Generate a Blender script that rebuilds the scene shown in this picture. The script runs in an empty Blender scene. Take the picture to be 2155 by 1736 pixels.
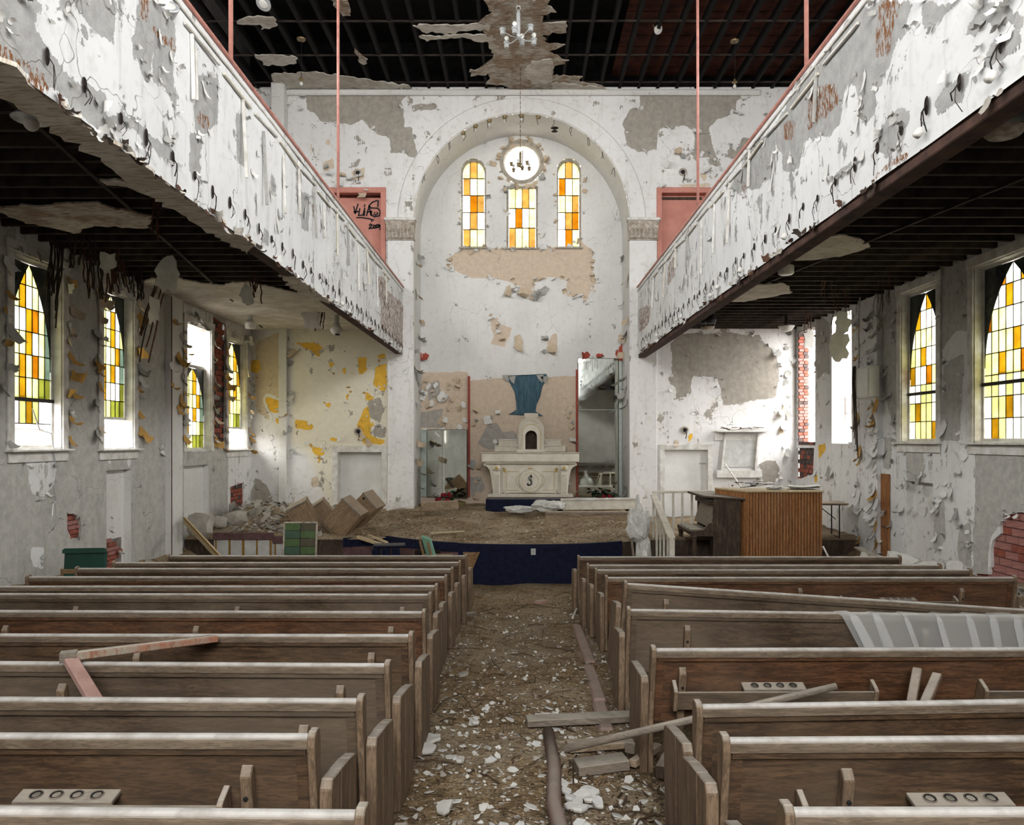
import bpy, bmesh, math, random
import numpy as np
from mathutils import Vector, Matrix, noise as mnoise

# ------------------------------------------------------------------ measured frame of the place
F, CX, CY, EYE = 1600.0, 1094.0, 926.0, 3.0          # focal length in px of the 2155x1736 frame, vanishing point, eye height
IW, IH = 2155.0, 1736.0
XL, XR, YB, YREAR, ZC = -7.4, 7.6, 20.9, -6.0, 12.65  # side walls, chancel wall, rear wall, main ceiling
YA = 22.4                                             # apse wall
GXL, GXR = -3.19, 3.22                                # gallery fronts
ZG = 6.05                                             # underside of the gallery joists
ZT, ZBm = 7.17, 5.33                                  # gallery front top / bottom

scene = bpy.context.scene
COL = scene.collection
cam_d = bpy.data.cameras.new('camera')
cam = bpy.data.objects.new('camera', cam_d); COL.objects.link(cam)
cam.location = (0, 0, EYE); cam.rotation_euler = (math.pi / 2, 0, 0)
cam_d.sensor_width = 36.0; cam_d.sensor_fit = 'HORIZONTAL'
cam_d.lens = 36.0 * F / IW
cam_d.shift_x = (IW / 2 - CX) / IW
cam_d.shift_y = (CY - IH / 2) / IW
cam_d.clip_start = 0.05; cam_d.clip_end = 300
scene.camera = cam

# daylight: an even overcast sky seen through every opening
world = bpy.data.worlds.new('overcast_sky'); scene.world = world
world.use_nodes = True
_bg = world.node_tree.nodes['Background']
_bg.inputs[0].default_value = (1.0, 0.99, 0.97, 1); _bg.inputs[1].default_value = 1.0
scene.view_settings.view_transform = 'Standard'
scene.view_settings.look = 'None'
scene.view_settings.gamma = 1.0
scene.view_settings.use_curve_mapping = False
scene.view_settings.exposure = 4.32
scene.cycles.max_bounces = 8
scene.cycles.diffuse_bounces = 3
scene.cycles.glossy_bounces = 3
scene.cycles.transparent_max_bounces = 12
scene.cycles.sample_clamp_indirect = 6.0
scene.cycles.use_adaptive_sampling = True
scene.cycles.adaptive_threshold = 0.035
scene.cycles.caustics_reflective = False
scene.cycles.caustics_refractive = False

def portal(name, loc, rot, sx, sy):
    """a sky portal in a window opening (guides the sky's own light; gives none itself)"""
    l = bpy.data.lights.new(name, 'AREA'); l.shape = 'RECTANGLE'; l.size = sx; l.size_y = sy
    l.cycles.is_portal = True
    o = bpy.data.objects.new(name, l); COL.objects.link(o); o.location = loc; o.rotation_euler = rot
    return o

# ------------------------------------------------------------------ helpers
def P(x, y, d):
    return Vector(((x - CX) * d / F, d, EYE + (CY - y) * d / F))
def floor_z(y):
    return max(0.0, 1.0 - 0.0656 * y)

def tag(o, label=None, cat=None, group=None, kind=None):
    if label: o['label'] = label
    if cat: o['category'] = cat
    if group: o['group'] = group
    if kind: o['kind'] = kind
    return o
def link(name, data, parent=None):
    o = bpy.data.objects.new(name, data); COL.objects.link(o)
    if parent is not None: o.parent = parent
    return o
def thing(name, label, cat, loc=(0, 0, 0), rot=(0, 0, 0), group=None):
    o = link(name, None); o.location = loc; o.rotation_euler = rot
    o.empty_display_size = 0.1
    return tag(o, label, cat, group)
def copy_tree(root, loc=None, rot=None, label=None, group=None):
    r = root.copy(); COL.objects.link(r)
    if loc is not None: r.location = loc
    if rot is not None: r.rotation_euler = rot
    if label: r['label'] = label
    if group: r['group'] = group
    for ch in list(root.children):
        c = ch.copy(); COL.objects.link(c); c.parent = r
        for g in list(ch.children):
            d = g.copy(); COL.objects.link(d); d.parent = c
    return r

class MB:
    """collects simple solids; build() links them as one mesh object"""
    def __init__(s): s.v = []; s.f = []
    def add(s, vs, fs, M=None):
        b = len(s.v)
        s.v += [tuple(M @ Vector(p)) if M is not None else tuple(p) for p in vs]
        s.f += [tuple(b + i for i in f) for f in fs]
        return s
    def box(s, c, d, R=None, taper=None):
        x, y, z = d[0] / 2, d[1] / 2, d[2] / 2
        t = taper or (1, 1)
        vs = [(-x, -y, -z), (x, -y, -z), (x, y, -z), (-x, y, -z), (-x * t[0], -y * t[1], z), (x * t[0], -y * t[1], z), (x * t[0], y * t[1], z), (-x * t[0], y * t[1], z)]
        M = Matrix.Translation(c) @ (R.to_4x4() if R is not None else Matrix.Identity(4))
        return s.add(vs, [(0, 3, 2, 1), (4, 5, 6, 7), (0, 1, 5, 4), (1, 2, 6, 5), (2, 3, 7, 6), (3, 0, 4, 7)], M)
    def bar(s, a, b, w, h, roll=0.0, up=(0, 0, 1)):
        """box beam from a to b, width w, height h"""
        a = Vector(a); b = Vector(b); d = b - a; L = d.length
        if L < 1e-6: return s
        x = d.normalized(); u = Vector(up)
        if abs(x.dot(u)) > .98: u = Vector((0, 1, 0))
        y = u.cross(x).normalized(); z = x.cross(y)
        R = Matrix((x, y, z)).transposed()
        if roll: R = R @ Matrix.Rotation(roll, 3, 'X')
        return s.box((a + b) / 2, (L, w, h), R)
    def prism(s, poly, t0, t1, axis='X', M=None):
        """extrude a 2-D polygon along an axis; poly in the two other axes (X:(y,z) Y:(x,z) Z:(x,y))"""
        n = len(poly)
        def p(a, b, t):
            return {'X': (t, a, b), 'Y': (a, t, b), 'Z': (a, b, t)}[axis]
        vs = [p(a, b, t0) for a, b in poly] + [p(a, b, t1) for a, b in poly]
        fs = [tuple(range(n))[::-1], tuple(range(n, 2 * n))] + [(i, (i + 1) % n, n + (i + 1) % n, n + i) for i in range(n)]
        return s.add(vs, fs, M)
    def tube(s, pts, r, n=8, caps=True):
        pts = [Vector(p) for p in pts]; k = len(pts)
        rs = r if isinstance(r, (list, tuple)) else [r] * k
        rings = []; prev = None
        vs = []
        for i in range(k):
            t = (pts[min(i + 1, k - 1)] - pts[max(i - 1, 0)])
            t = t.normalized() if t.length > 1e-9 else Vector((0, 0, 1))
            if prev is None:
                u = Vector((0, 0, 1)) if abs(t.z) < .9 else Vector((1, 0, 0))
                prev = (u - t * u.dot(t)).normalized()
            else:
                prev = (prev - t * prev.dot(t)).normalized()
            w = t.cross(prev)
            vs += [pts[i] + (prev * math.cos(2 * math.pi * j / n) + w * math.sin(2 * math.pi * j / n)) * rs[i] for j in range(n)]
        fs = []
        for i in range(k - 1):
            for j in range(n):
                a = i * n + j; b = i * n + (j + 1) % n
                fs.append((a, b, b + n, a + n))
        if caps: fs += [tuple(range(n))[::-1], tuple(range((k - 1) * n, k * n))]
        return s.add(vs, fs)
    def lathe(s, prof, n=16, M=None):
        """prof: (r, z) list revolved about Z"""
        vs = []; fs = []
        for r, z in prof:
            vs += [(r * math.cos(2 * math.pi * j / n), r * math.sin(2 * math.pi * j / n), z) for j in range(n)]
        for i in range(len(prof) - 1):
            for j in range(n):
                a = i * n + j; b = i * n + (j + 1) % n
                fs.append((a, b, b + n, a + n))
        fs += [tuple(range(n))[::-1], tuple(range((len(prof) - 1) * n, len(prof) * n))]
        return s.add(vs, fs, M)
    def ball(s, c, r, n=10, m=6, sc=(1, 1, 1)):
        vs = []; fs = []
        for i in range(m + 1):
            th = math.pi * i / m
            for j in range(n):
                ph = 2 * math.pi * j / n
                vs.append((c[0] + r * sc[0] * math.sin(th) * math.cos(ph), c[1] + r * sc[1] * math.sin(th) * math.sin(ph), c[2] + r * sc[2] * math.cos(th)))
        for i in range(m):
            for j in range(n):
                a = i * n + j; b = i * n + (j + 1) % n
                fs.append((a, a + n, b + n, b))
        return s.add(vs, fs)
    def sheet(s, fn, nu, nv, M=None):
        vs = [fn(i / nu, j / nv) for j in range(nv + 1) for i in range(nu + 1)]
        fs = [(j * (nu + 1) + i, j * (nu + 1) + i + 1, (j + 1) * (nu + 1) + i + 1, (j + 1) * (nu + 1) + i) for j in range(nv) for i in range(nu)]
        return s.add(vs, fs, M)
    def mesh(s, name, mat=None, smooth=False, bevel=0.0, solid=0.0):
        me = bpy.data.meshes.new(name); me.from_pydata([tuple(v) for v in s.v], [], s.f); me.validate(); me.update()
        if bevel or solid:
            bm = bmesh.new(); bm.from_mesh(me)
            if solid:
                bmesh.ops.solidify(bm, geom=bm.faces[:], thickness=solid)
            if bevel:
                bmesh.ops.recalc_face_normals(bm, faces=bm.faces[:])
                bmesh.ops.bevel(bm, geom=[e for e in bm.edges if e.is_manifold and e.calc_face_angle(0) > .5], offset=bevel, segments=1, affect='EDGES', clamp_overlap=True)
            bm.to_mesh(me); bm.free()
        else:
            bm = bmesh.new(); bm.from_mesh(me); bmesh.ops.recalc_face_normals(bm, faces=bm.faces[:]); bm.to_mesh(me); bm.free()
        if smooth:
            me.polygons.foreach_set('use_smooth', [True] * len(me.polygons))
        if mat: me.materials.append(mat)
        return me
    def build(s, name, mat=None, parent=None, smooth=False, bevel=0.0, solid=0.0):
        return link(name, s.mesh(name, mat, smooth, bevel, solid), parent)

def RZ(a): return Matrix.Rotation(a, 3, 'Z')
def RX(a): return Matrix.Rotation(a, 3, 'X')
def RY(a): return Matrix.Rotation(a, 3, 'Y')

# ------------------------------------------------------------------ materials
class NT:
    """tiny node-tree writer"""
    def __init__(s, name):
        s.m = bpy.data.materials.new(name); s.m.use_nodes = True
        s.t = s.m.node_tree; s.n = s.t.nodes; s.b = s.n['Principled BSDF']; s.out = s.n['Material Output']
        s.tc = s.n.new('ShaderNodeTexCoord')
    def link(s, a, b): s.t.links.new(a, b)
    def setin(s, sock, v):
        if hasattr(v, 'is_linked'): s.link(v, sock)
        elif isinstance(v, (tuple, list)) and len(v) == 3 and sock.type == 'RGBA': sock.default_value = (*v, 1)
        else: sock.default_value = v
    def coords(s, scale=(1, 1, 1), rot=(0, 0, 0), kind='Object'):
        mp = s.n.new('ShaderNodeMapping'); mp.inputs['Scale'].default_value = scale; mp.inputs['Rotation'].default_value = rot
        s.link(s.tc.outputs[kind], mp.inputs['Vector']); return mp.outputs[0]
    def noise(s, scale, detail=4, rough=.55, vec=None, dist=0.0):
        n = s.n.new('ShaderNodeTexNoise'); n.inputs['Scale'].default_value = scale; n.inputs['Detail'].default_value = detail
        n.inputs['Roughness'].default_value = rough; n.inputs['Distortion'].default_value = dist
        s.link(vec if vec is not None else s.tc.outputs['Object'], n.inputs['Vector']); return n.outputs['Fac']
    def voro(s, scale, vec=None, feature='DISTANCE_TO_EDGE', out=0):
        n = s.n.new('ShaderNodeTexVoronoi'); n.feature = feature; n.inputs['Scale'].default_value = scale
        s.link(vec if vec is not None else s.tc.outputs['Object'], n.inputs['Vector']); return n.outputs[out]
    def math(s, op, a, b=0.0, c=None, clamp=False):
        n = s.n.new('ShaderNodeMath'); n.operation = op; n.use_clamp = clamp
        s.setin(n.inputs[0], a); s.setin(n.inputs[1], b)
        if c is not None: s.setin(n.inputs[2], c)
        return n.outputs[0]
    def rng(s, v, a, b, c=0.0, d=1.0):
        n = s.n.new('ShaderNodeMapRange'); s.setin(n.inputs[0], v)
        for i, x in enumerate((a, b, c, d)): n.inputs[i + 1].default_value = x
        return n.outputs[0]
    def mix(s, f, a, b):
        n = s.n.new('ShaderNodeMix'); n.data_type = 'RGBA'
        s.setin(n.inputs[0], f); s.setin(n.inputs[6], a); s.setin(n.inputs[7], b); return n.outputs[2]
    def mul(s, a, b):
        n = s.n.new('ShaderNodeMix'); n.data_type = 'RGBA'; n.blend_type = 'MULTIPLY'
        n.inputs[0].default_value = 1; s.setin(n.inputs[6], a); s.setin(n.inputs[7], b); return n.outputs[2]
    def attr(s, name):
        n = s.n.new('ShaderNodeAttribute'); n.attribute_name = name; return n.outputs['Fac']
    def bump(s, h, strength=.4, dist=.01):
        n = s.n.new('ShaderNodeBump'); n.inputs['Strength'].default_value = strength; n.inputs['Distance'].default_value = dist
        s.setin(n.inputs['Height'], h); s.link(n.outputs[0], s.b.inputs['Normal']); return n
    def sep(s, v):
        n = s.n.new('ShaderNodeSeparateXYZ'); s.link(v, n.inputs[0]); return n.outputs
    def normal_z(s):
        g = s.n.new('ShaderNodeNewGeometry'); return s.sep(g.outputs['Normal'])[2]
    def rand(s):
        n = s.n.new('ShaderNodeObjectInfo'); return n.outputs['Random']
    def done(s, col, rough=.8, spec=.2, metal=0.0):
        s.setin(s.b.inputs['Base Color'], col); s.setin(s.b.inputs['Roughness'], rough)
        s.b.inputs['Specular IOR Level'].default_value = spec; s.b.inputs['Metallic'].default_value = metal
        return s.m

def simple(name, col, col2=None, rough=.8, scale=6.0, spec=.2, metal=0.0, bump=.15, dust=0.0, dustcol=(.42, .38, .32), stretch=(1, 1, 1)):
    t = NT(name); v = t.coords(stretch)
    n = t.noise(scale, 3, .62, v)
    col2 = col2 or tuple(c * .72 for c in col)
    c = t.mix(t.rng(n, .32, .68), col2, col)
    if dust:
        up = t.rng(t.normal_z(), .45, .95)
        m = t.math('MULTIPLY', up, t.rng(t.noise(9, 4, .6), .25, .6, dust * .5, dust))
        c = t.mix(m, c, dustcol)
    if bump: t.bump(t.noise(scale * 6, 1, .6, v), bump, .004)
    return t.done(c, rough, spec, metal)

def wood(name, dark, light, dust=.6, dustcol=(.50, .46, .39), scale=1.0, stretch=(1.2, 9, 9), spec=.25, grey=.0):
    """grained wood, grain along the object's X, with dust lying on upward faces"""
    t = NT(name); v = t.coords(tuple(s * scale for s in stretch))
    r = t.rand()
    off = t.n.new('ShaderNodeVectorMath'); off.operation = 'ADD'
    cmb = t.n.new('ShaderNodeCombineXYZ'); t.link(t.math('MULTIPLY', r, 37.0), cmb.inputs[0]); t.link(t.math('MULTIPLY', r, 11.0), cmb.inputs[2])
    t.link(v, off.inputs[0]); t.link(cmb.outputs[0], off.inputs[1]); v2 = off.outputs[0]
    g = t.noise(2.2, 5, .62, v2, .9)
    fine = t.noise(14, 3, .6, v2)
    fig = t.noise(6.5, 2, .6, v2, 1.6)
    c = t.mix(t.rng(g, .36, .62), dark, light)
    c = t.mix(t.math('MULTIPLY', t.rng(fig, .50, .60), .55), c, tuple(x * .55 for x in dark))
    c = t.mix(t.math('MULTIPLY', t.rng(fine, .48, .66), .5), c, tuple(x * .42 for x in dark))
    pale = t.rng(t.noise(1.3, 3, .6), .52, .76, 0, .32)
    c = t.mix(pale, c, tuple(a * .6 + b * .4 for a, b in zip((.28, .22, .15), light)))
    if grey: c = t.mix(t.math('MULTIPLY', t.rng(t.noise(.9, 3, .6), .35, .6), grey), c, (.235, .185, .135))
    if dust:
        up = t.rng(t.normal_z(), .35, .92)
        m = t.math('MULTIPLY', up, t.rng(t.noise(7, 5, .65), .28, .58, dust * .45, dust))
        c = t.mix(m, c, dustcol)
    t.bump(t.math('ADD', g, t.math('MULTIPLY', fine, .5)), .25, .004)
    return t.done(c, .72, spec)

def wallmat(name, paint=(.80, .80, .78), bare=(.40, .385, .35), beige=(.66, .55, .42), ochre=(.83, .50, .07), rust=(.33, .14, .055),
            flake=.5, crack=.5, streak=.3, rag=.22, dirt=.35, dirtcol=(.42, .38, .31), cream=None):
    """old painted plaster: white paint over layers that show where sdf attributes say the paint has come off, with ragged edges"""
    t = NT(name)
    big = t.noise(1.6, 5, .62)
    mid = t.noise(7.5, 4, .68)
    fine = t.noise(45, 1, .7)
    vert = t.noise(3.0, 3, .65, t.coords((1.9, 1.9, .26)))
    rg = t.math('ADD', t.math('MULTIPLY', t.math('SUBTRACT', big, .5), rag), t.math('MULTIPLY', t.math('SUBTRACT', mid, .5), rag * .55))
    def mask(nm, extra=None):
        s = t.math('ADD', t.math('SUBTRACT', t.attr(nm), 1.0), rg)
        if extra is not None: s = t.math('ADD', s, extra)
        return t.rng(s, -.004, .004)
    # paint
    c = t.mix(t.rng(t.noise(.7, 2, .6), .38, .66), tuple(p * .90 for p in paint), paint)
    c = t.mix(t.math('MULTIPLY', t.rng(mid, .52, .75), dirt), c, dirtcol)
    c = t.mix(t.math('MULTIPLY', t.rng(vert, .55, .75), streak), c, tuple(x * .8 for x in dirtcol))
    h = t.math('MULTIPLY', fine, .12)
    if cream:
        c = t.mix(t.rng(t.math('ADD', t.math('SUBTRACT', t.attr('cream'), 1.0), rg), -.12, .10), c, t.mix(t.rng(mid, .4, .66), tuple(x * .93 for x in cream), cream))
    # beige undercoat
    mb = mask('beige'); c = t.mix(mb, c, t.mix(t.rng(mid, .4, .65), tuple(x * .86 for x in beige), beige))
    mo = mask('ochre'); c = t.mix(mo, c, t.mix(t.rng(mid, .4, .65), tuple(x * .82 for x in ochre), ochre))
    # bare plaster
    rnd = t.math('SUBTRACT', t.noise(2.6, 5, .70), 1.03 - flake * .6)
    extra = t.math('MULTIPLY', t.math('MAXIMUM', t.math('ADD', t.math('MULTIPLY', t.math('SUBTRACT', vert, .5), streak * 1.2), rnd), -.4), 1.0)
    m1 = mask('bare'); m2 = t.rng(extra, -.005, .005)
    mm = t.math('MAXIMUM', m1, t.math('MULTIPLY', m2, t.math('SUBTRACT', 1.0, t.math('MAXIMUM', mb, mo))))
    pl = t.mix(t.rng(mid, .35, .68), tuple(x * .74 for x in bare), bare)
    pl = t.mix(t.math('MULTIPLY', t.rng(t.noise(90, 2, .6), .62, .70), .5), pl, (.12, .11, .10))
    pl = t.mix(t.math('MULTIPLY', t.rng(vert, .52, .72), .38), pl, tuple(x * .55 for x in bare))
    c = t.mix(mm, c, pl)
    mr = t.math('MULTIPLY', mask('rust'), t.rng(t.noise(30, 3, .75, t.coords((1, 1, .35), (.5, .5, 0))), .44, .56))
    c = t.mix(mr, c, t.mix(mid, tuple(x * .45 for x in rust), rust))
    # cracks
    cv = t.coords((1, 1, .8)); wob = t.n.new('ShaderNodeVectorMath'); wob.operation = 'ADD'
    nz = t.n.new('ShaderNodeTexNoise'); nz.inputs['Scale'].default_value = 2.5; nz.inputs['Detail'].default_value = 2
    t.link(t.tc.outputs['Object'], nz.inputs['Vector']); sc = t.n.new('ShaderNodeVectorMath'); sc.operation = 'SCALE'; sc.inputs['Scale'].default_value = .55
    t.link(nz.outputs['Color'], sc.inputs[0]); t.link(cv, wob.inputs[0]); t.link(sc.outputs[0], wob.inputs[1])
    e = t.voro(1.1, wob.outputs[0])
    ck = t.math('MULTIPLY', t.rng(e, .006, .0, 0, 1), t.rng(t.noise(.8, 3, .5), .47, .56, 0, crack))
    c = t.mix(ck, c, (.07, .06, .05))
    h = t.math('ADD', h, t.math('MULTIPLY', t.math('SUBTRACT', 1.0, mm), .8))
    t.bump(h, .6, .012)
    return t.done(c, .85, .15)

W = {}
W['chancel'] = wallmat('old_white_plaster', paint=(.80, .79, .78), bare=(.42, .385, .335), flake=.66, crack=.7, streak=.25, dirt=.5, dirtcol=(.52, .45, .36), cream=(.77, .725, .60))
W['apse'] = wallmat('apse_white_plaster', paint=(.76, .755, .735), bare=(.45, .42, .38), beige=(.66, .54, .42), flake=.60, crack=.55, streak=.15, dirt=.3)
W['side'] = wallmat('side_wall_plaster', paint=(.78, .78, .77), bare=(.54, .525, .485), flake=.68, crack=.9, streak=.4, rag=.2)
W['fascia'] = wallmat('gallery_front_paint', paint=(.76, .77, .775), bare=(.44, .44, .43), rust=(.27, .115, .045), flake=.66, crack=.9, streak=.45, rag=.28, dirt=.42, dirtcol=(.50, .48, .44))
W['plain'] = wallmat('dull_white_plaster', paint=(.72, .71, .68), bare=(.42, .39, .35), flake=.48, crack=.5, streak=.2)
W['aisle'] = wallmat('soffit_plaster', paint=(.60, .56, .47), bare=(.44, .41, .34), rust=(.30, .15, .07), flake=.55, crack=.8, streak=.1)

M = {}
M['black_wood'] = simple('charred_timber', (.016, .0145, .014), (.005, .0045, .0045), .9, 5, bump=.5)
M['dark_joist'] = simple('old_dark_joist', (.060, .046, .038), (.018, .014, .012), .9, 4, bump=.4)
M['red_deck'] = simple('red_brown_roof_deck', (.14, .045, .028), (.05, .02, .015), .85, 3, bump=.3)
M['beam_brown'] = simple('brown_beam_wood', (.10, .055, .042), (.04, .024, .02), .85, 5, bump=.4)
M['pink_metal'] = simple('pink_painted_metal', (.55, .25, .20), (.38, .17, .14), .5, 8, spec=.4)
M['pink_paint'] = simple('salmon_pink_paint', (.60, .27, .21), (.50, .21, .165), .6, 3)
M['white_trim'] = simple('chipped_white_trim', (.78, .77, .74), (.52, .49, .44), .6, 5)
M['white_paint'] = simple('white_door_paint', (.80, .80, .78), (.68, .67, .64), .55, 2)
M['cream'] = simple('cream_painted_timber', (.74, .71, .62), (.56, .52, .44), .6, 5)
M['pew'] = wood('weathered_oak', (.042, .023, .012), (.135, .076, .038), dust=.75, grey=.15)
M['pew_b'] = wood('dusty_grey_oak', (.052, .034, .021), (.130, .088, .055), dust=.8, grey=.4)
M['pew_c'] = wood('red_oak', (.056, .024, .011), (.175, .078, .034), dust=.7, grey=.12)
M['pew_cap'] = wood('dust_covered_oak_rail', (.10, .070, .045), (.22, .165, .115), dust=1.0, dustcol=(.68, .66, .63), grey=.35)
M['pew_end'] = wood('grey_brown_oak_end', (.115, .072, .042), (.27, .18, .11), dust=.8, dustcol=(.52, .48, .42), grey=.35, stretch=(9, 9, 1.2))
M['brown_panel'] = wood('orange_brown_panelling', (.24, .10, .035), (.42, .195, .075), dust=.4, stretch=(12, 12, 1.0))
M['plywood'] = wood('tan_plywood', (.22, .145, .085), (.36, .25, .155), dust=.5, dustcol=(.46, .42, .36), stretch=(9, 9, 1.2))
M['dark_wood'] = wood('dark_brown_wood', (.035, .024, .018), (.10, .066, .045), dust=.6, stretch=(9, 9, 1.2))
M['timber'] = wood('raw_timber', (.24, .17, .11), (.42, .32, .22), dust=.5)
M['pale_timber'] = wood('pale_new_timber', (.50, .38, .22), (.68, .56, .37), dust=.2)
M['grey_timber'] = wood('grey_old_board', (.16, .13, .105), (.31, .265, .22), dust=.7, grey=.4)
M['lead'] = simple('lead_came', (.045, .04, .034), None, .6, 20, bump=0)
M['dark_glass'] = simple('dark_painted_glass', (.030, .042, .040), (.018, .026, .026), .25, 8, spec=.5, bump=0)
M['brick_red'] = simple('red_brick', (.34, .105, .07), (.20, .06, .045), .9, 7, bump=.5)
M['brick_pink'] = simple('pink_clay_brick', (.40, .19, .165), (.28, .125, .11), .9, 5, bump=.6, stretch=(1, 1, 6))
M['brick_dark'] = simple('sooty_brick', (.12, .085, .08), (.05, .038, .036), .9, 6, bump=.5)
M['mortar'] = simple('old_mortar', (.26, .235, .215), (.14, .125, .115), .95, 9, bump=.6)
M['mortar_dark'] = simple('sooty_mortar', (.07, .06, .055), (.035, .03, .028), .95, 9, bump=.6)
M['flake_w'] = simple('white_paint_flake', (.76, .76, .74), (.62, .61, .58), .75, 9, bump=.05)
M['flake_g'] = simple('grey_back_of_paint_flake', (.42, .42, .395), (.31, .305, .285), .85, 9, bump=.1)
M['flake_b'] = simple('beige_paint_flake', (.60, .49, .36), (.50, .40, .29), .8, 9, bump=.05)
M['flake_o'] = simple('ochre_paint_flake', (.55, .33, .10), (.44, .26, .08), .8, 9, bump=.05)
M['flake_r'] = simple('brick_red_paint', (.42, .085, .055), (.33, .065, .045), .8, 9, bump=.05)
M['lath'] = simple('rusted_metal_lath', (.16, .075, .045), (.045, .03, .025), .9, 14, bump=.6)
M['lath_dark'] = simple('dark_lath', (.075, .055, .042), (.03, .024, .02), .9, 14, bump=.6)
M['plaster_lump'] = simple('broken_plaster', (.44, .41, .36), (.31, .285, .25), .95, 5, bump=.6)
M['plaster_white'] = simple('white_plaster_piece', (.70, .69, .65), (.55, .53, .49), .9, 5, bump=.3)
M['wire'] = simple('black_wire', (.022, .018, .017), None, .7, 20, bump=0)
M['hole'] = simple('dark_hole', (.035, .026, .022), (.012, .01, .009), .95, 12, bump=.6)  # near-black colour stands for the dark inside holes and the stage opening
M['porcelain'] = simple('white_porcelain', (.74, .73, .69), (.60, .58, .54), .35, 9, spec=.5, bump=0)
M['metal'] = simple('dull_metal', (.55, .56, .56), (.40, .41, .41), .35, 14, spec=.6, metal=.35, bump=0)
M['brass'] = simple('tarnished_brass', (.30, .22, .11), (.14, .10, .05), .5, 12, spec=.5, metal=.5, bump=0)
M['marble'] = simple('cream_marble', (.74, .70, .60), (.60, .55, .46), .5, 3, spec=.35, bump=.05)
M['marble_b'] = simple('grey_cream_marble', (.64, .59, .50), (.50, .45, .37), .55, 5, spec=.3, bump=.05)
M['gold'] = simple('gold_mosaic', (.55, .38, .12), (.36, .24, .07), .45, 30, spec=.5, metal=.3, bump=.3)
M['ink'] = simple('black_ink', (.018, .018, .02), None, .6, 20, bump=0)
M['blue_carpet'] = simple('navy_carpet', (.011, .014, .038), (.005, .007, .019), .95, 12, bump=.6, dust=.3)
M['green_vinyl'] = simple('dark_green_vinyl', (.010, .060, .040), (.006, .035, .024), .5, 6, spec=.4, dust=.15)
M['chair_wood'] = wood('chair_frame_wood', (.20, .11, .05), (.33, .20, .10), dust=.3)
M['green_pale'] = simple('pale_green_paint', (.22, .42, .31), (.15, .31, .23), .6, 5)
M['purple'] = simple('dull_purple_paint', (.15, .085, .085), (.09, .05, .05), .7, 6)
M['grey_white'] = simple('dirty_white_board', (.60, .60, .58), (.44, .44, .42), .7, 5)
M['ochre_paint'] = simple('brown_ochre_drip', (.30, .17, .04), None, .7, 6)
M['blue_robe'] = simple('teal_blue_mural_paint', (.085, .155, .20), (.035, .080, .11), .7, 3, stretch=(6, 6, 1), bump=.1)
M['red_strip'] = simple('red_painted_strip', (.36, .085, .06), (.24, .055, .04), .7, 6)
M['leaf'] = simple('dark_artificial_leaf', (.018, .06, .028), (.01, .035, .016), .5, 9, spec=.4, bump=0)
M['petal'] = simple('dark_red_petal', (.28, .015, .025), (.16, .008, .014), .6, 9, bump=0)
M['dry_leaf'] = simple('dry_brown_leaf', (.22, .17, .07), None, .8, 9, bump=0)
M['paper'] = simple('curled_paper', (.72, .71, .68), (.60, .58, .54), .8, 4, bump=0)
M['panel_white'] = simple('white_metal_cabinet', (.80, .81, .77), (.70, .71, .67), .45, 4, spec=.4, bump=0)
M['rubble'] = None
# ------------------------------------------------------------------ wall building
def sdf(pts, polys):
    """signed distance (inside positive) of 2-D points to a union of polygons, and the nearest outline point"""
    best = np.full(len(pts), -9.0); near = pts.copy()
    for poly in polys:
        a = np.asarray(poly, float); b = np.roll(a, -1, 0)
        dmin = np.full(len(pts), 1e9); npt = pts.copy(); ins = np.zeros(len(pts), bool)
        for p, q in zip(a, b):
            e = q - p; L2 = max(e @ e, 1e-12)
            t = np.clip(((pts - p) @ e) / L2, 0, 1); c = p + t[:, None] * e
            d = np.hypot(*(pts - c).T); m = d < dmin
            dmin[m] = d[m]; npt[m] = c[m]
            cond = (p[1] > pts[:, 1]) != (q[1] > pts[:, 1])
            with np.errstate(divide='ignore', invalid='ignore'):
                xi = (q[0] - p[0]) * (pts[:, 1] - p[1]) / (q[1] - p[1]) + p[0]
            ins ^= cond & (pts[:, 0] < xi)
        s = np.where(ins, dmin, -dmin); m = s > best
        best[m] = s[m]; near[m] = npt[m]
    return best, near

def axis(a, b, step, marks=()):
    xs = {round(a, 5), round(b, 5)} | {round(m, 5) for m in marks if a < m < b}
    xs = sorted(xs); out = []
    for p, q in zip(xs, xs[1:]):
        n = max(1, int(math.ceil((q - p) / step)))
        out += [p + (q - p) * i / n for i in range(n)]
    return out + [xs[-1]]

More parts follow.
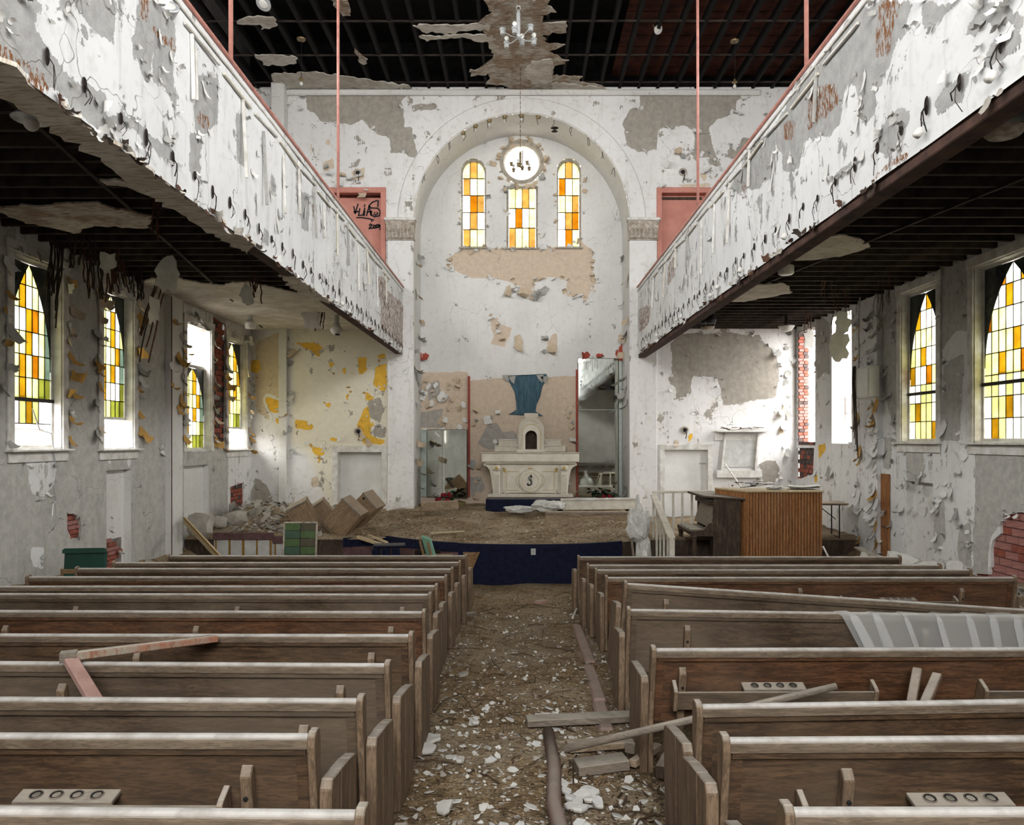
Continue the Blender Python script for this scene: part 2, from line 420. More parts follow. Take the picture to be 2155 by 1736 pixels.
def plaster(name, grids, place, mat, layers=None, ragged=(), flange=None, kind='structure', parent=None):
    """one wall mesh from 2-D grids [(us, vs or f(u)->vs, holes)]; layers: sdf attributes; ragged: real holes whose rims follow the outline"""
    V2 = []; FC = []
    for us, vs, holes in grids:
        cols = [vs(u) if callable(vs) else vs for u in us]; nv = len(cols[0]); b = len(V2)
        for u, cv in zip(us, cols): V2 += [(u, v) for v in cv]
        for i in range(len(us) - 1):
            for j in range(nv - 1):
                ids = (b + i * nv + j, b + (i + 1) * nv + j, b + (i + 1) * nv + j + 1, b + i * nv + j + 1)
                cu = sum(V2[k][0] for k in ids) / 4; cv_ = sum(V2[k][1] for k in ids) / 4
                if any(h[0] < cu < h[1] and h[2] < cv_ < h[3] for h in holes): continue
                FC.append(ids)
    A = np.array(V2)
    if ragged:
        s, npt = sdf(A, ragged)
        step = ragged_step.get(name, .06)
        m = np.abs(s) < step * .55; A[m] = npt[m]
        s[m] = 0
        C = np.array([A[list(f)].mean(0) for f in FC]); sc, _ = sdf(C, ragged)
        FC = [f for f, k in zip(FC, sc) if k < 0]
    verts = [place(u, v) for u, v in A]
    me = bpy.data.meshes.new(name); me.from_pydata(verts, [], FC); me.update()
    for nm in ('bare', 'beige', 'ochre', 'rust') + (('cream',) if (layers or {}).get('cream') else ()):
        polys = (layers or {}).get(nm, [])
        val = np.clip(sdf(A, polys)[0], -.6, .6) if polys else np.full(len(A), -.6)
        if nm == 'bare' and (layers or {}).get('keep'):        # islands of paint that survive on the bare plaster
            val = np.minimum(val, np.clip(-sdf(A, layers['keep'])[0], -.6, .6))
        at = me.attributes.new(nm, 'FLOAT', 'POINT'); at.data.foreach_set('value', (val + 1).astype(np.float32))
    if ragged and flange is not None:
        bm = bmesh.new(); bm.from_mesh(me)
        bmesh.ops.remove_doubles(bm, verts=bm.verts[:], dist=1e-5)
        be = [e for e in bm.edges if e.is_boundary]
        dd = np.abs(sdf(np.array([UNPLACE[name]((e.verts[0].co + e.verts[1].co) / 2) for e in be]), ragged)[0])
        eds = [e for e, d in zip(be, dd) if d < .03]
        r = bmesh.ops.extrude_edge_only(bm, edges=eds)
        for g in r['geom']:
            if isinstance(g, bmesh.types.BMVert): g.co += Vector(flange)
        bm.to_mesh(me); bm.free()
    me.materials.append(mat)
    o = link(name, me, parent)
    if kind: o['kind'] = kind
    return o
ragged_step = {}
UNPLACE = {}

def back2(poly, z=1.0, ox=0, oy=0, D=YB):
    """crop pixels (scale z, offset ox, oy) -> (X, Z) on the plane y = D"""
    return [((x / z + ox - CX) * D / F, EYE + (CY - y / z - oy) * D / F) for x, y in poly]
def side2(poly, X, z=1.0, ox=0, oy=0):
    """crop pixels -> (Y, Z) on the plane x = X"""
    out = []
    for x, y in poly:
        d = F * X / (x / z + ox - CX); out.append((d, EYE + (CY - y / z - oy) * d / F))
    return out

# ---- chancel wall with the arch
AX, AR, ASP = .046, 2.97, 8.99                        # arch centre, radius, springing height
Z2 = (3.592, 500, 0); Z3 = (3.265, 1060, 0); ZR = (3.1, 1320, 640); ZLb = (3.592, 300, 600)
bare_b = [back2(p, *Z2) for p in (
    [(510, 700), (1330, 680), (1240, 760), (1260, 960), (1320, 960), (1360, 1190), (1290, 1180), (1280, 1160), (1150, 1160), (1150, 1050), (1050, 1010), (940, 910), (860, 940), (620, 910), (580, 860), (530, 830)],
    [(1315, 790), (1500, 785), (1520, 820), (1320, 830)])]
bare_b += [back2(p, *Z3) for p in (
    [(940, 640), (1700, 625), (1600, 700), (1600, 770), (1470, 820), (1410, 880), (1440, 1020), (1500, 1150), (1410, 1130), (1400, 1080), (1300, 1080), (1320, 900), (1240, 860), (1060, 890), (1050, 1020), (930, 1050), (850, 1000), (820, 840), (870, 750), (940, 740)],
    [(1520, 1070), (1560, 990), (1600, 1040), (1640, 950), (1690, 950), (1590, 1100)])]
bare_b += [back2(p, *ZR) for p in (
    [(280, 250), (350, 190), (870, 190), (900, 260), (970, 300), (990, 500), (960, 600), (700, 660), (620, 660), (610, 560), (580, 480), (430, 470), (410, 600), (320, 620), (310, 560), (265, 490), (300, 440)],
    [(40, 470), (120, 465), (185, 520), (185, 620), (130, 660), (40, 640)],
    [(870, 1040), (970, 1020), (1000, 1100), (960, 1170), (880, 1160)], [(60, 80), (120, 100), (130, 400), (50, 400)])]
bare_b += [back2(p, *ZLb) for p in ([(820, 1600), (850, 1450), (930, 1510), (1000, 1660), (900, 1724), (830, 1700)], [(1880, 670), (1940, 680), (1930, 770), (1890, 760)],
    [(1900, 920), (1970, 890), (1990, 980), (1940, 1040), (1890, 1000)], [(1700, 880), (1800, 850), (1830, 950), (1800, 1050), (1720, 1000)], [(1740, 1060), (1840, 1070), (1830, 1150), (1750, 1140)])]
ochre_b = [back2(p, *ZR) for p in ([(40, 850), (80, 810), (130, 850), (155, 880), (130, 930), (100, 1030), (60, 1030), (40, 1000), (50, 940)], [(120, 1040), (190, 1020), (190, 1090), (160, 1140), (125, 1080)], [(395, 850), (430, 840), (400, 910)])]
ochre_b += [back2(p, *ZLb) for p in (
    [(1140, 430), (1250, 430), (1320, 430), (1360, 490), (1330, 530), (1270, 500), (1170, 450)], [(1620, 545), (1690, 545), (1700, 640), (1640, 690), (1630, 600)],
    [(1760, 520), (1840, 510), (1840, 560), (1790, 570)], [(1760, 620), (1845, 590), (1845, 800), (1800, 790), (1740, 750)], [(1680, 790), (1760, 870), (1750, 900), (1690, 860)],
    [(1680, 920), (1720, 920), (1720, 1040), (1770, 1050), (1720, 1080), (1720, 1140), (1830, 1180), (1800, 1200), (1670, 1190), (1690, 1140), (1610, 1060), (1650, 1000)],
    [(1155, 1020), (1250, 1030), (1300, 1080), (1260, 1100), (1160, 1080)], [(1260, 1200), (1370, 1240), (1370, 1290), (1300, 1300)], [(1400, 580), (1460, 600), (1420, 630)],
    [(1530, 830), (1580, 790), (1545, 880)], [(1380, 900), (1430, 890), (1410, 930)], [(1420, 1150), (1550, 1160), (1540, 1190), (1420, 1180)], [(1315, 1300), (1370, 1310), (1330, 1345)],
    [(820, 560), (880, 570), (895, 630), (850, 680), (815, 640)], [(910, 830), (1040, 870), (1040, 960), (960, 950)], [(1010, 1020), (1045, 1010), (1040, 1060)], [(1385, 770), (1410, 770), (1405, 810), (1385, 805)],
    [(1515, 640), (1535, 630), (1530, 670)], [(1570, 655), (1595, 650), (1585, 680)], [(1430, 640), (1445, 640), (1440, 670)])]
beige_b = [back2(p, *ZLb) for p in ([(860, 420), (1040, 350), (1045, 860), (940, 820), (905, 870), (960, 1010), (860, 960), (850, 700)], [(1280, 1460), (1330, 1440), (1340, 1520), (1260, 1520)])]
beige_b += [back2(p, *Z2) for p in ([(660, 1060), (700, 1050), (705, 1100), (670, 1085)], [(640, 1230), (720, 1190), (740, 1280), (640, 1310)], [(860, 1290), (960, 1270), (950, 1350), (880, 1360)], [(540, 1080), (570, 1070), (560, 1180), (590, 1210), (560, 1210)])]
beige_b += [back2(p, *Z3) for p in ([(1340, 1150), (1400, 1190), (1390, 1260), (1350, 1220)], [(1060, 1270), (1420, 1260), (1420, 1285), (1050, 1290)])]
DOORL = (back2([(710, 950)])[0][0], back2([(805, 950)])[0][0], .78, back2([(710, 950)])[0][1])
DOORR = (back2([(1397, 945)])[0][0], back2([(1490, 945)])[0][0], .60, back2([(1397, 945)])[0][1])
PDL = (back2([(703, 405)])[0][0], back2([(803, 405)])[0][0], 6.35, back2([(703, 405)])[0][1])
PDR = (back2([(1391, 405)])[0][0], back2([(1487, 405)])[0][0], 6.35, back2([(1391, 405)])[0][1])
ZTOP = 13.9
def arch_col(u):
    s = max(0.0, AR * AR - (u - AX) ** 2); z0 = ASP + math.sqrt(s)
    return [z0 + (ZTOP - z0) * i / 46 for i in range(47)]
ua = [AX - AR * math.cos(math.pi * i / 72) for i in range(73)]
zs = axis(-.1, ZTOP, .07, (DOORL[2], DOORL[3], DOORR[2], DOORR[3], PDL[2], PDL[3], PDR[2], PDR[3], ASP))
wall_back = plaster('wall_back', [
    (axis(XL - .2, AX - AR, .07, DOORL[:2] + PDL[:2]), zs, [DOORL, PDL]),
    (ua, arch_col, []),
    (axis(AX + AR, XR + .2, .07, DOORR[:2] + PDR[:2]), zs, [DOORR, PDR])],
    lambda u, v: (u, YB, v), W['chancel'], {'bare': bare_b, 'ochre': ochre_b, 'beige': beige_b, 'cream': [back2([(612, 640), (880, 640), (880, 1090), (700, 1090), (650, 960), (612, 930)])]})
# soffit and cheeks of the arch
mb = MB()
prof = [(AX - AR, -.1)] + [(AX - AR * math.cos(math.pi * i / 48), ASP + AR * math.sin(math.pi * i / 48)) for i in range(49)] + [(AX + AR, -.1)]
for (x0, z0), (x1, z1) in zip(prof, prof[1:]):
    mb.add([(x0, YB, z0), (x1, YB, z1), (x1, YA, z1), (x0, YA, z0)], [(0, 1, 2, 3)])
arch = mb.build('wall_arch_reveal', W['plain']); arch['kind'] = 'structure'

# ---- apse wall with three windows
Z7 = (3.472, 850, 220)
beige_a = [back2(p, *Z7, D=YA) for p in (
    [(330, 1100), (420, 1050), (700, 1050), (1000, 1060), (1300, 1000), (1390, 1090), (1380, 1200), (1400, 1290), (1350, 1400), (1330, 1470), (1290, 1390), (1190, 1400), (1190, 1270), (1060, 1260), (960, 1290), (940, 1400), (880, 1400), (860, 1330), (790, 1300), (640, 1260), (500, 1270), (350, 1200)],
    [(635, 1545), (690, 1560), (680, 1700), (640, 1660)])]
beige_a += [back2([(884, 784), (985, 782), (990, 800), (1215, 790), (1215, 1060), (884, 1060)], D=YA)]
beige_a += [back2([(1055, 680), (1080, 690), (1060, 730), (1030, 725)], D=YA), back2([(1165, 705), (1172, 700), (1170, 730), (1150, 725)], D=YA)]
bare_a = [back2(p, *(3.918, 850, 680), D=YA) for p in ([(600, 990), (700, 850), (760, 820), (820, 900), (900, 880), (940, 930), (920, 1010), (700, 1050)], [(545, 1280), (640, 1260), (690, 1380), (560, 1430)], [(200, 500), (290, 470), (310, 600), (200, 640)], [(110, 740), (330, 700), (290, 860), (110, 860)])]
def a2(x, y): return back2([(x, y)], D=YA)[0]
AW = []                                               # hole rectangles + arch tops
(wl0, wt), (wl1, wb) = a2(970, 333), a2(1023, 521); (wc0, ct), (wc1, cb) = a2(1066, 392), a2(1132, 522); (wr0, _), (wr1, _) = a2(1172, 333), a2(1223, 521)
CIRC = (*a2(1098, 341), 45 * YA / F)
def apse_holes(pts):
    return pts
hl = []
def arch_poly(x0, x1, zb, zt, n=10):
    r = (x1 - x0) / 2; c = (x0 + x1) / 2
    return [(x0, zb), (x1, zb)] + [(c + r * math.cos(math.pi * i / n), zt - r + r * math.sin(math.pi * i / n)) for i in range(n + 1)]
APL, APR = arch_poly(wl0, wl1, wb, wt), arch_poly(wr0, wr1, wb, wt)
APC = [(wc0, cb), (wc1, cb), (wc1, ct), (wc0, ct)]
APO = [(CIRC[0] + CIRC[2] * math.cos(2 * math.pi * i / 28), CIRC[1] + CIRC[2] * math.sin(2 * math.pi * i / 28)) for i in range(28)]
ragged_step['wall_apse'] = .065
UNPLACE['wall_apse'] = lambda c: (c.x, c.z)
wall_apse = plaster('wall_apse', [(axis(AX - AR - .02, AX + AR + .02, .065, (wl0, wl1, wc0, wc1, wr0, wr1)), axis(-.1, ASP + AR + .1, .065, (wb, cb, ct)), [])],
    lambda u, v: (u, YA, v), W['apse'], {'beige': beige_a, 'bare': bare_a}, ragged=[APL, APR, APC, APO], flange=(0, .3, 0))

# ---- side walls; windows (y0, y1, z0, z1)
WL = [(11.10, 12.28, 2.86, 5.76), (13.49, 14.55, 2.84, 5.74), (16.87, 18.19, 2.76, 5.62), (19.28, 20.55, 2.76, 5.60)]
WR = [(11.15, 12.72, 2.96, 5.88), (13.85, 15.14, 2.96, 5.90), (17.40, 18.54, 2.90, 6.00), (19.55, 20.75, 2.86, 5.95)]
UPW = [(-4.6 + 3.2 * k, -2.9 + 3.2 * k, 9.2, 11.5) for k in range(6)]  # unseen upper windows, placed and sized to light rails and gallery fronts
Z5 = (3.214, 0, 460); Z4L = (3.848, 0, 900); ZR2 = (3.214, 1600, 460); ZR3 = (3.883, 1600, 900)
def bigpoly(y0, y1, z0, z1): return [(y0, z0), (y1, z0), (y1, z1), (y0, z1)]
bare_l = [bigpoly(7, 20.5, .0, 6.2)]
paint_l = None
BRL = [side2([(543, 680), (558, 700), (600, 695), (650, 740), (662, 800), (655, 890), (580, 895), (545, 830)], XL, *Z4L),
       side2([(875, 1050), (920, 960), (935, 960), (960, 1020), (950, 1060), (880, 1115)], XL, *Z4L),
       [(18.32, 2.95), (19.1, 2.9), (19.16, 5.9), (18.35, 6.0)],
       side2([(1866, 480), (1975, 440), (1980, 725), (1866, 700)], XL, *Z4L)]
BRR = [side2([(2160, 690), (2110, 690), (1990, 720), (1955, 780), (1970, 860), (1900, 920), (1880, 1000), (1890, 1100), (1870, 1200), (1750, 1190), (1740, 1300), (2000, 1400), (2160, 1400)], XR, *ZR3),
       side2([(290, 165), (440, 165), (430, 380), (290, 430), (275, 300)], XR, *ZR3)]
ragged_step['wall_left'] = ragged_step['wall_right'] = .06
UNPLACE['wall_left'] = UNPLACE['wall_right'] = lambda c: (c.y, c.z)
NIL = [(side2([(862, 540)], XL, *Z4L)[0][0], side2([(1062, 540)], XL, *Z4L)[0][0], .15, 2.45), (side2([(1487, 450)], XL, *Z4L)[0][0], side2([(1690, 450)], XL, *Z4L)[0][0], .6, 2.42)]
NIR = [(side2([(1410, 520)], XR, *ZR3)[0][0], side2([(1195, 520)], XR, *ZR3)[0][0], .1, 2.2)]
# painted islands that survive on the bare left wall are listed as beige-white paint by turning the sdf round
def carve(base, islands):
    return base, islands
def marks(ws, k): return [w[k] for w in ws] + [w[k + 1] for w in ws]
def side_wall(name, X, ws, nis, layers, ragged, flange):
    ys = axis(5.0, YB, .06, marks(ws, 0) + marks(nis, 0)); zz = axis(-.1, ZG + .35, .06, marks(ws, 2) + marks(nis, 2))
    low = axis(YREAR, 5.0, 1.0); up = axis(ZG + .35, ZTOP, .5, marks(UPW, 2)); yup = axis(YREAR, YB, .8, marks(UPW, 0))
    return plaster(name, [(ys, zz, ws + nis), (low, axis(-.1, ZG + .35, .8), []), (yup, up, UPW)], lambda u, v: (X, u, v), W['side'], layers, ragged, flange)
keep_l = [side2(p, XL, *Z4L) for p in ([(205, 255), (440, 255), (435, 440), (400, 500), (340, 570), (300, 540), (290, 590), (240, 510), (220, 380)], [(258, 985), (355, 978), (350, 1130), (270, 1130)],
    [(1375, 705), (1430, 720), (1432, 900), (1420, 1055), (1395, 1030), (1362, 850)], [(855, 260), (905, 260), (890, 330)], [(1020, 255), (1058, 255), (1045, 330)], [(1300, 150), (1335, 150), (1335, 230), (1300, 230)], [(870, 740), (900, 750), (890, 830), (875, 800)])]
keep_l += [bigpoly(w[0] - .14, w[1] + .14, w[2] - .02, 6.2) for w in WL] + [[(19.2, 0), (20.9, 0), (20.9, 2.7), (19.3, 2.6)]]
bare_r = [side2(p, XR, *ZR3) for p in ([(1190, 190), (1340, 190), (1335, 480), (1200, 490)], [(1760, 185), (2300, 185), (2300, 700), (2000, 700), (1955, 780), (1880, 900), (1860, 1200), (1740, 1180), (1735, 900), (1755, 640)],
    [(1412, 560), (1500, 600), (1510, 900), (1470, 1000), (1412, 1000)], [(1640, 800), (1720, 770), (1735, 1150), (1620, 1100), (1605, 980)], [(1010, 80), (1080, 80), (1070, 330), (1010, 330)], [(1200, 960), (1280, 960), (1280, 1100), (1210, 1080)])]
bare_r += [side2(p, XR, *ZR2) for p in ([(1205, 220), (1400, 200), (1400, 760), (1330, 760), (1230, 880), (1210, 700)], [(850, 440), (1180, 300), (1190, 370), (920, 470), (920, 880), (850, 640)], [(380, 640), (470, 700), (470, 1060), (430, 1050), (380, 1100)], [(1380, 900), (1350, 1500), (1220, 1500), (1240, 1000)])]
bare_r += [[(15.3, 3.0), (16.0, 4.2), (16.1, 6.1), (15.3, 6.1)]]
beige_r = [side2(p, XR, *ZR3) for p in ([(470, 140), (530, 120), (540, 180), (480, 250)], [(445, 400), (465, 400), (465, 445), (445, 445)])]
wall_left = side_wall('wall_left', XL, WL, NIL, {'bare': bare_l, 'keep': keep_l}, BRL, (-.05, 0, 0))
wall_right = side_wall('wall_right', XR, WR, NIR, {'bare': bare_r, 'ochre': beige_r}, BRR, (.05, 0, 0))
# backs of niches
for X, nis, s, par in ((XL, NIL, -1, wall_left), (XR, NIR, 1, wall_right)):
    for y0, y1, z0, z1 in nis:
        mb = MB(); d = s * .14
        a = [(X, y0, z0), (X, y1, z0), (X, y1, z1), (X, y0, z1)]; b = [(X + d, y0, z0), (X + d, y1, z0), (X + d, y1, z1), (X + d, y0, z1)]
        mb.add(a + b, [(4, 5, 6, 7), (0, 1, 5, 4), (1, 2, 6, 5), (2, 3, 7, 6), (3, 0, 4, 7)])
        mb.build('niche', W['plain'], par)

# ---- bricks behind the fallen plaster: backing of mortar, each brick its own piece
def brick_field(par, X, s, polys, bl, bh, mats, mort, off=.052, seed=1, yr=(-9, 99)):
    rnd = random.Random(seed)
    for poly in polys:
        a = np.array(poly); (y0, z0), (y1, z1) = a.min(0) - .25, a.max(0) + .12
        y1 = min(y1 + .13, YB - .01, yr[1]); z0 = max(z0, -.1); y0 = max(y0, yr[0])
        xb = X + s * (off + .030)
        MB().add([(xb, y0, z0), (xb, y1, z0), (xb, y1, z1), (xb, y0, z1)], [(0, 1, 2, 3)]).build('mortar_bed', mort, par)
        base = MB().box((0, 0, 0), (.045, bl - .014, bh - .013)).mesh('brick', None, bevel=.004)
        variants = []
        for m in mats:
            mm = base.copy(); mm.materials.append(m); variants.append(mm)
        half = MB().box((0, 0, 0), (.045, bl * .5 - .014, bh - .013)).mesh('brick', mats[0], bevel=.004)
        cnt = 0; row = 0; z = z0 + bh / 2
        while z < z1 and cnt < 140:
            y = y0 + (bl / 2 if row % 2 else 0) + bl / 2
            while y < y1 - bl / 2 and cnt < 140:
                sd = sdf(np.array([[y, z]]), [poly])[0][0]
                if sd > -bl * .62:
                    o = link('brick', rnd.choice(variants), par)
                    o.location = (X + s * (off + .012 + rnd.uniform(-.006, .008)), y, z); o.rotation_euler = (rnd.uniform(-.012, .012), 0, rnd.uniform(-.03, .03)); cnt += 1
                y += bl
            row += 1; z += bh
brick_field(wall_left, XL, -1, BRL[:2], .24, .08, [M['brick_red'], M['brick_pink']], M['mortar'], seed=2)
brick_field(wall_left, XL, -1, [BRL[2]], .27, .13, [M['brick_red'], M['brick_dark'], M['brick_red']], M['mortar_dark'], seed=3, yr=(18.2, 19.27))
brick_field(wall_left, XL, -1, [BRL[3]], .22, .095, [M['brick_red'], M['brick_red'], M['brick_dark']], M['mortar_dark'], seed=4)
brick_field(wall_right, XR, 1, [BRR[0]], .31, .125, [M['brick_pink'], M['brick_pink'], M['brick_pink'], M['brick_red']], M['mortar'], seed=5)
brick_field(wall_right, XR, 1, [BRR[1]], .25, .12, [M['brick_dark'], M['brick_dark'], M['brick_red']], M['mortar'], seed=6)

# ---- rear wall with three tall unseen openings behind the viewer, sized for the light from there
RW = [(-4.4, -2.2, 6.0, 11.2), (-1.3, 1.3, 6.0, 12.0), (2.2, 4.4, 6.0, 11.2)]
wall_rear = plaster('wall_rear', [(axis(XL, XR, .8, marks(RW, 0)), axis(-.1, ZTOP, .8, marks(RW, 2)), RW)], lambda u, v: (u, YREAR, v), W['plain'])
for x0, x1, z0, z1 in RW: portal('window_daylight', ((x0 + x1) / 2, YREAR - .02, (z0 + z1) / 2), (math.pi / 2, 0, 0), x1 - x0, z1 - z0)
for X, s in ((XL, 1), (XR, -1)):
    for y0, y1, z0, z1 in UPW: portal('window_daylight', (X - s * .02, (y0 + y1) / 2, (z0 + z1) / 2), (0, -s * math.pi / 2, 0), z1 - z0, y1 - y0)
for X, s, ws in ((XL - .30, 1, WL), (XR + .30, -1, WR)):
    for y0, y1, z0, z1 in ws: portal('window_daylight', (X, (y0 + y1) / 2, (z0 + z1) / 2), (0, -s * math.pi / 2, 0), z1 - z0, y1 - y0)
for x0, x1, z0, z1 in ((wl0, wl1, wb, wt), (wc0, wc1, cb, CIRC[1] + CIRC[2]), (wr0, wr1, wb, wt)):
    portal('window_daylight', ((x0 + x1) / 2, YA + .32, (z0 + z1) / 2), (-math.pi / 2, 0, 0), x1 - x0, z1 - z0)

# ---- floor: raked towards the stage, buried in dirt and crumbled plaster
def dirt_mat(name, base, dark, pale, pale_amt=.5, dark_amt=.5):
    t = NT(name)
    a = t.noise(1.1, 3, .62); b = t.noise(7, 4, .7); c2 = t.noise(38, 2, .7); d = t.noise(16, 2, .65, t.coords((1.0, 2.6, 1)))
    c = t.mix(t.rng(b, .34, .66), dark, base)
    c = t.mix(t.math('MULTIPLY', t.rng(a, .42, .62), pale_amt), c, pale)
    c = t.mix(t.math('MULTIPLY', t.rng(d, .54, .64), dark_amt), c, tuple(x * .45 for x in dark))
    v = t.voro(34, feature='F1', out=0); vc = t.voro(34, feature='F1', out=1)
    chip = t.math('MULTIPLY', t.rng(v, .42, .36), t.rng(t.sep(vc)[0], .70, .74))
    c = t.mix(t.math('MULTIPLY', chip, .75), c, t.mix(t.sep(vc)[1], tuple(x * .7 for x in pale), tuple(min(.8, x * 1.35) for x in pale)))
    c = t.mix(t.math('MULTIPLY', t.rng(c2, .58, .72), .55), c, tuple(x * .4 for x in dark))
    t.bump(t.math('ADD', b, t.math('MULTIPLY', c2, .5)), .9, .05)
    return t.done(c, .95, .1)
M['rubble'] = dirt_mat('floor_dirt_and_plaster', (.33, .235, .135), (.13, .085, .045), (.46, .39, .29), .45)
M['rubble_stage'] = dirt_mat('stage_dirt', (.34, .255, .165), (.15, .10, .058), (.52, .43, .31), .6, .4)
M['rubble_grey'] = dirt_mat('grey_plaster_rubble', (.36, .33, .29), (.18, .155, .13), (.50, .475, .43))
def fz(x, y, amp=1.0):
    n = mnoise.fractal(Vector((x * .9, y * .9, .3)), 1.0, 2.0, 4) * .05 + mnoise.noise(Vector((x * 5, y * 5, 7))) * .012
    edge = max(0.0, (abs(x) - 6.3)) * .55 if abs(x) > 6.3 and y > 8 else 0
    return floor_z(y) + n * amp + min(edge, .6)
xs = axis(XL, XR, .11); ys = axis(YREAR, 1.8, .5)[:-1] + axis(1.8, YB, .09)
mb = MB(); mb.v = [(x, y, fz(x, y)) for y in ys for x in xs]; nx = len(xs)
mb.f = [(j * nx + i, j * nx + i + 1, (j + 1) * nx + i + 1, (j + 1) * nx + i) for j in range(len(ys) - 1) for i in range(nx - 1)]
floor = mb.build('floor', M['rubble'], smooth=True); floor['kind'] = 'structure'

# ---- main ceiling: black void, joists, cross battens, scraps of plaster on lath
ceiling = link('ceiling', None); ceiling['kind'] = 'structure'
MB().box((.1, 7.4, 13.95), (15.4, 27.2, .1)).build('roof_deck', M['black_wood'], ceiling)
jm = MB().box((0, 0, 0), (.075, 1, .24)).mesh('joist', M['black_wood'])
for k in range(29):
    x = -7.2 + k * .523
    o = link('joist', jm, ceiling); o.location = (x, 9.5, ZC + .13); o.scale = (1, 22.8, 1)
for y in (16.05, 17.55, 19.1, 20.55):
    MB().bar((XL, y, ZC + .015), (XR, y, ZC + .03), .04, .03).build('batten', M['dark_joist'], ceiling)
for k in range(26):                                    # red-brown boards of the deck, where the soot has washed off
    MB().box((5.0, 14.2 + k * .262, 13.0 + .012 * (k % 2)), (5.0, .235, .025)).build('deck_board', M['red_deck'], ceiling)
def scrap(poly, z, name, mat, parent, seed, thick=.025, layers=None, step=.07):
    """irregular slab of ceiling plaster with a ragged rim"""
    rnd = random.Random(seed); pts = []
    n = len(poly)
    for i in range(n):
        a, b = Vector(poly[i]), Vector(poly[(i + 1) % n]); m = max(2, int((b - a).length / .09))
        nrm = Vector((-(b - a).y, (b - a).x)).normalized()
        for k in range(m):
            pts.append(a.lerp(b, k / m) + nrm * rnd.uniform(-.05, .05))
    bm = bmesh.new(); vs = [bm.verts.new((p.x, p.y, z + rnd.uniform(-.012, .012))) for p in pts]
    f = bm.faces.new(vs); bmesh.ops.triangulate(bm, faces=[f])
    r = bmesh.ops.extrude_face_region(bm, geom=bm.faces[:])
    for g in r['geom']:
        if isinstance(g, bmesh.types.BMVert): g.co.z += thick
    bmesh.ops.recalc_face_normals(bm, faces=bm.faces[:])
    me = bpy.data.meshes.new(name); bm.to_mesh(me); bm.free(); me.materials.append(mat)
    return link(name, me, parent)
def ceil2(poly, z, zz=1.0, ox=0, oy=0):
    out = []
    for x, y in poly:
        d = (z - EYE) * F / (CY - y / zz - oy); out.append(((x / zz + ox - CX) * d / F, min(d, YB - .01)))
    return out
def ceil_mat(name, a, b, c3):
    t = NT(name); n = t.noise(2.2, 6, .65); m = t.noise(9, 5, .65, t.coords((.6, 3.5, 1)))
    c = t.mix(t.rng(n, .42, .58), a, b); c = t.mix(t.rng(m, .50, .62, 0, .8), c, c3)
    t.bump(m, .5, .01); return t.done(c, .9, .1)
M['ceil_scrap'] = ceil_mat('ceiling_plaster_on_lath', (.50, .46, .40), (.30, .22, .16), (.13, .085, .055))
M['soffit_white'] = ceil_mat('rust_streaked_white_soffit', (.72, .69, .62), (.58, .53, .45), (.33, .22, .13))
M['ceil_pale'] = ceil_mat('pale_ceiling_plaster', (.62, .59, .53), (.48, .44, .38), (.34, .28, .21))
for i, (p, m) in enumerate((
    ([(1860, 0), (2155, 0), (2155, 680), (1960, 640), (1890, 640), (1900, 560), (1770, 580), (1760, 530), (1910, 520), (1960, 470), (1900, 350), (1840, 170), (1920, 100)], 's'),
    ([(1370, 190), (1920, 185), (1900, 230), (1700, 235), (1640, 255), (1500, 255), (1400, 240), (1330, 200)], 'p'),
    ([(1370, 275), (1900, 262), (1960, 300), (1880, 320), (1700, 290), (1500, 300), (1430, 315)], 'p'),
    ([(0, 150), (0, 185), (170, 190), (180, 225), (260, 210), (305, 190), (270, 140), (180, 120), (60, 140)], 'p'),
    ([(700, 0), (820, 0), (850, 130), (800, 120), (750, 60)], 's'),
    ([(130, 420), (440, 430), (450, 480), (300, 500), (200, 490)], 'p'),
    ([(250, 560), (620, 550), (880, 590), (1000, 610), (1300, 650), (1300, 672), (320, 680)], 'p'),
    ([(880, 370), (970, 450), (960, 490), (920, 480)], 's'))):
    scrap(ceil2(p, ZC - .02, *Z2), ZC - .02, 'ceiling_plaster', M['ceil_scrap' if m == 's' else 'ceil_pale'], ceiling, 40 + i)
for i, (p, m) in enumerate((
    ([(110, 0), (330, 0), (300, 40), (360, 80), (260, 100), (270, 160), (420, 150), (430, 220), (280, 240), (290, 300), (420, 310), (300, 360), (450, 420), (340, 470), (340, 520), (530, 530), (530, 560), (690, 600), (690, 618), (60, 620), (60, 0)], 's'),
    ([(190, 420), (330, 400), (340, 450), (330, 560), (200, 580), (140, 500)], 'p'), ([(340, 560), (700, 600), (700, 620), (330, 620)], 'p'))):
    scrap(ceil2(p, ZC - .03, *Z3), ZC - .03 - .02 * (m == 'p'), 'ceiling_plaster', M['ceil_scrap' if m == 's' else 'ceil_pale'], ceiling, 60 + i)

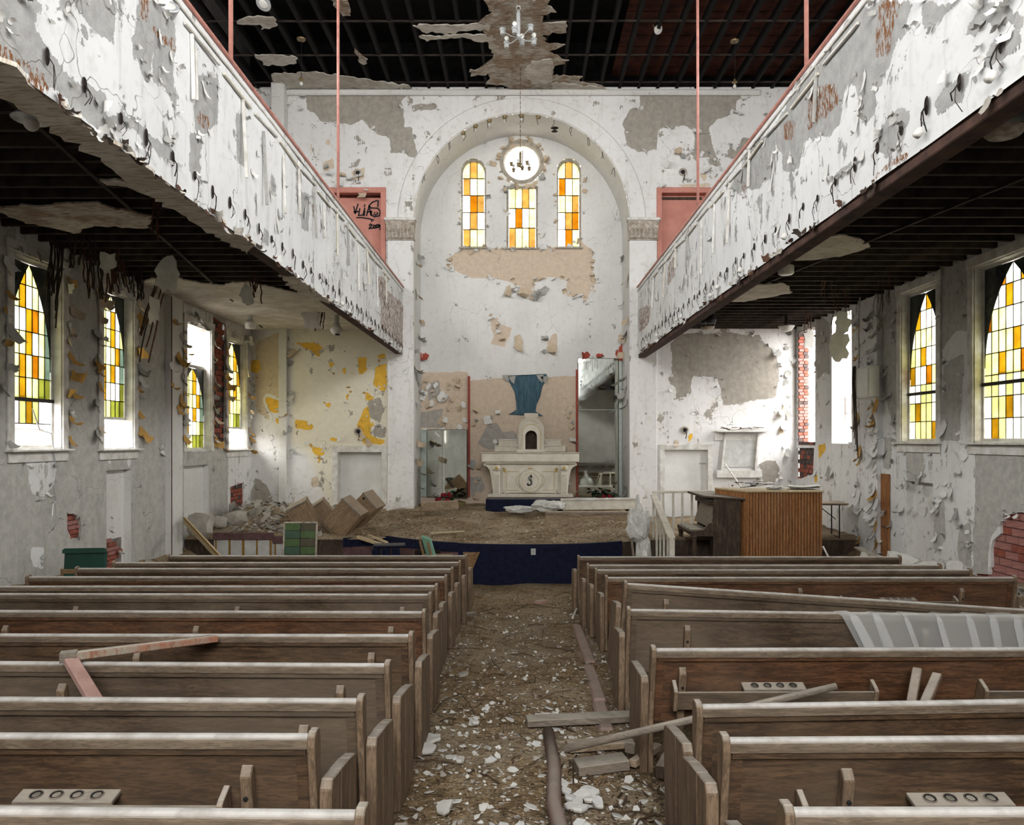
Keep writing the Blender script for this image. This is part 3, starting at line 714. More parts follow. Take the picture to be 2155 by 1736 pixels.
# ---- galleries
Z1 = (2.993, 0, 0); Z4 = (2.993, 1435, 0)
fl_bare = [side2(p, GXL, *Z1) for p in (
    [(0, 0), (745, 0), (735, 250), (720, 290), (640, 230), (560, 160), (500, 60), (440, 20), (400, 60), (350, 190), (315, 80), (230, 90), (235, 200), (300, 300), (380, 400), (420, 440), (500, 510), (600, 580), (650, 640), (640, 760), (660, 860), (380, 600), (300, 520), (0, 330)],
    [(865, 0), (1000, 0), (1100, 150), (1100, 660), (1040, 560), (970, 340), (945, 510), (900, 450), (830, 270)], [(1220, 470), (1370, 480), (1385, 650), (1380, 780), (1310, 800), (1290, 830), (1230, 830)],
    [(1190, 830), (1265, 840), (1265, 1080), (1195, 1080)], [(620, 740), (850, 750), (900, 820), (1000, 870), (1100, 960), (1110, 1000), (1000, 1000), (950, 900), (800, 800), (650, 790)],
    [(1480, 700), (1550, 740), (1570, 1060), (1500, 1020)], [(1700, 1100), (1730, 1120), (1740, 1240), (1700, 1230)], [(1880, 1200), (1950, 1230), (1950, 1480), (1900, 1450)])]
fl_rust = [side2([(800, 600), (850, 640), (850, 735), (800, 690)], GXL), side2([(790, 575), (812, 590), (812, 640), (792, 620)], GXL)] + [side2(p, GXL, *Z1) for p in ([(970, 170), (1100, 270), (1105, 310), (1000, 270)], [(0, 330), (280, 470), (300, 560), (200, 520), (0, 370)], [(890, 0), (940, 0), (930, 130), (880, 120)], [(1250, 720), (1310, 740), (1300, 800), (1240, 760)], [(1960, 1260), (2000, 1300), (1990, 1400), (1970, 1380)])]
fr_bare = [side2(p, GXR, *Z4) for p in (
    [(1030, 150), (1260, 0), (1480, 0), (1470, 40), (1420, 100), (1400, 230), (1350, 290), (1300, 420), (1250, 520), (1200, 600), (1220, 700), (1150, 820), (1110, 500), (1030, 580), (990, 800), (860, 880), (800, 870), (780, 900), (740, 1040), (640, 1100), (630, 960), (600, 960), (580, 1080), (490, 1180), (300, 1200), (420, 960), (600, 760), (680, 640), (740, 500), (830, 440)],
    [(1500, 0), (1740, 0), (1680, 100), (1600, 160), (1520, 180), (1500, 110)], [(1880, 0), (2040, 0), (2155, 60), (2155, 200), (2000, 150), (1850, 220), (1700, 280), (1660, 310), (1750, 200), (1860, 100)],
    [(1250, 800), (1420, 680), (1440, 720), (1380, 900), (1300, 980), (1220, 940)], [(900, 1120), (1060, 1020), (1080, 1060), (920, 1180)], [(1680, 520), (1800, 450), (1760, 640), (1600, 740), (1580, 640)], [(1960, 260), (2120, 160), (2155, 180), (2155, 300), (2000, 380), (1900, 420)])]
fr_rust = [side2([(1345, 700), (1365, 680), (1370, 640), (1345, 650)], GXR), side2([(1405, 560), (1420, 540), (1420, 580), (1405, 600)], GXR)] + [side2(p, GXR, *Z4) for p in ([(1240, 50), (1290, 0), (1400, 0), (1330, 230), (1330, 340), (1230, 350), (1220, 230)], [(800, 550), (960, 520), (1005, 640), (900, 740), (790, 840)], [(640, 800), (730, 740), (720, 800), (690, 900), (650, 880)], [(1500, 0), (1590, 0), (1570, 40)], [(380, 1170), (410, 1160), (400, 1240)], [(1390, 980), (1500, 940), (1300, 1060), (1240, 1110)])]
def gallery(name, X, s, bare, rust):
    g = link(name, None); g['kind'] = 'structure'
    ys = axis(YREAR, 3.5, .5)[:-1] + axis(3.5, YB - .02, .055)
    zz = axis(ZBm, ZT, .055)
    plaster('gallery_front', [(ys, zz, [])], lambda u, v: (X + s * (.018 * mnoise.noise(Vector((u * 1.1, v * 1.3, X))) if v < ZT - .1 else 0), u, v), W['fascia'], {'bare': bare, 'rust': rust}, kind=None, parent=g)
    MB().box((X + s * .21, 7.4, (ZG + ZT) / 2), (.04, 26.8, ZT - ZG)).build('gallery_front_back', M['dark_joist'], g)
    return g
gal_l = gallery('trim_gallery_front_left', GXL, -1, fl_bare, fl_rust)
gal_r = gallery('trim_gallery_front_right', GXR, 1, fr_bare, fr_rust)
for g, X, s in ((gal_l, GXL, -1), (gal_r, GXR, 1)):
    # boxed beam under the front, rail on top, edge board, joists, floor boards
    MB().box((X + s * .12, 7.4, ZBm + (.17 if s < 0 else .06)), (.19, 26.8, .30)).build('beam', M['beam_brown'], g, bevel=.01)
    MB().box((X + s * .02, 7.4, ZT + .01), (.10, 26.8, .05)).build('top_rail', M['pink_metal'], g, bevel=.012)
    MB().box((X + s * .12, 7.4, ZT + .055), (.20, 26.8, .035)).build('top_board', M['grey_timber'], g, bevel=.008)
    MB().box((X - s * .012, 7.4, ZT - .10), (.022, 26.8, .03)).build('moulding', M['white_trim'], g, bevel=.006)
    xa, xb = (XL, X - .03) if s < 0 else (X + .03, XR)
    jm = MB().box((0, 0, 0), (xb - xa, .06, .24)).mesh('joist', M['dark_joist'])
    for k in range(40):
        o = link('joist', jm, g); o.location = ((xa + xb) / 2, 4.6 + k * .418, ZG + .13)
    for k in range(22):
        MB().box((xa + (xb - xa) * (k + .5) / 22, 12.5, ZG + .265 + .006 * (k % 2)), ((xb - xa) / 22 - .008, 17.4, .025)).build('floor_board', M['dark_joist'], g)
    MB().bar((xa + .4, 20.8, ZG - .01), (xb - .9, 4.2, ZG - .01), .05, .02).build('diagonal_brace', M['dark_joist'], g)
    MB().box(((xa + xb) / 2, 7.4, ZG + .30), (xb - xa, 26.8, .02)).build('subfloor', M['black_wood'], g)
# soffit plaster that still hangs
scrap([(XL, 14.6), (-6.6, 14.1), (-5.9, 14.9), (-5.2, 14.6), (-4.6, 15.6), (-3.9, 15.2), (-3.45, 16.4), (-3.45, 18.0), (-3.9, 19.4), (-3.5, 20.88), (XL, 20.88)], ZG - .02, 'soffit_plaster', M['ceil_pale'], gal_l, 80)
scrap([(-6.9, 9.9), (-5.4, 9.7), (-5.0, 10.3), (-5.3, 10.9), (-6.0, 10.7), (-6.5, 11.1), (-6.9, 10.5)], ZG - .03, 'soffit_plaster', M['ceil_scrap'], gal_l, 81)
scrap([(-4.9, 8.9), (-3.7, 8.6), (-3.4, 9.6), (-4.3, 9.7)], ZG - .03, 'soffit_plaster', M['ceil_pale'], gal_l, 82)
scrap([(-7.3, 8.7), (-6.7, 8.6), (-6.5, 9.0), (-7.2, 9.1)], ZG - .03, 'soffit_plaster', M['ceil_pale'], gal_l, 83)
scrap([(3.6, 11.6), (4.8, 11.2), (5.5, 11.9), (5.2, 12.6), (4.3, 12.9), (3.7, 12.3)], ZG - .03, 'soffit_plaster', M['ceil_pale'], gal_r, 84)
scrap([(3.9, 14.9), (5.1, 14.7), (5.6, 15.6), (4.9, 16.6), (4.0, 16.4)], ZG - .03, 'soffit_plaster', M['ceil_pale'], gal_r, 85)
# white soffit strip left on the underside of the left beam
scrap([(GXL - .01, 4.4), (GXL - .01, 9.2), (GXL - .22, 9.5), (GXL - .30, 8.6), (GXL - .34, 7.2), (GXL - .30, 6), (GXL - .34, 5), (GXL - .26, 4.5)], ZBm - .005, 'beam_plaster', M['soffit_white'], gal_l, 86, .03)
scrap([(GXL - .01, 10.9), (GXL - .01, 12.9), (GXL - .24, 12.6), (GXL - .30, 11.6), (GXL - .24, 10.8)], ZBm - .005, 'beam_plaster', M['soffit_white'], gal_l, 87, .03)
# neighbours outside and the ground
t = NT('pale_brick_outside'); bt = t.n.new('ShaderNodeTexBrick'); bt.inputs['Scale'].default_value = 4
for nm, c in (('Color1', (.55, .32, .27)), ('Color2', (.48, .26, .22)), ('Mortar', (.62, .58, .54))): bt.inputs[nm].default_value = (*c, 1)
t.link(t.coords((1, 1, 1), (math.pi / 2, 0, math.pi / 2)), bt.inputs['Vector']); M['outside_brick'] = t.done(bt.outputs['Color'], .9, .1)
M['outside_pale'] = simple('pale_render_outside', (.62, .60, .57), (.5, .48, .46), .9, 2)
def house(x, y, w, l, h, wall, lab, n):
    o = thing('neighbour_house', lab, 'building', (x, y, -.3))
    MB().box((0, 0, h / 2), (w, l, h)).build('house_wall', wall, o)
    MB().prism([(-w / 2 - .2, h), (w / 2 + .2, h), (0, h + 1.1)], -l / 2 - .2, l / 2 + .2, 'Y').build('roof', M['brick_dark'], o)
    sx = -1 if x > 0 else 1
    for k in range(n):
        f = MB().box((sx * (w / 2 + .02), -l / 2 + l * (k + .5) / n, h * .55), (.06, 1.0, 1.5)).build('house_window', M['white_trim'], o)
        MB().box((sx * (w / 2 + .055), -l / 2 + l * (k + .5) / n, h * .55), (.02, .84, 1.34)).build('pane', M['dark_glass'], f)
house(15.5, 24, 4, 22, 4.4, M['outside_brick'], 'brick house seen through the open window holes by the wooden console', 7)
house(-15.5, 16, 4, 18, 3.6, M['outside_pale'], 'pale rendered house seen under the raised coloured window panes', 6)
o = MB().box((0, 10, -.6), (120, 120, .2)).build('ground', M['mortar']); o['kind'] = 'structure'
# ------------------------------------------------------------------ glass
def glass(name, col, clear=.6):
    """thin coloured glass: part of the light goes straight through, part is scattered"""
    m = bpy.data.materials.new(name); m.use_nodes = True; t = m.node_tree; t.nodes.clear()
    out = t.nodes.new('ShaderNodeOutputMaterial'); mx = t.nodes.new('ShaderNodeMixShader'); mx.inputs[0].default_value = clear
    c = tuple(math.sqrt(x) for x in col)
    tc = t.nodes.new('ShaderNodeTexCoord'); nz = t.nodes.new('ShaderNodeTexNoise'); nz.inputs['Scale'].default_value = 5; nz.inputs['Detail'].default_value = 3
    t.links.new(tc.outputs['Object'], nz.inputs['Vector'])
    mr = t.nodes.new('ShaderNodeMapRange'); t.links.new(nz.outputs['Fac'], mr.inputs[0]); mr.inputs[1].default_value = .3; mr.inputs[2].default_value = .7; mr.inputs[3].default_value = .78; mr.inputs[4].default_value = 1.08
    mm = t.nodes.new('ShaderNodeMix'); mm.data_type = 'RGBA'; mm.blend_type = 'MULTIPLY'; mm.inputs[0].default_value = 1; mm.inputs[6].default_value = (*c, 1)
    t.links.new(mr.outputs[0], mm.inputs[7])
    tr = t.nodes.new('ShaderNodeBsdfTransparent'); tl = t.nodes.new('ShaderNodeBsdfTranslucent')
    t.links.new(mm.outputs[2], tr.inputs[0]); t.links.new(mm.outputs[2], tl.inputs[0])
    t.links.new(tl.outputs[0], mx.inputs[1]); t.links.new(tr.outputs[0], mx.inputs[2])
    t.links.new(mx.outputs[0], out.inputs[0]); return m
G = {'w': glass('milky_glass', (.36, .36, .29)), 'y': glass('pale_yellow_glass', (.21, .20, .070)), 'a': glass('amber_glass', (.092, .046, .0012)), 'o': glass('deep_amber_glass', (.078, .025, .0006)),
     'g': glass('yellow_green_glass', (.046, .050, .006)), 'q': glass('aqua_glass', (.038, .055, .040)), 'b': glass('honey_glass', (.090, .046, .009)), 'c': glass('clear_dusty_glass', (.6, .6, .58), .9)}

def clip_poly(poly, conv):
    """Sutherland-Hodgman: poly clipped by a convex counter-clockwise polygon"""
    out = poly
    for i in range(len(conv)):
        a, b = conv[i], conv[(i + 1) % len(conv)]; inp, out = out, []
        if not inp: return []
        def side(p): return (b[0] - a[0]) * (p[1] - a[1]) - (b[1] - a[1]) * (p[0] - a[0])
        for j in range(len(inp)):
            p, q = inp[j - 1], inp[j]; sp, sq = side(p), side(q)
            if sq >= 0:
                if sp < 0: k = sp / (sp - sq); out.append((p[0] + (q[0] - p[0]) * k, p[1] + (q[1] - p[1]) * k))
                out.append(q)
            elif sp >= 0: k = sp / (sp - sq); out.append((p[0] + (q[0] - p[0]) * k, p[1] + (q[1] - p[1]) * k))
    return out
def area(p): return abs(sum(p[i - 1][0] * p[i][1] - p[i][0] * p[i - 1][1] for i in range(len(p)))) / 2

def lancet(y0, y1, zb, zs, zt, n=9):
    """pointed-arch outline, counter-clockwise"""
    hw = (y1 - y0) / 2; c = (y0 + y1) / 2; h = zt - zs; R = (hw * hw + h * h) / (2 * hw)
    rt = [(c + hw - (R - math.sqrt(max(0, R * R - (h * k / n) ** 2))), zs + h * k / n) for k in range(n)]
    return [(y0, zb), (y1, zb)] + rt + [(c, zt)] + [(2 * c - a, b) for a, b in rt[::-1]]

window_no = [0]
def side_window(X, s, op, glass_z, cols, rows, colour, near_first, label_part=None, lead=True, missing=(), spring=.42, casing=True, bar=None, sill=True, frame_mat='white_trim', tilt=0.0):
    """window in a side wall: liner, casing boards, sill, dark spandrels, pointed stained-glass panes, leads"""
    y0, y1, z0, z1 = op; window_no[0] += 1
    w = link('window_%d' % window_no[0], None); w['kind'] = 'structure'
    fm = M[frame_mat]; dx = s * .28
    # liner
    lt = .02
    for a in ((y0 + lt / 2, (z0 + z1) / 2, lt, z1 - z0), (y1 - lt / 2, (z0 + z1) / 2, lt, z1 - z0), ((y0 + y1) / 2, z0 + lt / 2, y1 - y0, lt), ((y0 + y1) / 2, z1 - lt / 2, y1 - y0, lt)):
        MB().box((X + dx / 2, a[0], a[1]), (.28, a[2], a[3])).build('jamb', fm, w)
    if casing:
        cw = .15
        for yy in (y0 - cw / 2, y1 + cw / 2):
            MB().box((X - s * .016, yy, (z0 + z1) / 2 + .02), (.032, cw, z1 - z0 + .1)).build('casing', fm, w, bevel=.006)
        MB().box((X - s * .02, (y0 + y1) / 2, z1 + .09), (.045, y1 - y0 + 2 * cw + .06, .17)).build('header', fm, w, bevel=.008)
    if sill:
        MB().box((X - s * .05, (y0 + y1) / 2, z0 - .02), (.16, y1 - y0 + .36, .035)).build('sill', fm, w, bevel=.008)
        MB().box((X - s * .02, (y0 + y1) / 2, z0 - .12), (.035, y1 - y0 + .26, .15)).build('sill_apron', fm, w, bevel=.006)
    gx = X + s * .15; gb, gt = glass_z
    if cols:
        ya, yb = y0 + .055, y1 - .055; zs = gb + (gt - gb) * spring
        arch = lancet(ya + .01, yb - .01, gb + .02, zs, gt - .03)
        # sash
        for yy in (ya - .02, yb + .02):
            MB().box((gx, yy, (gb + gt) / 2), (.05, .05, gt - gb + .04)).build('sash_stile', fm, w)
        MB().box((gx, (ya + yb) / 2, gb), (.05, yb - ya, .05)).build('sash_rail', fm, w)
        MB().box((gx, (ya + yb) / 2, gt + .02), (.05, yb - ya, .07)).build('sash_rail', fm, w)
        # spandrels
        n = len(arch); up = arch[2:]
        half = len(up) // 2
        right = up[:half + 1]; left = up[half:]
        MB().prism(right + [(yb, gt), (yb, right[0][1])], gx - .006, gx + .006, 'X').build('spandrel', M['dark_glass'], w)
        MB().prism(left + [(ya, left[-1][1]), (ya, gt)], gx - .006, gx + .006, 'X').build('spandrel', M['dark_glass'], w)
        rnd = random.Random(window_no[0] * 7)
        lead_mb = MB(); cwid = (yb - ya) / cols; rh = (gt - gb) / rows
        for r in range(rows):
            for c in range(cols):
                if (r, c) in missing: continue
                q = [(ya + c * cwid + .004, gb + r * rh + .004), (ya + (c + 1) * cwid - .004, gb + r * rh + .004), (ya + (c + 1) * cwid - .004, gb + (r + 1) * rh - .004), (ya + c * cwid + .004, gb + (r + 1) * rh - .004)]
                q = clip_poly(q, arch)
                if len(q) < 3 or area(q) < .0012: continue
                MB().prism(q, gx - .002, gx + .002, 'X').build('pane', G[colour(r, c, rnd)], w)
        rowmiss = {r for r in range(rows) if all((r, c) in missing for c in range(cols))}
        for r in range(1, rows):
            zz = gb + r * rh
            q = clip_poly([(ya, zz - .007), (yb, zz - .007), (yb, zz + .007), (ya, zz + .007)], arch)
            if len(q) >= 3 and not ({r, r - 1} <= rowmiss): lead_mb.prism(q, gx - .011, gx + .011, 'X')
        for c in range(1, cols):
            yy = ya + c * cwid; lo = min([r for r in range(rows) if (r, c) not in missing or (r, c - 1) not in missing] or [0])
            q = clip_poly([(yy - .005, gb + lo * rh), (yy + .005, gb + lo * rh), (yy + .005, gt), (yy - .005, gt)], arch)
            if len(q) >= 3: lead_mb.prism(q, gx - .009, gx + .009, 'X')
        lead_mb.build('lead_came', M['lead'], w)
        if bar is not None:
            MB().box((gx - s * .02, (ya + yb) / 2, bar), (.05, yb - ya + .05, .055)).build('saddle_bar', M['lead'], w)
    return w

def col_left(r, c, rnd):
    k = (r * 3 + 2) % 7
    if c == (2 if r % 4 in (2, 3) else 3) and r >= 1: return 'a'
    if c == 4 and r in (3, 5): return 'o'
    if c == 6: return 'q' if r > 2 else 'g'
    if c == 5 and r < 3: return 'g'
    return 'y' if rnd.random() < .62 else 'w'
def col_left2(r, c, rnd):
    if c == (3 if r % 3 else 4) and r > 1: return 'a'
    if c == 1 and r in (1, 2): return 'a'
    if c == 5 and r < 4: return 'g' if r < 2 else 'q'
    if r == 0: return 'g' if c > 2 else 'y'
    return 'y' if rnd.random() < .6 else 'w'
def col_right(r, c, rnd):
    if (c + 2 * r) % 5 == 1 and r % 3 != 2: return 'a'
    if (c + r) % 7 == 5 and r % 2: return 'o'
    return 'y' if rnd.random() < .45 else 'w'
# left wall, from near to far
side_window(XL, -1, WL[0], (2.90, 5.72), 7, 8, col_left, True, bar=3.62, missing={(0, c) for c in range(7)} | {(1, 0), (1, 1), (1, 6), (1, 5)})
side_window(XL, -1, WL[1], (3.40, 5.70), 6, 7, col_left2, True)
side_window(XL, -1, WL[2], (2.80, 4.68), 6, 6, col_left2, True, sill=False)
side_window(XL, -1, WL[3], (3.32, 5.56), 5, 6, col_left2, True)
# right wall
side_window(XR, 1, WR[0], (3.0, 5.84), 8, 8, col_right, True, bar=3.92)
side_window(XR, 1, WR[1], (3.0, 5.84), 6, 8, col_right, True, bar=3.90)
wb_ = side_window(XR, 1, WR[2], (0, 0), 0, 0, None, True, casing=False, sill=False)
for yy in (17.72, 18.08):
    MB().tube([(XR + .14, yy, 2.9), (XR + .14, yy + .01, 6.0)], .009, 6).build('iron_rod', M['lath'], wb_)
wa_ = side_window(XR, 1, WR[3], (0, 0), 0, 0, None, True, casing=False, sill=False, frame_mat='mortar')
bm_ = {k: MB().box((0, 0, 0), (.125, .05, .072)).mesh('brick', M[k], bevel=.004) for k in ('brick_red', 'brick_pink', 'brick_dark')}
rnd = random.Random(5)
for r in range(36):
    for c in range(2):
        o = link('brick', bm_[rnd.choice(('brick_red', 'brick_pink', 'brick_pink', 'brick_red', 'brick_dark'))], wa_)
        o.location = (XR + .07 + c * .14 - (.03 if r % 2 else 0), 20.71 + rnd.uniform(-.006, .006), 2.92 + r * .084)

# ---- apse windows
def apse_window(poly, cols, rows, rect, seed, circle=None):
    window_no[0] += 1; w = link('window_%d' % window_no[0], None); w['kind'] = 'structure'
    x0, x1, z0, z1 = rect; y = YA + .12; rnd = random.Random(seed)
    inner = [((p[0] - (x0 + x1) / 2) * .86 + (x0 + x1) / 2, (p[1] - (z0 + z1) / 2) * .955 + (z0 + z1) / 2) for p in poly]
    n = len(poly); mb = MB()
    for i in range(n):
        a, b, c, d = poly[i], poly[(i + 1) % n], inner[(i + 1) % n], inner[i]
        mb.add([(a[0], y - .06, a[1]), (b[0], y - .06, b[1]), (c[0], y - .03, c[1]), (d[0], y - .03, d[1]), (d[0], y + .05, d[1]), (c[0], y + .05, c[1])], [(0, 1, 2, 3), (3, 2, 5, 4)])
    mb.build('window_frame', M['frame_tan'], w)
    xs0, xs1 = min(p[0] for p in inner), max(p[0] for p in inner); zs0, zs1 = min(p[1] for p in inner), max(p[1] for p in inner)
    cw = (xs1 - xs0) / cols; rh = (zs1 - zs0) / rows; lead_mb = MB()
    for r in range(rows):
        for c in range(cols):
            q = clip_poly([(xs0 + c * cw + .008, zs0 + r * rh + .008), (xs0 + (c + 1) * cw - .008, zs0 + r * rh + .008), (xs0 + (c + 1) * cw - .008, zs0 + (r + 1) * rh - .008), (xs0 + c * cw + .008, zs0 + (r + 1) * rh - .008)], inner)
            if len(q) < 3: continue
            k = (r * cols + c + seed) % 7
            if seed == 1 and (r, c) == (2, 0): continue
            if seed == 3 and (r, c) == (0, 0): continue
            g = 'o' if (r, c) in {1: ((2, 1),), 2: ((1, 1),), 3: ((0, 1), (1, 2), (3, 0))}[seed] else ('w' if (r + 2 * c) % 4 == 1 else ('b' if (r * 2 + c) % 3 == 0 else 'y'))
            MB().prism(q, y - .002, y + .002, 'Y').build('pane', G[g], w)
    for r in range(1, rows):
        q = clip_poly([(xs0, zs0 + r * rh - .012), (xs1, zs0 + r * rh - .012), (xs1, zs0 + r * rh + .012), (xs0, zs0 + r * rh + .012)], inner)
        if len(q) > 2: lead_mb.prism(q, y - .012, y + .012, 'Y')
    for c in range(1, cols):
        q = clip_poly([(xs0 + c * cw - .010, zs0), (xs0 + c * cw + .010, zs0), (xs0 + c * cw + .010, zs1), (xs0 + c * cw - .010, zs1)], inner)
        if len(q) > 2: lead_mb.prism(q, y - .012, y + .012, 'Y')
    lead_mb.build('lead_came', M['muntin'], w)
    MB().box(((x0 + x1) / 2, YA - .02, z0 - .02), (x1 - x0 + .1, .12, .05)).build('sill', M['frame_tan'], w, bevel=.01)
    return w
M['frame_tan'] = simple('weathered_tan_frame', (.46, .42, .35), (.30, .27, .22), .8, 9)
M['muntin'] = simple('brown_muntin', (.16, .10, .05), (.08, .05, .03), .8, 9)
apse_window(APL, 3, 5, (wl0, wl1, wb, wt), 1)
apse_window(APC, 4, 3, (wc0, wc1, cb, ct), 2)
apse_window(APR, 3, 5, (wr0, wr1, wb, wt), 3)
# round window: ring frame, clear panes with a light cross of glazing bars
window_no[0] += 1; w = link('window_%d' % window_no[0], None); w['kind'] = 'structure'
cx_, cz_, cr_ = CIRC
mb = MB(); n = 32
for i in range(n):
    a0, a1 = 2 * math.pi * i / n, 2 * math.pi * (i + 1) / n
    ring = [(cr_ * 1.04, YA - .04), (cr_ * .86, YA - .02), (cr_ * .80, YA + .06), (cr_ * .80, YA + .2)]
    for (r0, ya_), (r1, yb_) in zip(ring, ring[1:]):
        mb.add([(cx_ + r0 * math.cos(a0), ya_, cz_ + r0 * math.sin(a0)), (cx_ + r0 * math.cos(a1), ya_, cz_ + r0 * math.sin(a1)), (cx_ + r1 * math.cos(a1), yb_, cz_ + r1 * math.sin(a1)), (cx_ + r1 * math.cos(a0), yb_, cz_ + r1 * math.sin(a0))], [(0, 1, 2, 3)])
mb.build('window_frame', M['frame_tan'], w, smooth=True)
rr = cr_ * .80
disc = [(cx_ + rr * math.cos(2 * math.pi * i / n), cz_ + rr * math.sin(2 * math.pi * i / n)) for i in range(n)]
for i in range(3):
    for j in range(2):
        q = clip_poly([(cx_ - rr + i * rr * 2 / 3, cz_ - rr + j * rr), (cx_ - rr + (i + 1) * rr * 2 / 3, cz_ - rr + j * rr), (cx_ - rr + (i + 1) * rr * 2 / 3, cz_ - rr + (j + 1) * rr), (cx_ - rr + i * rr * 2 / 3, cz_ - rr + (j + 1) * rr)], disc)
        MB().prism(q, YA + .10, YA + .104, 'Y').build('pane', G['c'], w)
mb = MB()
mb.box((cx_ + .02, YA + .09, cz_ + rr * .30), (.03, .02, rr * .9)); mb.box((cx_, YA + .09, cz_ + rr * .12), (rr * 1.2, .015, .012)); mb.box((cx_, YA + .09, cz_ + rr * .34), (rr * 1.2, .015, .012))
mb.build('glazing_bar', M['muntin'], w)
# ------------------------------------------------------------------ pews
def round_poly(w, h, r, n=4):
    """rectangle w x h centred on 0 with rounded top corners, bottom square"""
    pts = [(-w / 2, -h / 2), (w / 2, -h / 2)]
    for k in range(n + 1): a = math.pi / 2 * k / n; pts.append((w / 2 - r + r * math.cos(a), h / 2 - r + r * math.sin(a)))
    for k in range(n + 1): a = math.pi / 2 * (1 + k / n); pts.append((-w / 2 + r + r * math.cos(a), h / 2 - r + r * math.sin(a)))
    return pts
LEAN = .17                                            # the back leans towards the viewer at its top
PH = .92
pew_mesh = {}
def pew_pieces(L, tone):
    key = (round(L, 2), tone)
    if key in pew_mesh: return pew_mesh[key]
    d = {}; R = RX(LEAN); sh = math.tan(LEAN)
    def yb(z): return (PH - z) * sh                   # y of the back at height z (top at y = 0)
    wd = M[tone]
    z0, z1 = .36, .885
    d['back_panel'] = MB().prism([(yb(z0), z0), (yb(z0) + .026, z0), (yb(z1) + .026, z1), (yb(z1), z1)], -L / 2, L / 2, 'X').mesh('back_panel', wd)
    d['cap_rail'] = MB().prism([(a + .012, b + .905) for a, b in round_poly(.066, .056, .028, 7)], -L / 2 + .02, L / 2 - .02, 'X').mesh('cap_rail', M['pew_cap'], smooth=False)
    mb = MB(); zt = .868
    mb.prism([(yb(zt) - .016, zt - .022), (yb(zt), zt - .022), (yb(zt) , zt + .012), (yb(zt) - .022, zt + .012)], -L / 2 + .03, L / 2 - .03, 'X')
    d['moulding'] = mb.mesh('moulding', wd)
    st = MB().prism([(yb(.37) - .012, .37), (yb(.37), .37), (yb(.86), .86), (yb(.86) - .012, .86)], -.028, .028, 'X').mesh('back_stile', wd)
    d['stile'] = st
    d['seat'] = MB().box((0, .31, .435), (L - .04, .40, .035)).mesh('seat', wd, bevel=.01)
    d['seat_apron'] = MB().box((0, .47, .37), (L - .06, .025, .10)).mesh('seat_apron', wd)
    d['post'] = MB().prism([(.01, .02), (.10, .02), (.10 - .02, .40), (.062, .90), (.055, .935), (.035, .955), (-.01, .955), (-.032, .935), (-.04, .89), (.04, .40)], -.017, .017, 'X').mesh('end_post', M['pew_end'], bevel=.004)
    # end panel: three boards side by side, sloped arm top
    mb = MB()
    d['end'] = mb.prism([(.02, 0), (.20, 0), (.20, .70), (.05, .72), (.02, .68)], -.028, .028, 'X').mesh('end_board', M['pew_end'], bevel=.006)
    d['end2'] = MB().prism([(.203, 0), (.38, 0), (.38, .675), (.203, .70)], -.029, .029, 'X').mesh('end_board', M['pew_end'], bevel=.004)
    d['end3'] = MB().prism([(.383, 0), (.53, 0), (.53, .62), (.50, .65), (.383, .674)], -.028, .028, 'X').mesh('end_board', M['pew_end'], bevel=.006)
    d['brace'] = MB().prism([(yb(.05) - .012, 0), (yb(.05) + .03, 0), (yb(.70) + .0, .70), (yb(.79) - .002, .79), (yb(.79) - .02, .80), (yb(.74) - .058, .755), (yb(.30) - .062, .30), (yb(.05) - .05, 0)], -.026, .026, 'X').mesh('brace', M['pew_end'], bevel=.005)
    d['bolt'] = MB().lathe([(.010, -.003), (.010, .004), (.006, .006)], 8, Matrix.Translation((0, yb(.66) - .066, .66)) @ Matrix.Rotation(math.pi / 2, 4, 'X')).mesh('bolt_hole', M['ink'])
    pew_mesh[key] = d
    return d
def rack_pieces():
    if 'rack' in pew_mesh: return pew_mesh['rack']
    d = {}; sh = math.tan(LEAN)
    def yb(z): return (PH - z) * sh
    L = 1.38
    d['board'] = MB().box((0, yb(.57) - .10, .575), (L, .018, .13), RX(.06)).mesh('rack_board', M['pew_b'], bevel=.003)
    d['bottom'] = MB().box((0, yb(.52) - .055, .515), (L, .09, .014)).mesh('rack_bottom', M['pew_b'])
    d['end'] = MB().prism([(yb(.5) - .005, .50), (yb(.5) - .118, .50), (yb(.6) - .122, .645), (yb(.66) - .09, .665), (yb(.69) - .012, .70)], -.014, .014, 'X').mesh('rack_end', M['pew_end'], bevel=.003)
    d['cup'] = MB().box((0, yb(.62) - .045, .652), (.44, .085, .022), RX(.25)).mesh('cup_holder', M['grey_timber'], bevel=.003)
    d['hole'] = MB().lathe([(.026, -.004), (.026, .003), (.019, .004), (.018, -.002)], 14).mesh('cup_hole', M['ink'])
    d['rim'] = MB().lathe([(.0235, .0), (.027, .006), (.030, .0)], 14).mesh('cup_rim', M['grey_timber'])
    pew_mesh['rack'] = d
    return d
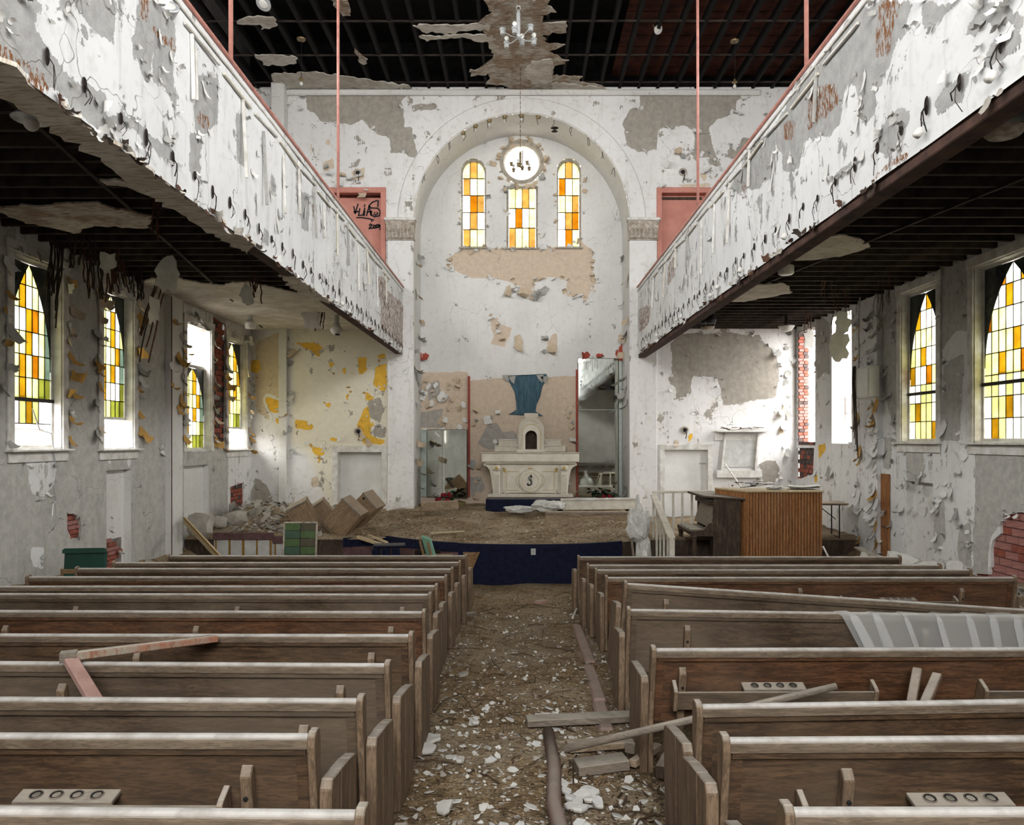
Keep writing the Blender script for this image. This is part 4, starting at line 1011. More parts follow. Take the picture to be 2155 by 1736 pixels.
def make_pew(label, x0, x1, y, tone='pew', braces=(.12, .5, .88), racks=(), rot=(0, 0, 0), dz=0.0, group=None, ends=(True, True)):
    L = x1 - x0; d = pew_pieces(L, tone); sh = math.tan(LEAN)
    p = thing('church_pew', label, 'pew', ((x0 + x1) / 2, y, floor_z(y) - .01 + dz), rot, group)
    for k in ('back_panel', 'cap_rail', 'moulding', 'seat', 'seat_apron'): link(k, d[k], p)
    for sx in (-1, 1):
        o = link('back_stile', d['stile'], p); o.location.x = sx * (L / 2 - .05)
        if ends[0 if sx < 0 else 1]:
            o = link('end_post', d['post'], p); o.location.x = sx * (L / 2)
            e = link('pew_end', d['end'], p); e.location.x = sx * (L / 2 + .048)
            for k in ('end2', 'end3'): link('end_board', d[k], e)
    for b in braces:
        o = link('brace', d['brace'], p); o.location.x = -L / 2 + b * L
        link('bolt_hole', d['bolt'], o)
    rk = rack_pieces()
    for r in racks:
        o = link('book_rack', rk['board'], p); o.location.x = -L / 2 + r * L
        link('rack_bottom', rk['bottom'], o)
        for sx in (-1, 1): link('rack_end', rk['end'], o).location.x = sx * .70
        link('cup_holder', rk['cup'], o)
        for k in range(4):
            for nm, key, dz_ in (('cup_hole', 'hole', .0125), ('cup_rim', 'rim', .0128)):
                h = link(nm, rk[key], o); h.location = (-.135 + k * .09, (PH - .62) * sh - .045 - .25 * dz_, .652 + dz_); h.rotation_euler = (.25, 0, 0)
    return p
ordn = ['first', 'second', 'third', 'fourth', 'fifth', 'sixth', 'seventh', 'eighth', 'ninth', 'tenth', 'eleventh', 'twelfth']
LP = [(12.5, -5.78, -.88, 'pew'), (11.35, -6.05, -.90, 'pew'), (10.45, -6.10, -.93, 'pew'), (9.46, -6.12, -.92, 'pew_c'), (8.55, -6.2, -.94, 'pew'), (7.9, -6.2, -.93, 'pew_b'),
      (6.78, -6.2, -.85, 'pew_c'), (5.68, -6.2, -.81, 'pew'), (4.77, -6.2, -.82, 'pew_b'), (3.95, -6.2, -.82, 'pew_b'), (3.36, -6.2, -.91, 'pew'), (2.60, -6.2, -.53, 'pew_b')]
for i, (y, x0, x1, tone) in enumerate(LP):
    lab = {0: 'oak pew in the left block, foremost, right before the blue stage front', 10: 'oak pew in the left block with a four-hole cup holder on its rack',
           11: 'dusty oak pew at the bottom edge of the left block, only its top rail showing'}.get(i, 'dusty oak pew, %s from the stage in the left block' % ordn[i])
    make_pew(lab, x0, x1, y, tone, (.30, .62, .945), (.794,) if i == 10 else (), (0, 0, .008 * math.sin(i * 2.1) - (.012 if i > 5 else 0)), group='church pews in rows')
RP = [(12.3, .95, 6.15, 'pew'), (10.95, .98, 6.05, 'pew'), (10.3, 1.03, 6.1, 'pew'), (9.4, 1.07, 6.12, 'pew_c')]
for i, (y, x0, x1, tone) in enumerate(RP):
    make_pew(['oak pew in the right block, foremost, in front of the panelled console', 'oak pew, second from the stage in the right block', 'oak pew, third from the stage in the right block', 'oak pew with a cup-holder book rack by the red brick patch, fourth from the stage'][i],
             x0, x1, y, tone, (.05, .474, .87) if i == 3 else (.2, .6, .9), (.715,) if i == 3 else (), group='church pews in rows')
make_pew('tilted oak pew whose rail slopes down behind the plastic sheet', .98, 6.1, 7.45, 'pew_b', (.08, .5, .9), rot=(.0, .062, -.02), dz=.0, group='church pews in rows')
make_pew('oak pew with a clear plastic sheet hanging over its rail', .94, 6.1, 6.62, 'pew_b', (.10, .5, .9), rot=(0, .012, -.015), group='church pews in rows')
make_pew('broken oak pew with two loose braces and a book rack, before the long pole', .93, 6.1, 5.42, 'pew_c', (.04,), (.165, .585), rot=(.10, 0, .01), dz=-.02, group='church pews in rows', ends=(True, True))
make_pew('oak pew standing crooked in the right block behind the foot of the long pole', .93, 6.1, 3.95, 'pew', (.35, .7), rot=(0, -.012, .012), group='church pews in rows')
make_pew('oak pew in the right block with a four-hole cup holder, near the camera', .90, 6.0, 3.34, 'pew', (.105, .6), (.203,), rot=(0, -.004, .006), group='church pews in rows')
make_pew('dusty oak pew at the bottom right corner, only its rail end showing', .90, 6.0, 2.56, 'pew_b', (.3, .7), group='church pews in rows')
# ------------------------------------------------------------------ doors, trims, pilasters of the shell
door_no = [0]
def wall_door(rect, frame_m, slab_m, depth, fw, label=None, open_gap=0.0, hinge=None, slabname='door_leaf'):
    x0, x1, z0, z1 = rect; door_no[0] += 1
    w = link('door_%d' % door_no[0], None); w['kind'] = 'structure'
    for xx in (x0 - fw / 2 + .02, x1 + fw / 2 - .02): MB().box((xx, YB - .02, (z0 + z1) / 2), (fw, .07, z1 - z0)).build('door_frame', frame_m, w, bevel=.012)
    MB().box(((x0 + x1) / 2, YB - .022, z1 + fw / 2 - .01), (x1 - x0 + 2 * fw - .04, .075, fw)).build('door_frame', frame_m, w, bevel=.012)
    mb = MB()
    for xx, nx in ((x0 + .005, 1), (x1 - .005, -1)): mb.box((xx, YB + depth / 2, (z0 + z1) / 2), (.02, depth + .1, z1 - z0))
    mb.box(((x0 + x1) / 2, YB + depth / 2, z1 - .01), (x1 - x0, depth + .1, .02))
    mb.build('door_jamb', frame_m, w)
    s = MB().box(((x0 + x1) / 2, YB + depth + .03, (z0 + z1) / 2 - open_gap / 2), (x1 - x0 + .02, .045, z1 - z0 - open_gap)).build(slabname, slab_m, w)
    mb = MB(); a, b = x0 - .15, x1 + .15; ya, yb = YB + .01, YB + depth + .6
    mb.add([(a, ya, z0 - .1), (b, ya, z0 - .1), (b, yb, z0 - .1), (a, yb, z0 - .1), (a, ya, z1 + .15), (b, ya, z1 + .15), (b, yb, z1 + .15), (a, yb, z1 + .15)], [(0, 1, 2, 3), (4, 7, 6, 5), (1, 5, 6, 2), (2, 6, 7, 3), (3, 7, 4, 0)]); mb.build('room_behind', frame_m, w)
    return w, s
dl, _ = wall_door(DOORL, M['white_trim'], M['white_paint'], .30, .16)
dr, _ = wall_door(DOORR, M['white_trim'], M['white_paint'], .12, .14)
for zz in (1.35, 2.35): MB().box((DOORR[1] - .12, YB + .12, zz), (.18, .02, .04)).build('door_bolt', M['metal'], dr)
ul, sl = wall_door(PDL, M['pink_paint'], M['pink_paint'], .16, .14, open_gap=.10)
ur, sr = wall_door(PDR, M['pink_paint'], M['pink_paint'], .22, .14, open_gap=.0)
MB().box((PDR[0] + .62, YB + .21, PDR[3] - .10), (1.1, .03, .07)).build('lintel_strip', M['dark_wood'], ur)
# sprayed writing on the left pink door
def stroke(mb, pts, y, r=.019):
    q = [Vector((p[0], y, p[1])) for p in back2(pts, *Z2)]
    for a, b in zip(q, q[1:]): mb.bar(a, b + (b - a).normalized() * r, r * 2, .006, up=(0, 1, 0))
mb = MB(); yy = YB + .163
for s_ in ([(868, 1545), (880, 1600), (900, 1530)], [(866, 1590), (905, 1585)], [(915, 1560), (905, 1615), (940, 1612), (952, 1560)], [(955, 1530), (950, 1545)], [(952, 1575), (948, 1615)],
           [(965, 1620), (985, 1545), (1000, 1612), (995, 1585), (970, 1590)], [(1050, 1500), (1010, 1515), (985, 1540), (1000, 1558), (1050, 1560), (1072, 1585), (1062, 1618), (1025, 1625), (1000, 1610), (1005, 1585)],
           [(1055, 1500), (1052, 1545)], [(1025, 1590), (1028, 1594)], [(1045, 1590), (1048, 1594)], [(1018, 1605), (1035, 1612), (1050, 1602)], [(888, 1632), (930, 1632), (985, 1640), (1018, 1650)], [(1002, 1652), (1006, 1660)],
           [(985, 1695), (995, 1680), (1008, 1688), (985, 1715), (1012, 1712)], [(1022, 1690), (1016, 1710), (1030, 1712), (1035, 1692), (1022, 1690)], [(1045, 1686), (1040, 1708), (1055, 1706), (1058, 1686), (1045, 1686)], [(1072, 1690), (1062, 1690), (1064, 1702), (1074, 1698), (1074, 1688), (1068, 1722)]):
    stroke(mb, s_, yy)
g = mb.build('graffiti', M['ink'], sl)
# upper cornice, arch band, pilasters, capitals
tr = link('trim_1', None); tr['kind'] = 'structure'
MB().box((0, YB - .05, ZC - .12), (13.2, .10, .16)).build('cornice', W['plain'], tr, bevel=.03)
mb = MB(); n = 40
for i in range(n):
    a0, a1 = math.pi * i / n, math.pi * (i + 1) / n
    q = []
    for a in (a0, a1):
        for r, yv in ((AR, YB), (AR + .03, YB - .05), (AR + .42, YB - .05), (AR + .46, YB)): q.append((AX - r * math.cos(a), yv, ASP + r * math.sin(a)))
    mb.add(q, [(0, 1, 5, 4), (1, 2, 6, 5), (2, 3, 7, 6)])
mb.build('arch_band', W['chancel'], tr)
for xa, xb in ((back2([(817, 0)])[0][0], AX - AR + .02), (AX + AR - .02, back2([(1381, 0)])[0][0])):
    MB().box(((xa + xb) / 2, YB - .06, 4.4), (xb - xa, .14, 8.6)).build('pilaster', W['chancel'], tr, bevel=.012)
# corner posts of the chancel wall
for px_ in (597,): MB().box(((px_ - CX) * YB / F, YB - .05, 3.4), (.22, .12, 5.3)).build('corner_board', W['plain'], tr, bevel=.01)
MB().box((-6.55, YB - .18, 10.6), (.35, .4, 4.2)).build('corner_pier', W['plain'], tr, bevel=.02)
rnd = random.Random(3)
bm_ = {k: MB().box((0, 0, 0), (.24, .08, .085)).mesh('brick', M[k], bevel=.004) for k in ('brick_red', 'brick_dark')}
for r in range(12):
    for c in range(3):
        o = link('brick', bm_['brick_dark' if rnd.random() < .6 else 'brick_red'], wall_back); o.location = (-7.28 + c * .25 + (.12 if r % 2 else 0), YB - .02, 11.0 + r * .098)
MB().box((.1, YB - .02, 13.33), (15.0, .03, 1.25)).build('attic_dark_panel', M['black_wood'], tr)  # black panel added so the roof void above the wall stays dark
def capital(x0, x1, nm):
    c = link(nm, None, tr)
    zb, zt = back2([(0, 505)])[0][1], back2([(0, 462)])[0][1]; cx = (x0 + x1) / 2; w = x1 - x0
    mb = MB(); mb.box((cx, YB - .10, zt - .04), (w + .16, .28, .08)); mb.build('abacus', M['white_trim'], tr, bevel=.015)
    MB().box((cx, YB - .09, (zb + zt) / 2 - .03), (w + .0, .20, zt - zb - .08), taper=(1.12, 1.15)).build('bell', M['cap_stone'], tr)
    MB().box((cx, YB - .08, zb - .02), (w + .06, .2, .05)).build('necking', M['cap_stone'], tr, bevel=.015)
    for k in range(7):                                # acanthus leaves
        xx = cx - w / 2 + (k + .5) * w / 7
        mb = MB()
        mb.sheet(lambda u, v: (xx + (u - .5) * .10 * (1 - .5 * v), YB - .20 - .06 * v * v - .03 * math.cos((u - .5) * 3), zb + v * .27 - .05 * max(0, v - .75)), 4, 5)
        mb.build('acanthus_leaf', M['cap_stone'], tr, solid=.012)
    for sx in (-1, 1):                                # volutes
        pts = [(cx + sx * (w / 2 - .02 + .06 * math.cos(a) * (1 - a / 16)), YB - .22, zt - .15 + .06 * math.sin(a) * (1 - a / 16)) for a in [k * .5 for k in range(22)]]
        MB().tube(pts, .016, 6).build('volute', M['cap_stone'], tr)
    bpy.data.objects.remove(c)
M['cap_stone'] = simple('grimy_carved_stone', (.56, .51, .44), (.27, .22, .17), .9, 12, bump=.6, dust=.6, dustcol=(.6, .58, .54))
capital(back2([(817, 0)])[0][0], AX - AR + .02, 'capital_left'); capital(AX + AR - .02, back2([(1381, 0)])[0][0], 'capital_right')
# side-wall pilasters and the rust-edged corner strip
t2 = link('trim_2', None); t2['kind'] = 'structure'
MB().box((XL + .05, 16.15, 3.0), (.14, .55, 6.1)).build('pilaster', W['plain'], t2, bevel=.012)
MB().box((XL + .125, 15.89, 3.0), (.012, .02, 6.0)).build('corner_bead', M['lath'], t2)
MB().box((XR - .05, 16.35, 3.0), (.16, .85, 6.1)).build('pilaster', W['side'], t2, bevel=.012)
MB().box((XR - .03, 15.75, 1.35), (.03, .34, 1.9)).build('wainscot_board', M['brown_panel'], t2)

# ------------------------------------------------------------------ stage
stage = link('stage_platform', None); tag(stage, 'low curved stage with navy carpet front under the altar', 'stage', kind='structure')
def stage_front(x):
    """y of the stage's front edge"""
    if x < -3.0: return 16.8
    if x > 2.7: return 16.75
    u = (x - .1) / 2.75
    return 15.85 + 1.0 * abs(u) ** 2.4
ZS = .80
fx = [-7.4, -3.9, -3.0] + [-2.8 + .25 * k for k in range(23)] + [2.75, 7.6]
fx = sorted(set(round(v, 3) for v in fx))
outl = [(x, stage_front(x)) for x in fx]
def riser(xs_, z0, z1, off, name, m):
    mb = MB()
    for a, b in zip(xs_, xs_[1:]):
        (xa, ya), (xb, yb) = (a, stage_front(a) - off), (b, stage_front(b) - off)
        mb.add([(xa, ya, z0), (xb, yb, z0), (xb, yb, z1), (xa, ya, z1), (xa, ya + .06, z0), (xb, yb + .06, z0), (xb, yb + .06, z1), (xa, ya + .06, z1)], [(0, 1, 2, 3), (3, 2, 6, 7), (0, 3, 7, 4), (1, 5, 6, 2)])
    return mb.build(name, m, stage)
mb = MB(); mb.prism(outl + [(7.6, YB), (-7.4, YB)], -.05, ZS, 'Z'); mb.build('platform', M['dark_wood'], stage)
MB().box((AX, (YB + YA) / 2, .5), (2 * AR, YA - YB, 1.2)).build('apse_floor', M['dark_wood'], stage)
xc = [x for x in fx if -1.35 < x < 2.4]
riser(xc, -.03, ZS + .03, .03, 'carpet_front', M['blue_carpet'])
xl = [x for x in fx if -4.0 <= x < -1.2]
riser(xl, ZS - .16, ZS + .04, .04, 'carpet_edge', M['blue_carpet']); riser(xl, -.03, ZS - .14, .012, 'wood_front', M['purple'])
riser([x for x in fx if x > 2.2], -.03, ZS - .01, .012, 'side_front', M['dark_wood'])
# white front boards with purple capping and brown drips, left end
for k, (xa, xb, zt) in enumerate(((-6.72, -5.42, .96), (-5.42, -4.62, .88))):
    MB().box(((xa + xb) / 2, 16.72, zt / 2 - .05), (xb - xa - .01, .06, zt)).build('white_front_board', M['grey_white'], stage)
    MB().box(((xa + xb) / 2, 16.70, zt - .07), (xb - xa, .12, .15)).build('capping', M['purple'], stage, bevel=.01)
    n = 5 if k == 0 else 3
    for j in range(n):
        x = xa + .05 + (xb - xa - .1) * j / (n - 1); h = .42 - .08 * (j % 2) - .12 * k
        MB().box((x, 16.685, zt - .14 - h / 2), (.035 + .01 * (j % 3), .012, h)).build('paint_drip', M['ochre_paint'], stage)
# lower landing in front of the right part
MB().box((5.3, 15.96, .21), (4.58, 1.5, .56)).build('landing', M['purple'], stage)
# torn carpet flap with raw wood behind
mb = MB(); mb.sheet(lambda u, v: (-1.18 + .34 * u * (1 - v * .75), 15.93 - .05 * math.sin(u * 3) - .02, .66 - .62 * v), 5, 6)
mb.build('torn_carpet_flap', M['chair_wood'], stage, solid=.01)
MB().box((.28, 15.80, .68), (.10, .02, .13)).build('socket_plate', M['metal'], stage)
MB().box((-1.95, 16.10, .42), (.55, .02, .5)).build('dark_opening', M['hole'], stage)
# rubble lying over the stage
def stage_z(x, y):
    r = min(1.0, max(0.0, (y - 17.0) / 3.6)); r = r * r * (3 - 2 * r)
    z = ZS + .03 + .30 * r + mnoise.fractal(Vector((x * 1.3, y * 1.3, 4.0)), 1.0, 2.0, 4) * .045 + mnoise.noise(Vector((x * 6, y * 6, 2))) * .012
    z += .42 * math.exp(-((x + 6.5) / .9) ** 2 - ((y - 18.6) / 1.4) ** 2) + .22 * math.exp(-((x + 5.0) / .9) ** 2 - ((y - 18.9) / 1.3) ** 2)
    z += .12 * math.exp(-((x - 2.3) / .5) ** 2 - ((y - 18.0) / 1.0) ** 2)
    if x > 2.8: z -= .22 * r
    return z
xs = axis(XL, XR, .10); mb = MB(); nvv = 46; idx = {}
for i, x in enumerate(xs):
    y0 = stage_front(x) - .01; y1 = YA if abs(x - AX) < AR - .02 else YB
    for j in range(nvv + 1):
        y = y0 + (y1 - y0) * j / nvv
        mb.v.append((x, y, ZS + .005 if j == 0 else stage_z(x, y)))
mb.f = [(i * (nvv + 1) + j, (i + 1) * (nvv + 1) + j, (i + 1) * (nvv + 1) + j + 1, i * (nvv + 1) + j + 1) for i in range(len(xs) - 1) for j in range(nvv)]
so = mb.build('stage_debris', M['rubble_stage'], stage, smooth=True)
so['kind'] = 'stuff'

# ------------------------------------------------------------------ altar
MB_ = MB
st = thing('altar_step', 'navy carpeted step under the white altar', 'step', (.12, 20.45, 1.08))
MB().box((0, 0, .18), (2.05, .6, .36)).build('step_body', M['blue_carpet'], st, bevel=.02)
mb = MB(); mb.box((0, -.31, .02), (1.0, .06, .06)); mb.build('step_edge', M['dark_wood'], st)
AXC = .29; AY = 21.0; AZ = 1.43
al = thing('altar', 'cream carved altar with round monogram medallion and arched tabernacle', 'altar', (AXC, AY, AZ))
MB().box((0, .42, .03), (2.36, .84, .10)).build('base', M['marble_b'], al, bevel=.02)
MB().box((0, .47, .46), (2.00, .62, .80)).build('body', M['marble'], al)
sil = [(-1.30, .86), (-1.22, .84), (-1.13, .74), (-1.10, .60), (-1.06, .30), (-1.02, .08), (1.02, .08), (1.06, .30), (1.10, .60), (1.13, .74), (1.22, .84), (1.30, .86), (1.30, .92), (-1.30, .92)]
MB().prism(sil, .12, .78, 'Y').build('flared_side', M['marble'], al, bevel=.01)
MB().box((0, .42, 1.08), (2.70, .92, .25)).build('mensa', M['marble'], al, bevel=.03)
MB().box((0, .42, .935), (2.52, .84, .06)).build('cove', M['marble_b'], al, bevel=.025)
MB().box((0, .42, 1.215), (2.74, .95, .03)).build('mensa_edge', M['marble_b'], al, bevel=.01)
for sx in (-1, 1):
    c = MB().box((sx * .93, .06, .42), (.20, .14, .72)).build('console', M['marble'], al, bevel=.012)
    MB().box((sx * .93, -.02, .36), (.13, .02, .52)).build('console_panel', M['marble_b'], c)
    MB().lathe([(.0, -.11), (.075, -.10), (.085, 0), (.075, .10), (.0, .11)], 12, Matrix.Translation((sx * .93, -.02, .80)) @ Matrix.Rotation(math.pi / 2, 4, 'Y')).build('console_scroll', M['marble'], c, smooth=True)
    MB().lathe([(.045, 0), (.045, .02), (.02, .03)], 12, Matrix.Translation((sx * .93, -.10, .80)) @ Matrix.Rotation(math.pi / 2, 4, 'X')).build('rosette', M['gold'], c)
# front panel: frame strips, mosaic lines, medallion, monogram, corner ornaments
MB().box((0, .09, .45), (1.56, .06, .70)).build('front_panel', M['marble'], al, bevel=.012)
def loop(mb, x0, x1, z0, z1, y, w):
    for a, b in (((x0, z0), (x1, z0)), ((x1, z0), (x1, z1)), ((x1, z1), (x0, z1)), ((x0, z1), (x0, z0))): mb.bar((a[0], y, a[1]), (b[0], y, b[1]), .008, w, up=(0, 1, 0))
for sx in (-1, 1):
    mb = MB(); xa, xb = sorted((sx * .30, sx * .66)); 
    n = 14
    for (a, b) in (((sx * .66, .18), (sx * .66, .70)), ((sx * .66, .70), (sx * .33, .70)), ((sx * .66, .18), (sx * .33, .18))):
        a, b = Vector((a[0], .055, a[1])), Vector((b[0], .055, b[1]))
        k = max(5, int((b - a).length / .045))
        for i in range(k): mb.box(a.lerp(b, (i + .5) / k), (.030, .012, .018) if abs(b.x - a.x) > .01 else (.018, .012, .030))
    for i in range(11):
        th = math.radians(-52 + 104 * i / 10); mb.box((sx * (.40 * math.cos(th)), .055, .44 + .40 * math.sin(th) * .65), (.018, .012, .03))
    mb.build('mosaic_border', M['gold'], al)
for r, m, nm, oy in ((.335, M['marble_b'], 'medallion_ring', .07), (.30, M['marble'], 'medallion', .06)):
    MB().lathe([(r, -.03), (r, .03), (r - .02, .045), (.001, .045)], 32, Matrix.Translation((0, oy, .44)) @ Matrix.Rotation(math.pi / 2, 4, 'X')).build(nm, m, al)
mb = MB()
for i in range(36):
    th = 2 * math.pi * i / 36; mb.box((.225 * math.cos(th), .012, .44 + .225 * math.sin(th)), (.022, .008, .016), RY(-th + math.pi / 2))
mb.build('mosaic_ring', M['gold'], al)
mb = MB()
def curve2(pts, y, r, mb=mb):
    q = [Vector((a, y, b)) for a, b in pts]; mb.tube(q, r, 5)
S = [(.075 * math.cos(a), .52 + .055 * math.sin(a)) for a in [math.radians(d) for d in range(20, 250, 20)]] + [(.075 * math.cos(a) * -1, .40 + .055 * math.sin(a)) for a in [math.radians(d) for d in range(110, -110, -20)]]
S = [(.055, .545), (.03, .575), (-.02, .57), (-.045, .53), (-.03, .49), (.02, .45), (.05, .41), (.04, .36), (-.01, .335), (-.055, .35), (-.075, .385), (-.06, .40)]
curve2([(a, b - .01) for a, b in S], .008, .013)
curve2([(.03, .60), (.02, .58), (.015, .44), (.01, .36), (-.02, .31), (-.07, .32), (-.10, .36)], .004, .011)
curve2([(-.05, .46), (.0, .47), (.06, .46)], .005, .008); curve2([(-.02, .60), (.02, .605), (.05, .59)], .005, .008)
mb.build('monogram', M['ink'], al)
for sx in (-1, 1):
    for zz in (.14, .74):
        mb = MB()
        for k in range(4): mb.ball((sx * (.70 + .035 * (k % 2)), .055, zz + .03 * (k - 1.5)), .028, 8, 5, (1, .5, 1))
        mb.build('corner_ornament', M['gold'] if zz > .5 else M['marble_b'], al)
for zz in (.115, .775): 
    mb = MB(); [mb.ball((.03 * (k - 1.5), .04, zz), .022, 8, 5, (1, .5, 1)) for k in range(4)]; mb.build('corner_ornament', M['gold'], al)
# gradines and tabernacle
for sx in (-1, 1):
    MB().box((sx * .67, .66, 1.32), (.66, .30, .17)).build('gradine', M['marble_b'], al, bevel=.012)
    MB().box((sx * .60, .74, 1.49), (.58, .24, .17)).build('gradine', M['marble_b'], al, bevel=.012)
    MB().box((sx * .67, .64, 1.412), (.70, .34, .02)).build('gradine_ledge', M['marble'], al); MB().box((sx * .60, .72, 1.582), (.62, .28, .02)).build('gradine_ledge', M['marble'], al)
def arch_ring(w, h, wi, hi):
    """outline of an arched slab with an arched hole, as quads"""
    o_, i_ = [], []
    n = 14
    o_.append((w / 2, 0)); i_.append((wi / 2, .0))
    for k in range(n + 1):
        a = math.pi * k / n; o_.append((w / 2 * math.cos(a), h - w / 2 + w / 2 * math.sin(a))); i_.append((wi / 2 * math.cos(a), hi - wi / 2 + wi / 2 * math.sin(a)))
    o_.append((-w / 2, 0)); i_.append((-wi / 2, .0)); return o_, i_
def arch_slab(name, w, h, wi, hi, y0, y1, z, m, parent):
    o_, i_ = arch_ring(w, h, wi, hi); mb = MB()
    for k in range(len(o_) - 1):
        (a, b), (c, d) = (o_[k], o_[k + 1]), (i_[k], i_[k + 1])
        v = [(a[0], y0, a[1] + z), (b[0], y0, b[1] + z), (d[0], y0, d[1] + z), (c[0], y0, c[1] + z), (a[0], y1, a[1] + z), (b[0], y1, b[1] + z), (d[0], y1, d[1] + z), (c[0], y1, c[1] + z)]
        mb.add(v, [(0, 1, 2, 3), (0, 4, 5, 1), (3, 2, 6, 7)])
    return mb.build(name, m, parent)
MB().box((.03, .62, 1.27), (.82, .42, .08)).build('tabernacle_base', M['marble'], al, bevel=.012)
tb = arch_slab('tabernacle', .66, .88, .33, .54, .42, .86, 1.30, M['marble'], al); tb.location.x = .03
a2_ = arch_slab('tabernacle_hood', .72, .93, .58, .80, .39, .47, 1.30, M['marble_b'], al); a2_.location.x = .03
a3_ = arch_slab('gilt_line', .52, .72, .495, .705, .405, .42, 1.31, M['gold'], al); a3_.location.x = .03
MB().box((.03, .80, 1.56), (.34, .02, .56)).build('tabernacle_door', M['dark_wood'], al)
for sx in (-1, 1):
    pts = [(.03 + sx * (.40 + .055 * math.cos(a) * (1 - a / 15)), .50, 1.40 + .055 * math.sin(a) * (1 - a / 15)) for a in [k * .5 for k in range(20)]]
    MB().tube(pts, .018, 6).build('scroll', M['marble_b'], al)
    MB().tube([(.03 + sx * .45, .5, 1.38), (.03 + sx * .41, .5, 1.5), (.03 + sx * .37, .5, 1.62), (.03 + sx * .38, .5, 1.68)], [.03, .025, .018, .022], 6).build('scroll_stem', M['marble_b'], al)
MB().box((.03, .6, 2.26), (.40, .3, .14)).build('tabernacle_top', M['marble_b'], al, bevel=.02)

# ------------------------------------------------------------------ apse wall things
rb = thing('painted_robe', 'teal blue robe fragment of a mural on the beige wall above the altar', 'mural', (0, YA - .01, 0))
ol = [(1064, 790), (1150, 787), (1152, 795), (1141, 815), (1137, 835), (1129, 852), (1127, 866), (1144, 876), (1128, 876), (1100, 873), (1066, 874), (1078, 868), (1087, 862), (1086, 845), (1083, 826), (1074, 808)]
op = back2(ol, D=YA)
cxm = sum(p[0] for p in op) / len(op)
def robe_y(x): return -.012 - .018 * (1 + math.sin(x * 46 + .6 * math.sin(x * 17)))
zs_ = sorted({p[1] for p in op}); mb = MB(); rows = 26; z0, z1 = min(zs_), max(zs_)
def span(z):
    xsn = []
    for i in range(len(op)):
        (xa, za), (xb, zb_) = op[i], op[(i + 1) % len(op)]
        if (za - z) * (zb_ - z) <= 0 and abs(za - zb_) > 1e-6: xsn.append(xa + (xb - xa) * (z - za) / (zb_ - za))
    return (min(xsn), max(xsn)) if len(xsn) > 1 else None
spans = [(z0 + .004 + (z1 - z0 - .008) * k / rows) for k in range(rows + 1)]
spans = [(z, span(z)) for z in spans]; spans = [(z, s) for z, s in spans if s]
nu = 30
mb.sheet(lambda u, v: (lambda zs2: (zs2[1][0] + (zs2[1][1] - zs2[1][0]) * u, robe_y(zs2[1][0] + (zs2[1][1] - zs2[1][0]) * u) * (1 if 0 < u < 1 else 0), zs2[0]))(spans[min(len(spans) - 1, int(round(v * (len(spans) - 1))))]), nu, len(spans) - 1)
mb.build('robe_folds', M['blue_robe'], rb, smooth=True)
for k, x in enumerate((1066, 1078, 1137, 1146)):
    p = back2([(x, 797 + 3 * (k % 2))], D=YA)[0]
    MB().prism([(p[0] - .12, p[1] + .10), (p[0] + .10, p[1] + .12), (p[0] + .06, p[1] - .12), (p[0] - .03, p[1] - .05)], -.06, -.045, 'Y').build('peeling_edge', M['flake_g'], rb)
# red strips beside the altar recess
t3 = link('trim_3', None); t3['kind'] = 'structure'
for xx, ya_, yb_ in ((987, 792, 1045), (1214, 778, 1045)):
    a, b = back2([(xx, ya_), (xx, yb_)], D=YA); MB().box((a[0], YA - .04, (a[1] + b[1]) / 2), (.065, .08, a[1] - b[1])).build('red_strip', M['red_strip'], t3)
# mirrors with greenish posts
mm = NT('dusty_mirror'); nn = mm.noise(2.5, 4, .6)
mm.done(mm.mix(mm.rng(nn, .4, .65), (.80, .84, .80), (.66, .70, .66)), mm.rng(nn, .4, .7, .01, .09), .5, 1.0); M['mirror'] = mm.m
M['aqua_wood'] = simple('pale_aqua_painted_wood', (.50, .56, .52), (.36, .42, .38), .6, 6)
for (xa, xb, ya_, yb_), lab, pxs in (((899, 984, 905, 1045), 'tall dusty mirror panel beside the altar, left of the red strip', (889, 895)), ((1217, 1300, 755, 1045), 'tall dusty mirror panel beside the altar, right of the red strip', (1305, 1313))):
    a, b = back2([(xa, ya_), (xb, yb_)], D=YA)
    mr = thing('wall_mirror', lab, 'mirror', ((a[0] + b[0]) / 2, YA - (.03 if xa > 1000 else .14), b[1]), (0, 0, 0 if xa > 1000 else -.17), group='mirrors beside the altar')
    w, h = b[0] - a[0], a[1] - b[1]
    MB().box((0, 0, h / 2), (w, .012, h)).build('mirror_glass', M['mirror'], mr)
    MB().box((0, .01, h / 2), (w + .04, .02, h + .03)).build('backing', M['dark_wood'], mr)
    MB().box((0, -.012, h * .63 if h > 2.5 else h - .01), (w, .012, .014)).build('joint_strip', M['aqua_wood'], mr)
    for px_ in pxs:
        xx = (px_ - CX) * YA / F - (a[0] + b[0]) / 2
        MB().box((xx, -.02, h / 2), (.085, .06, h)).build('post', M['aqua_wood'], mr)
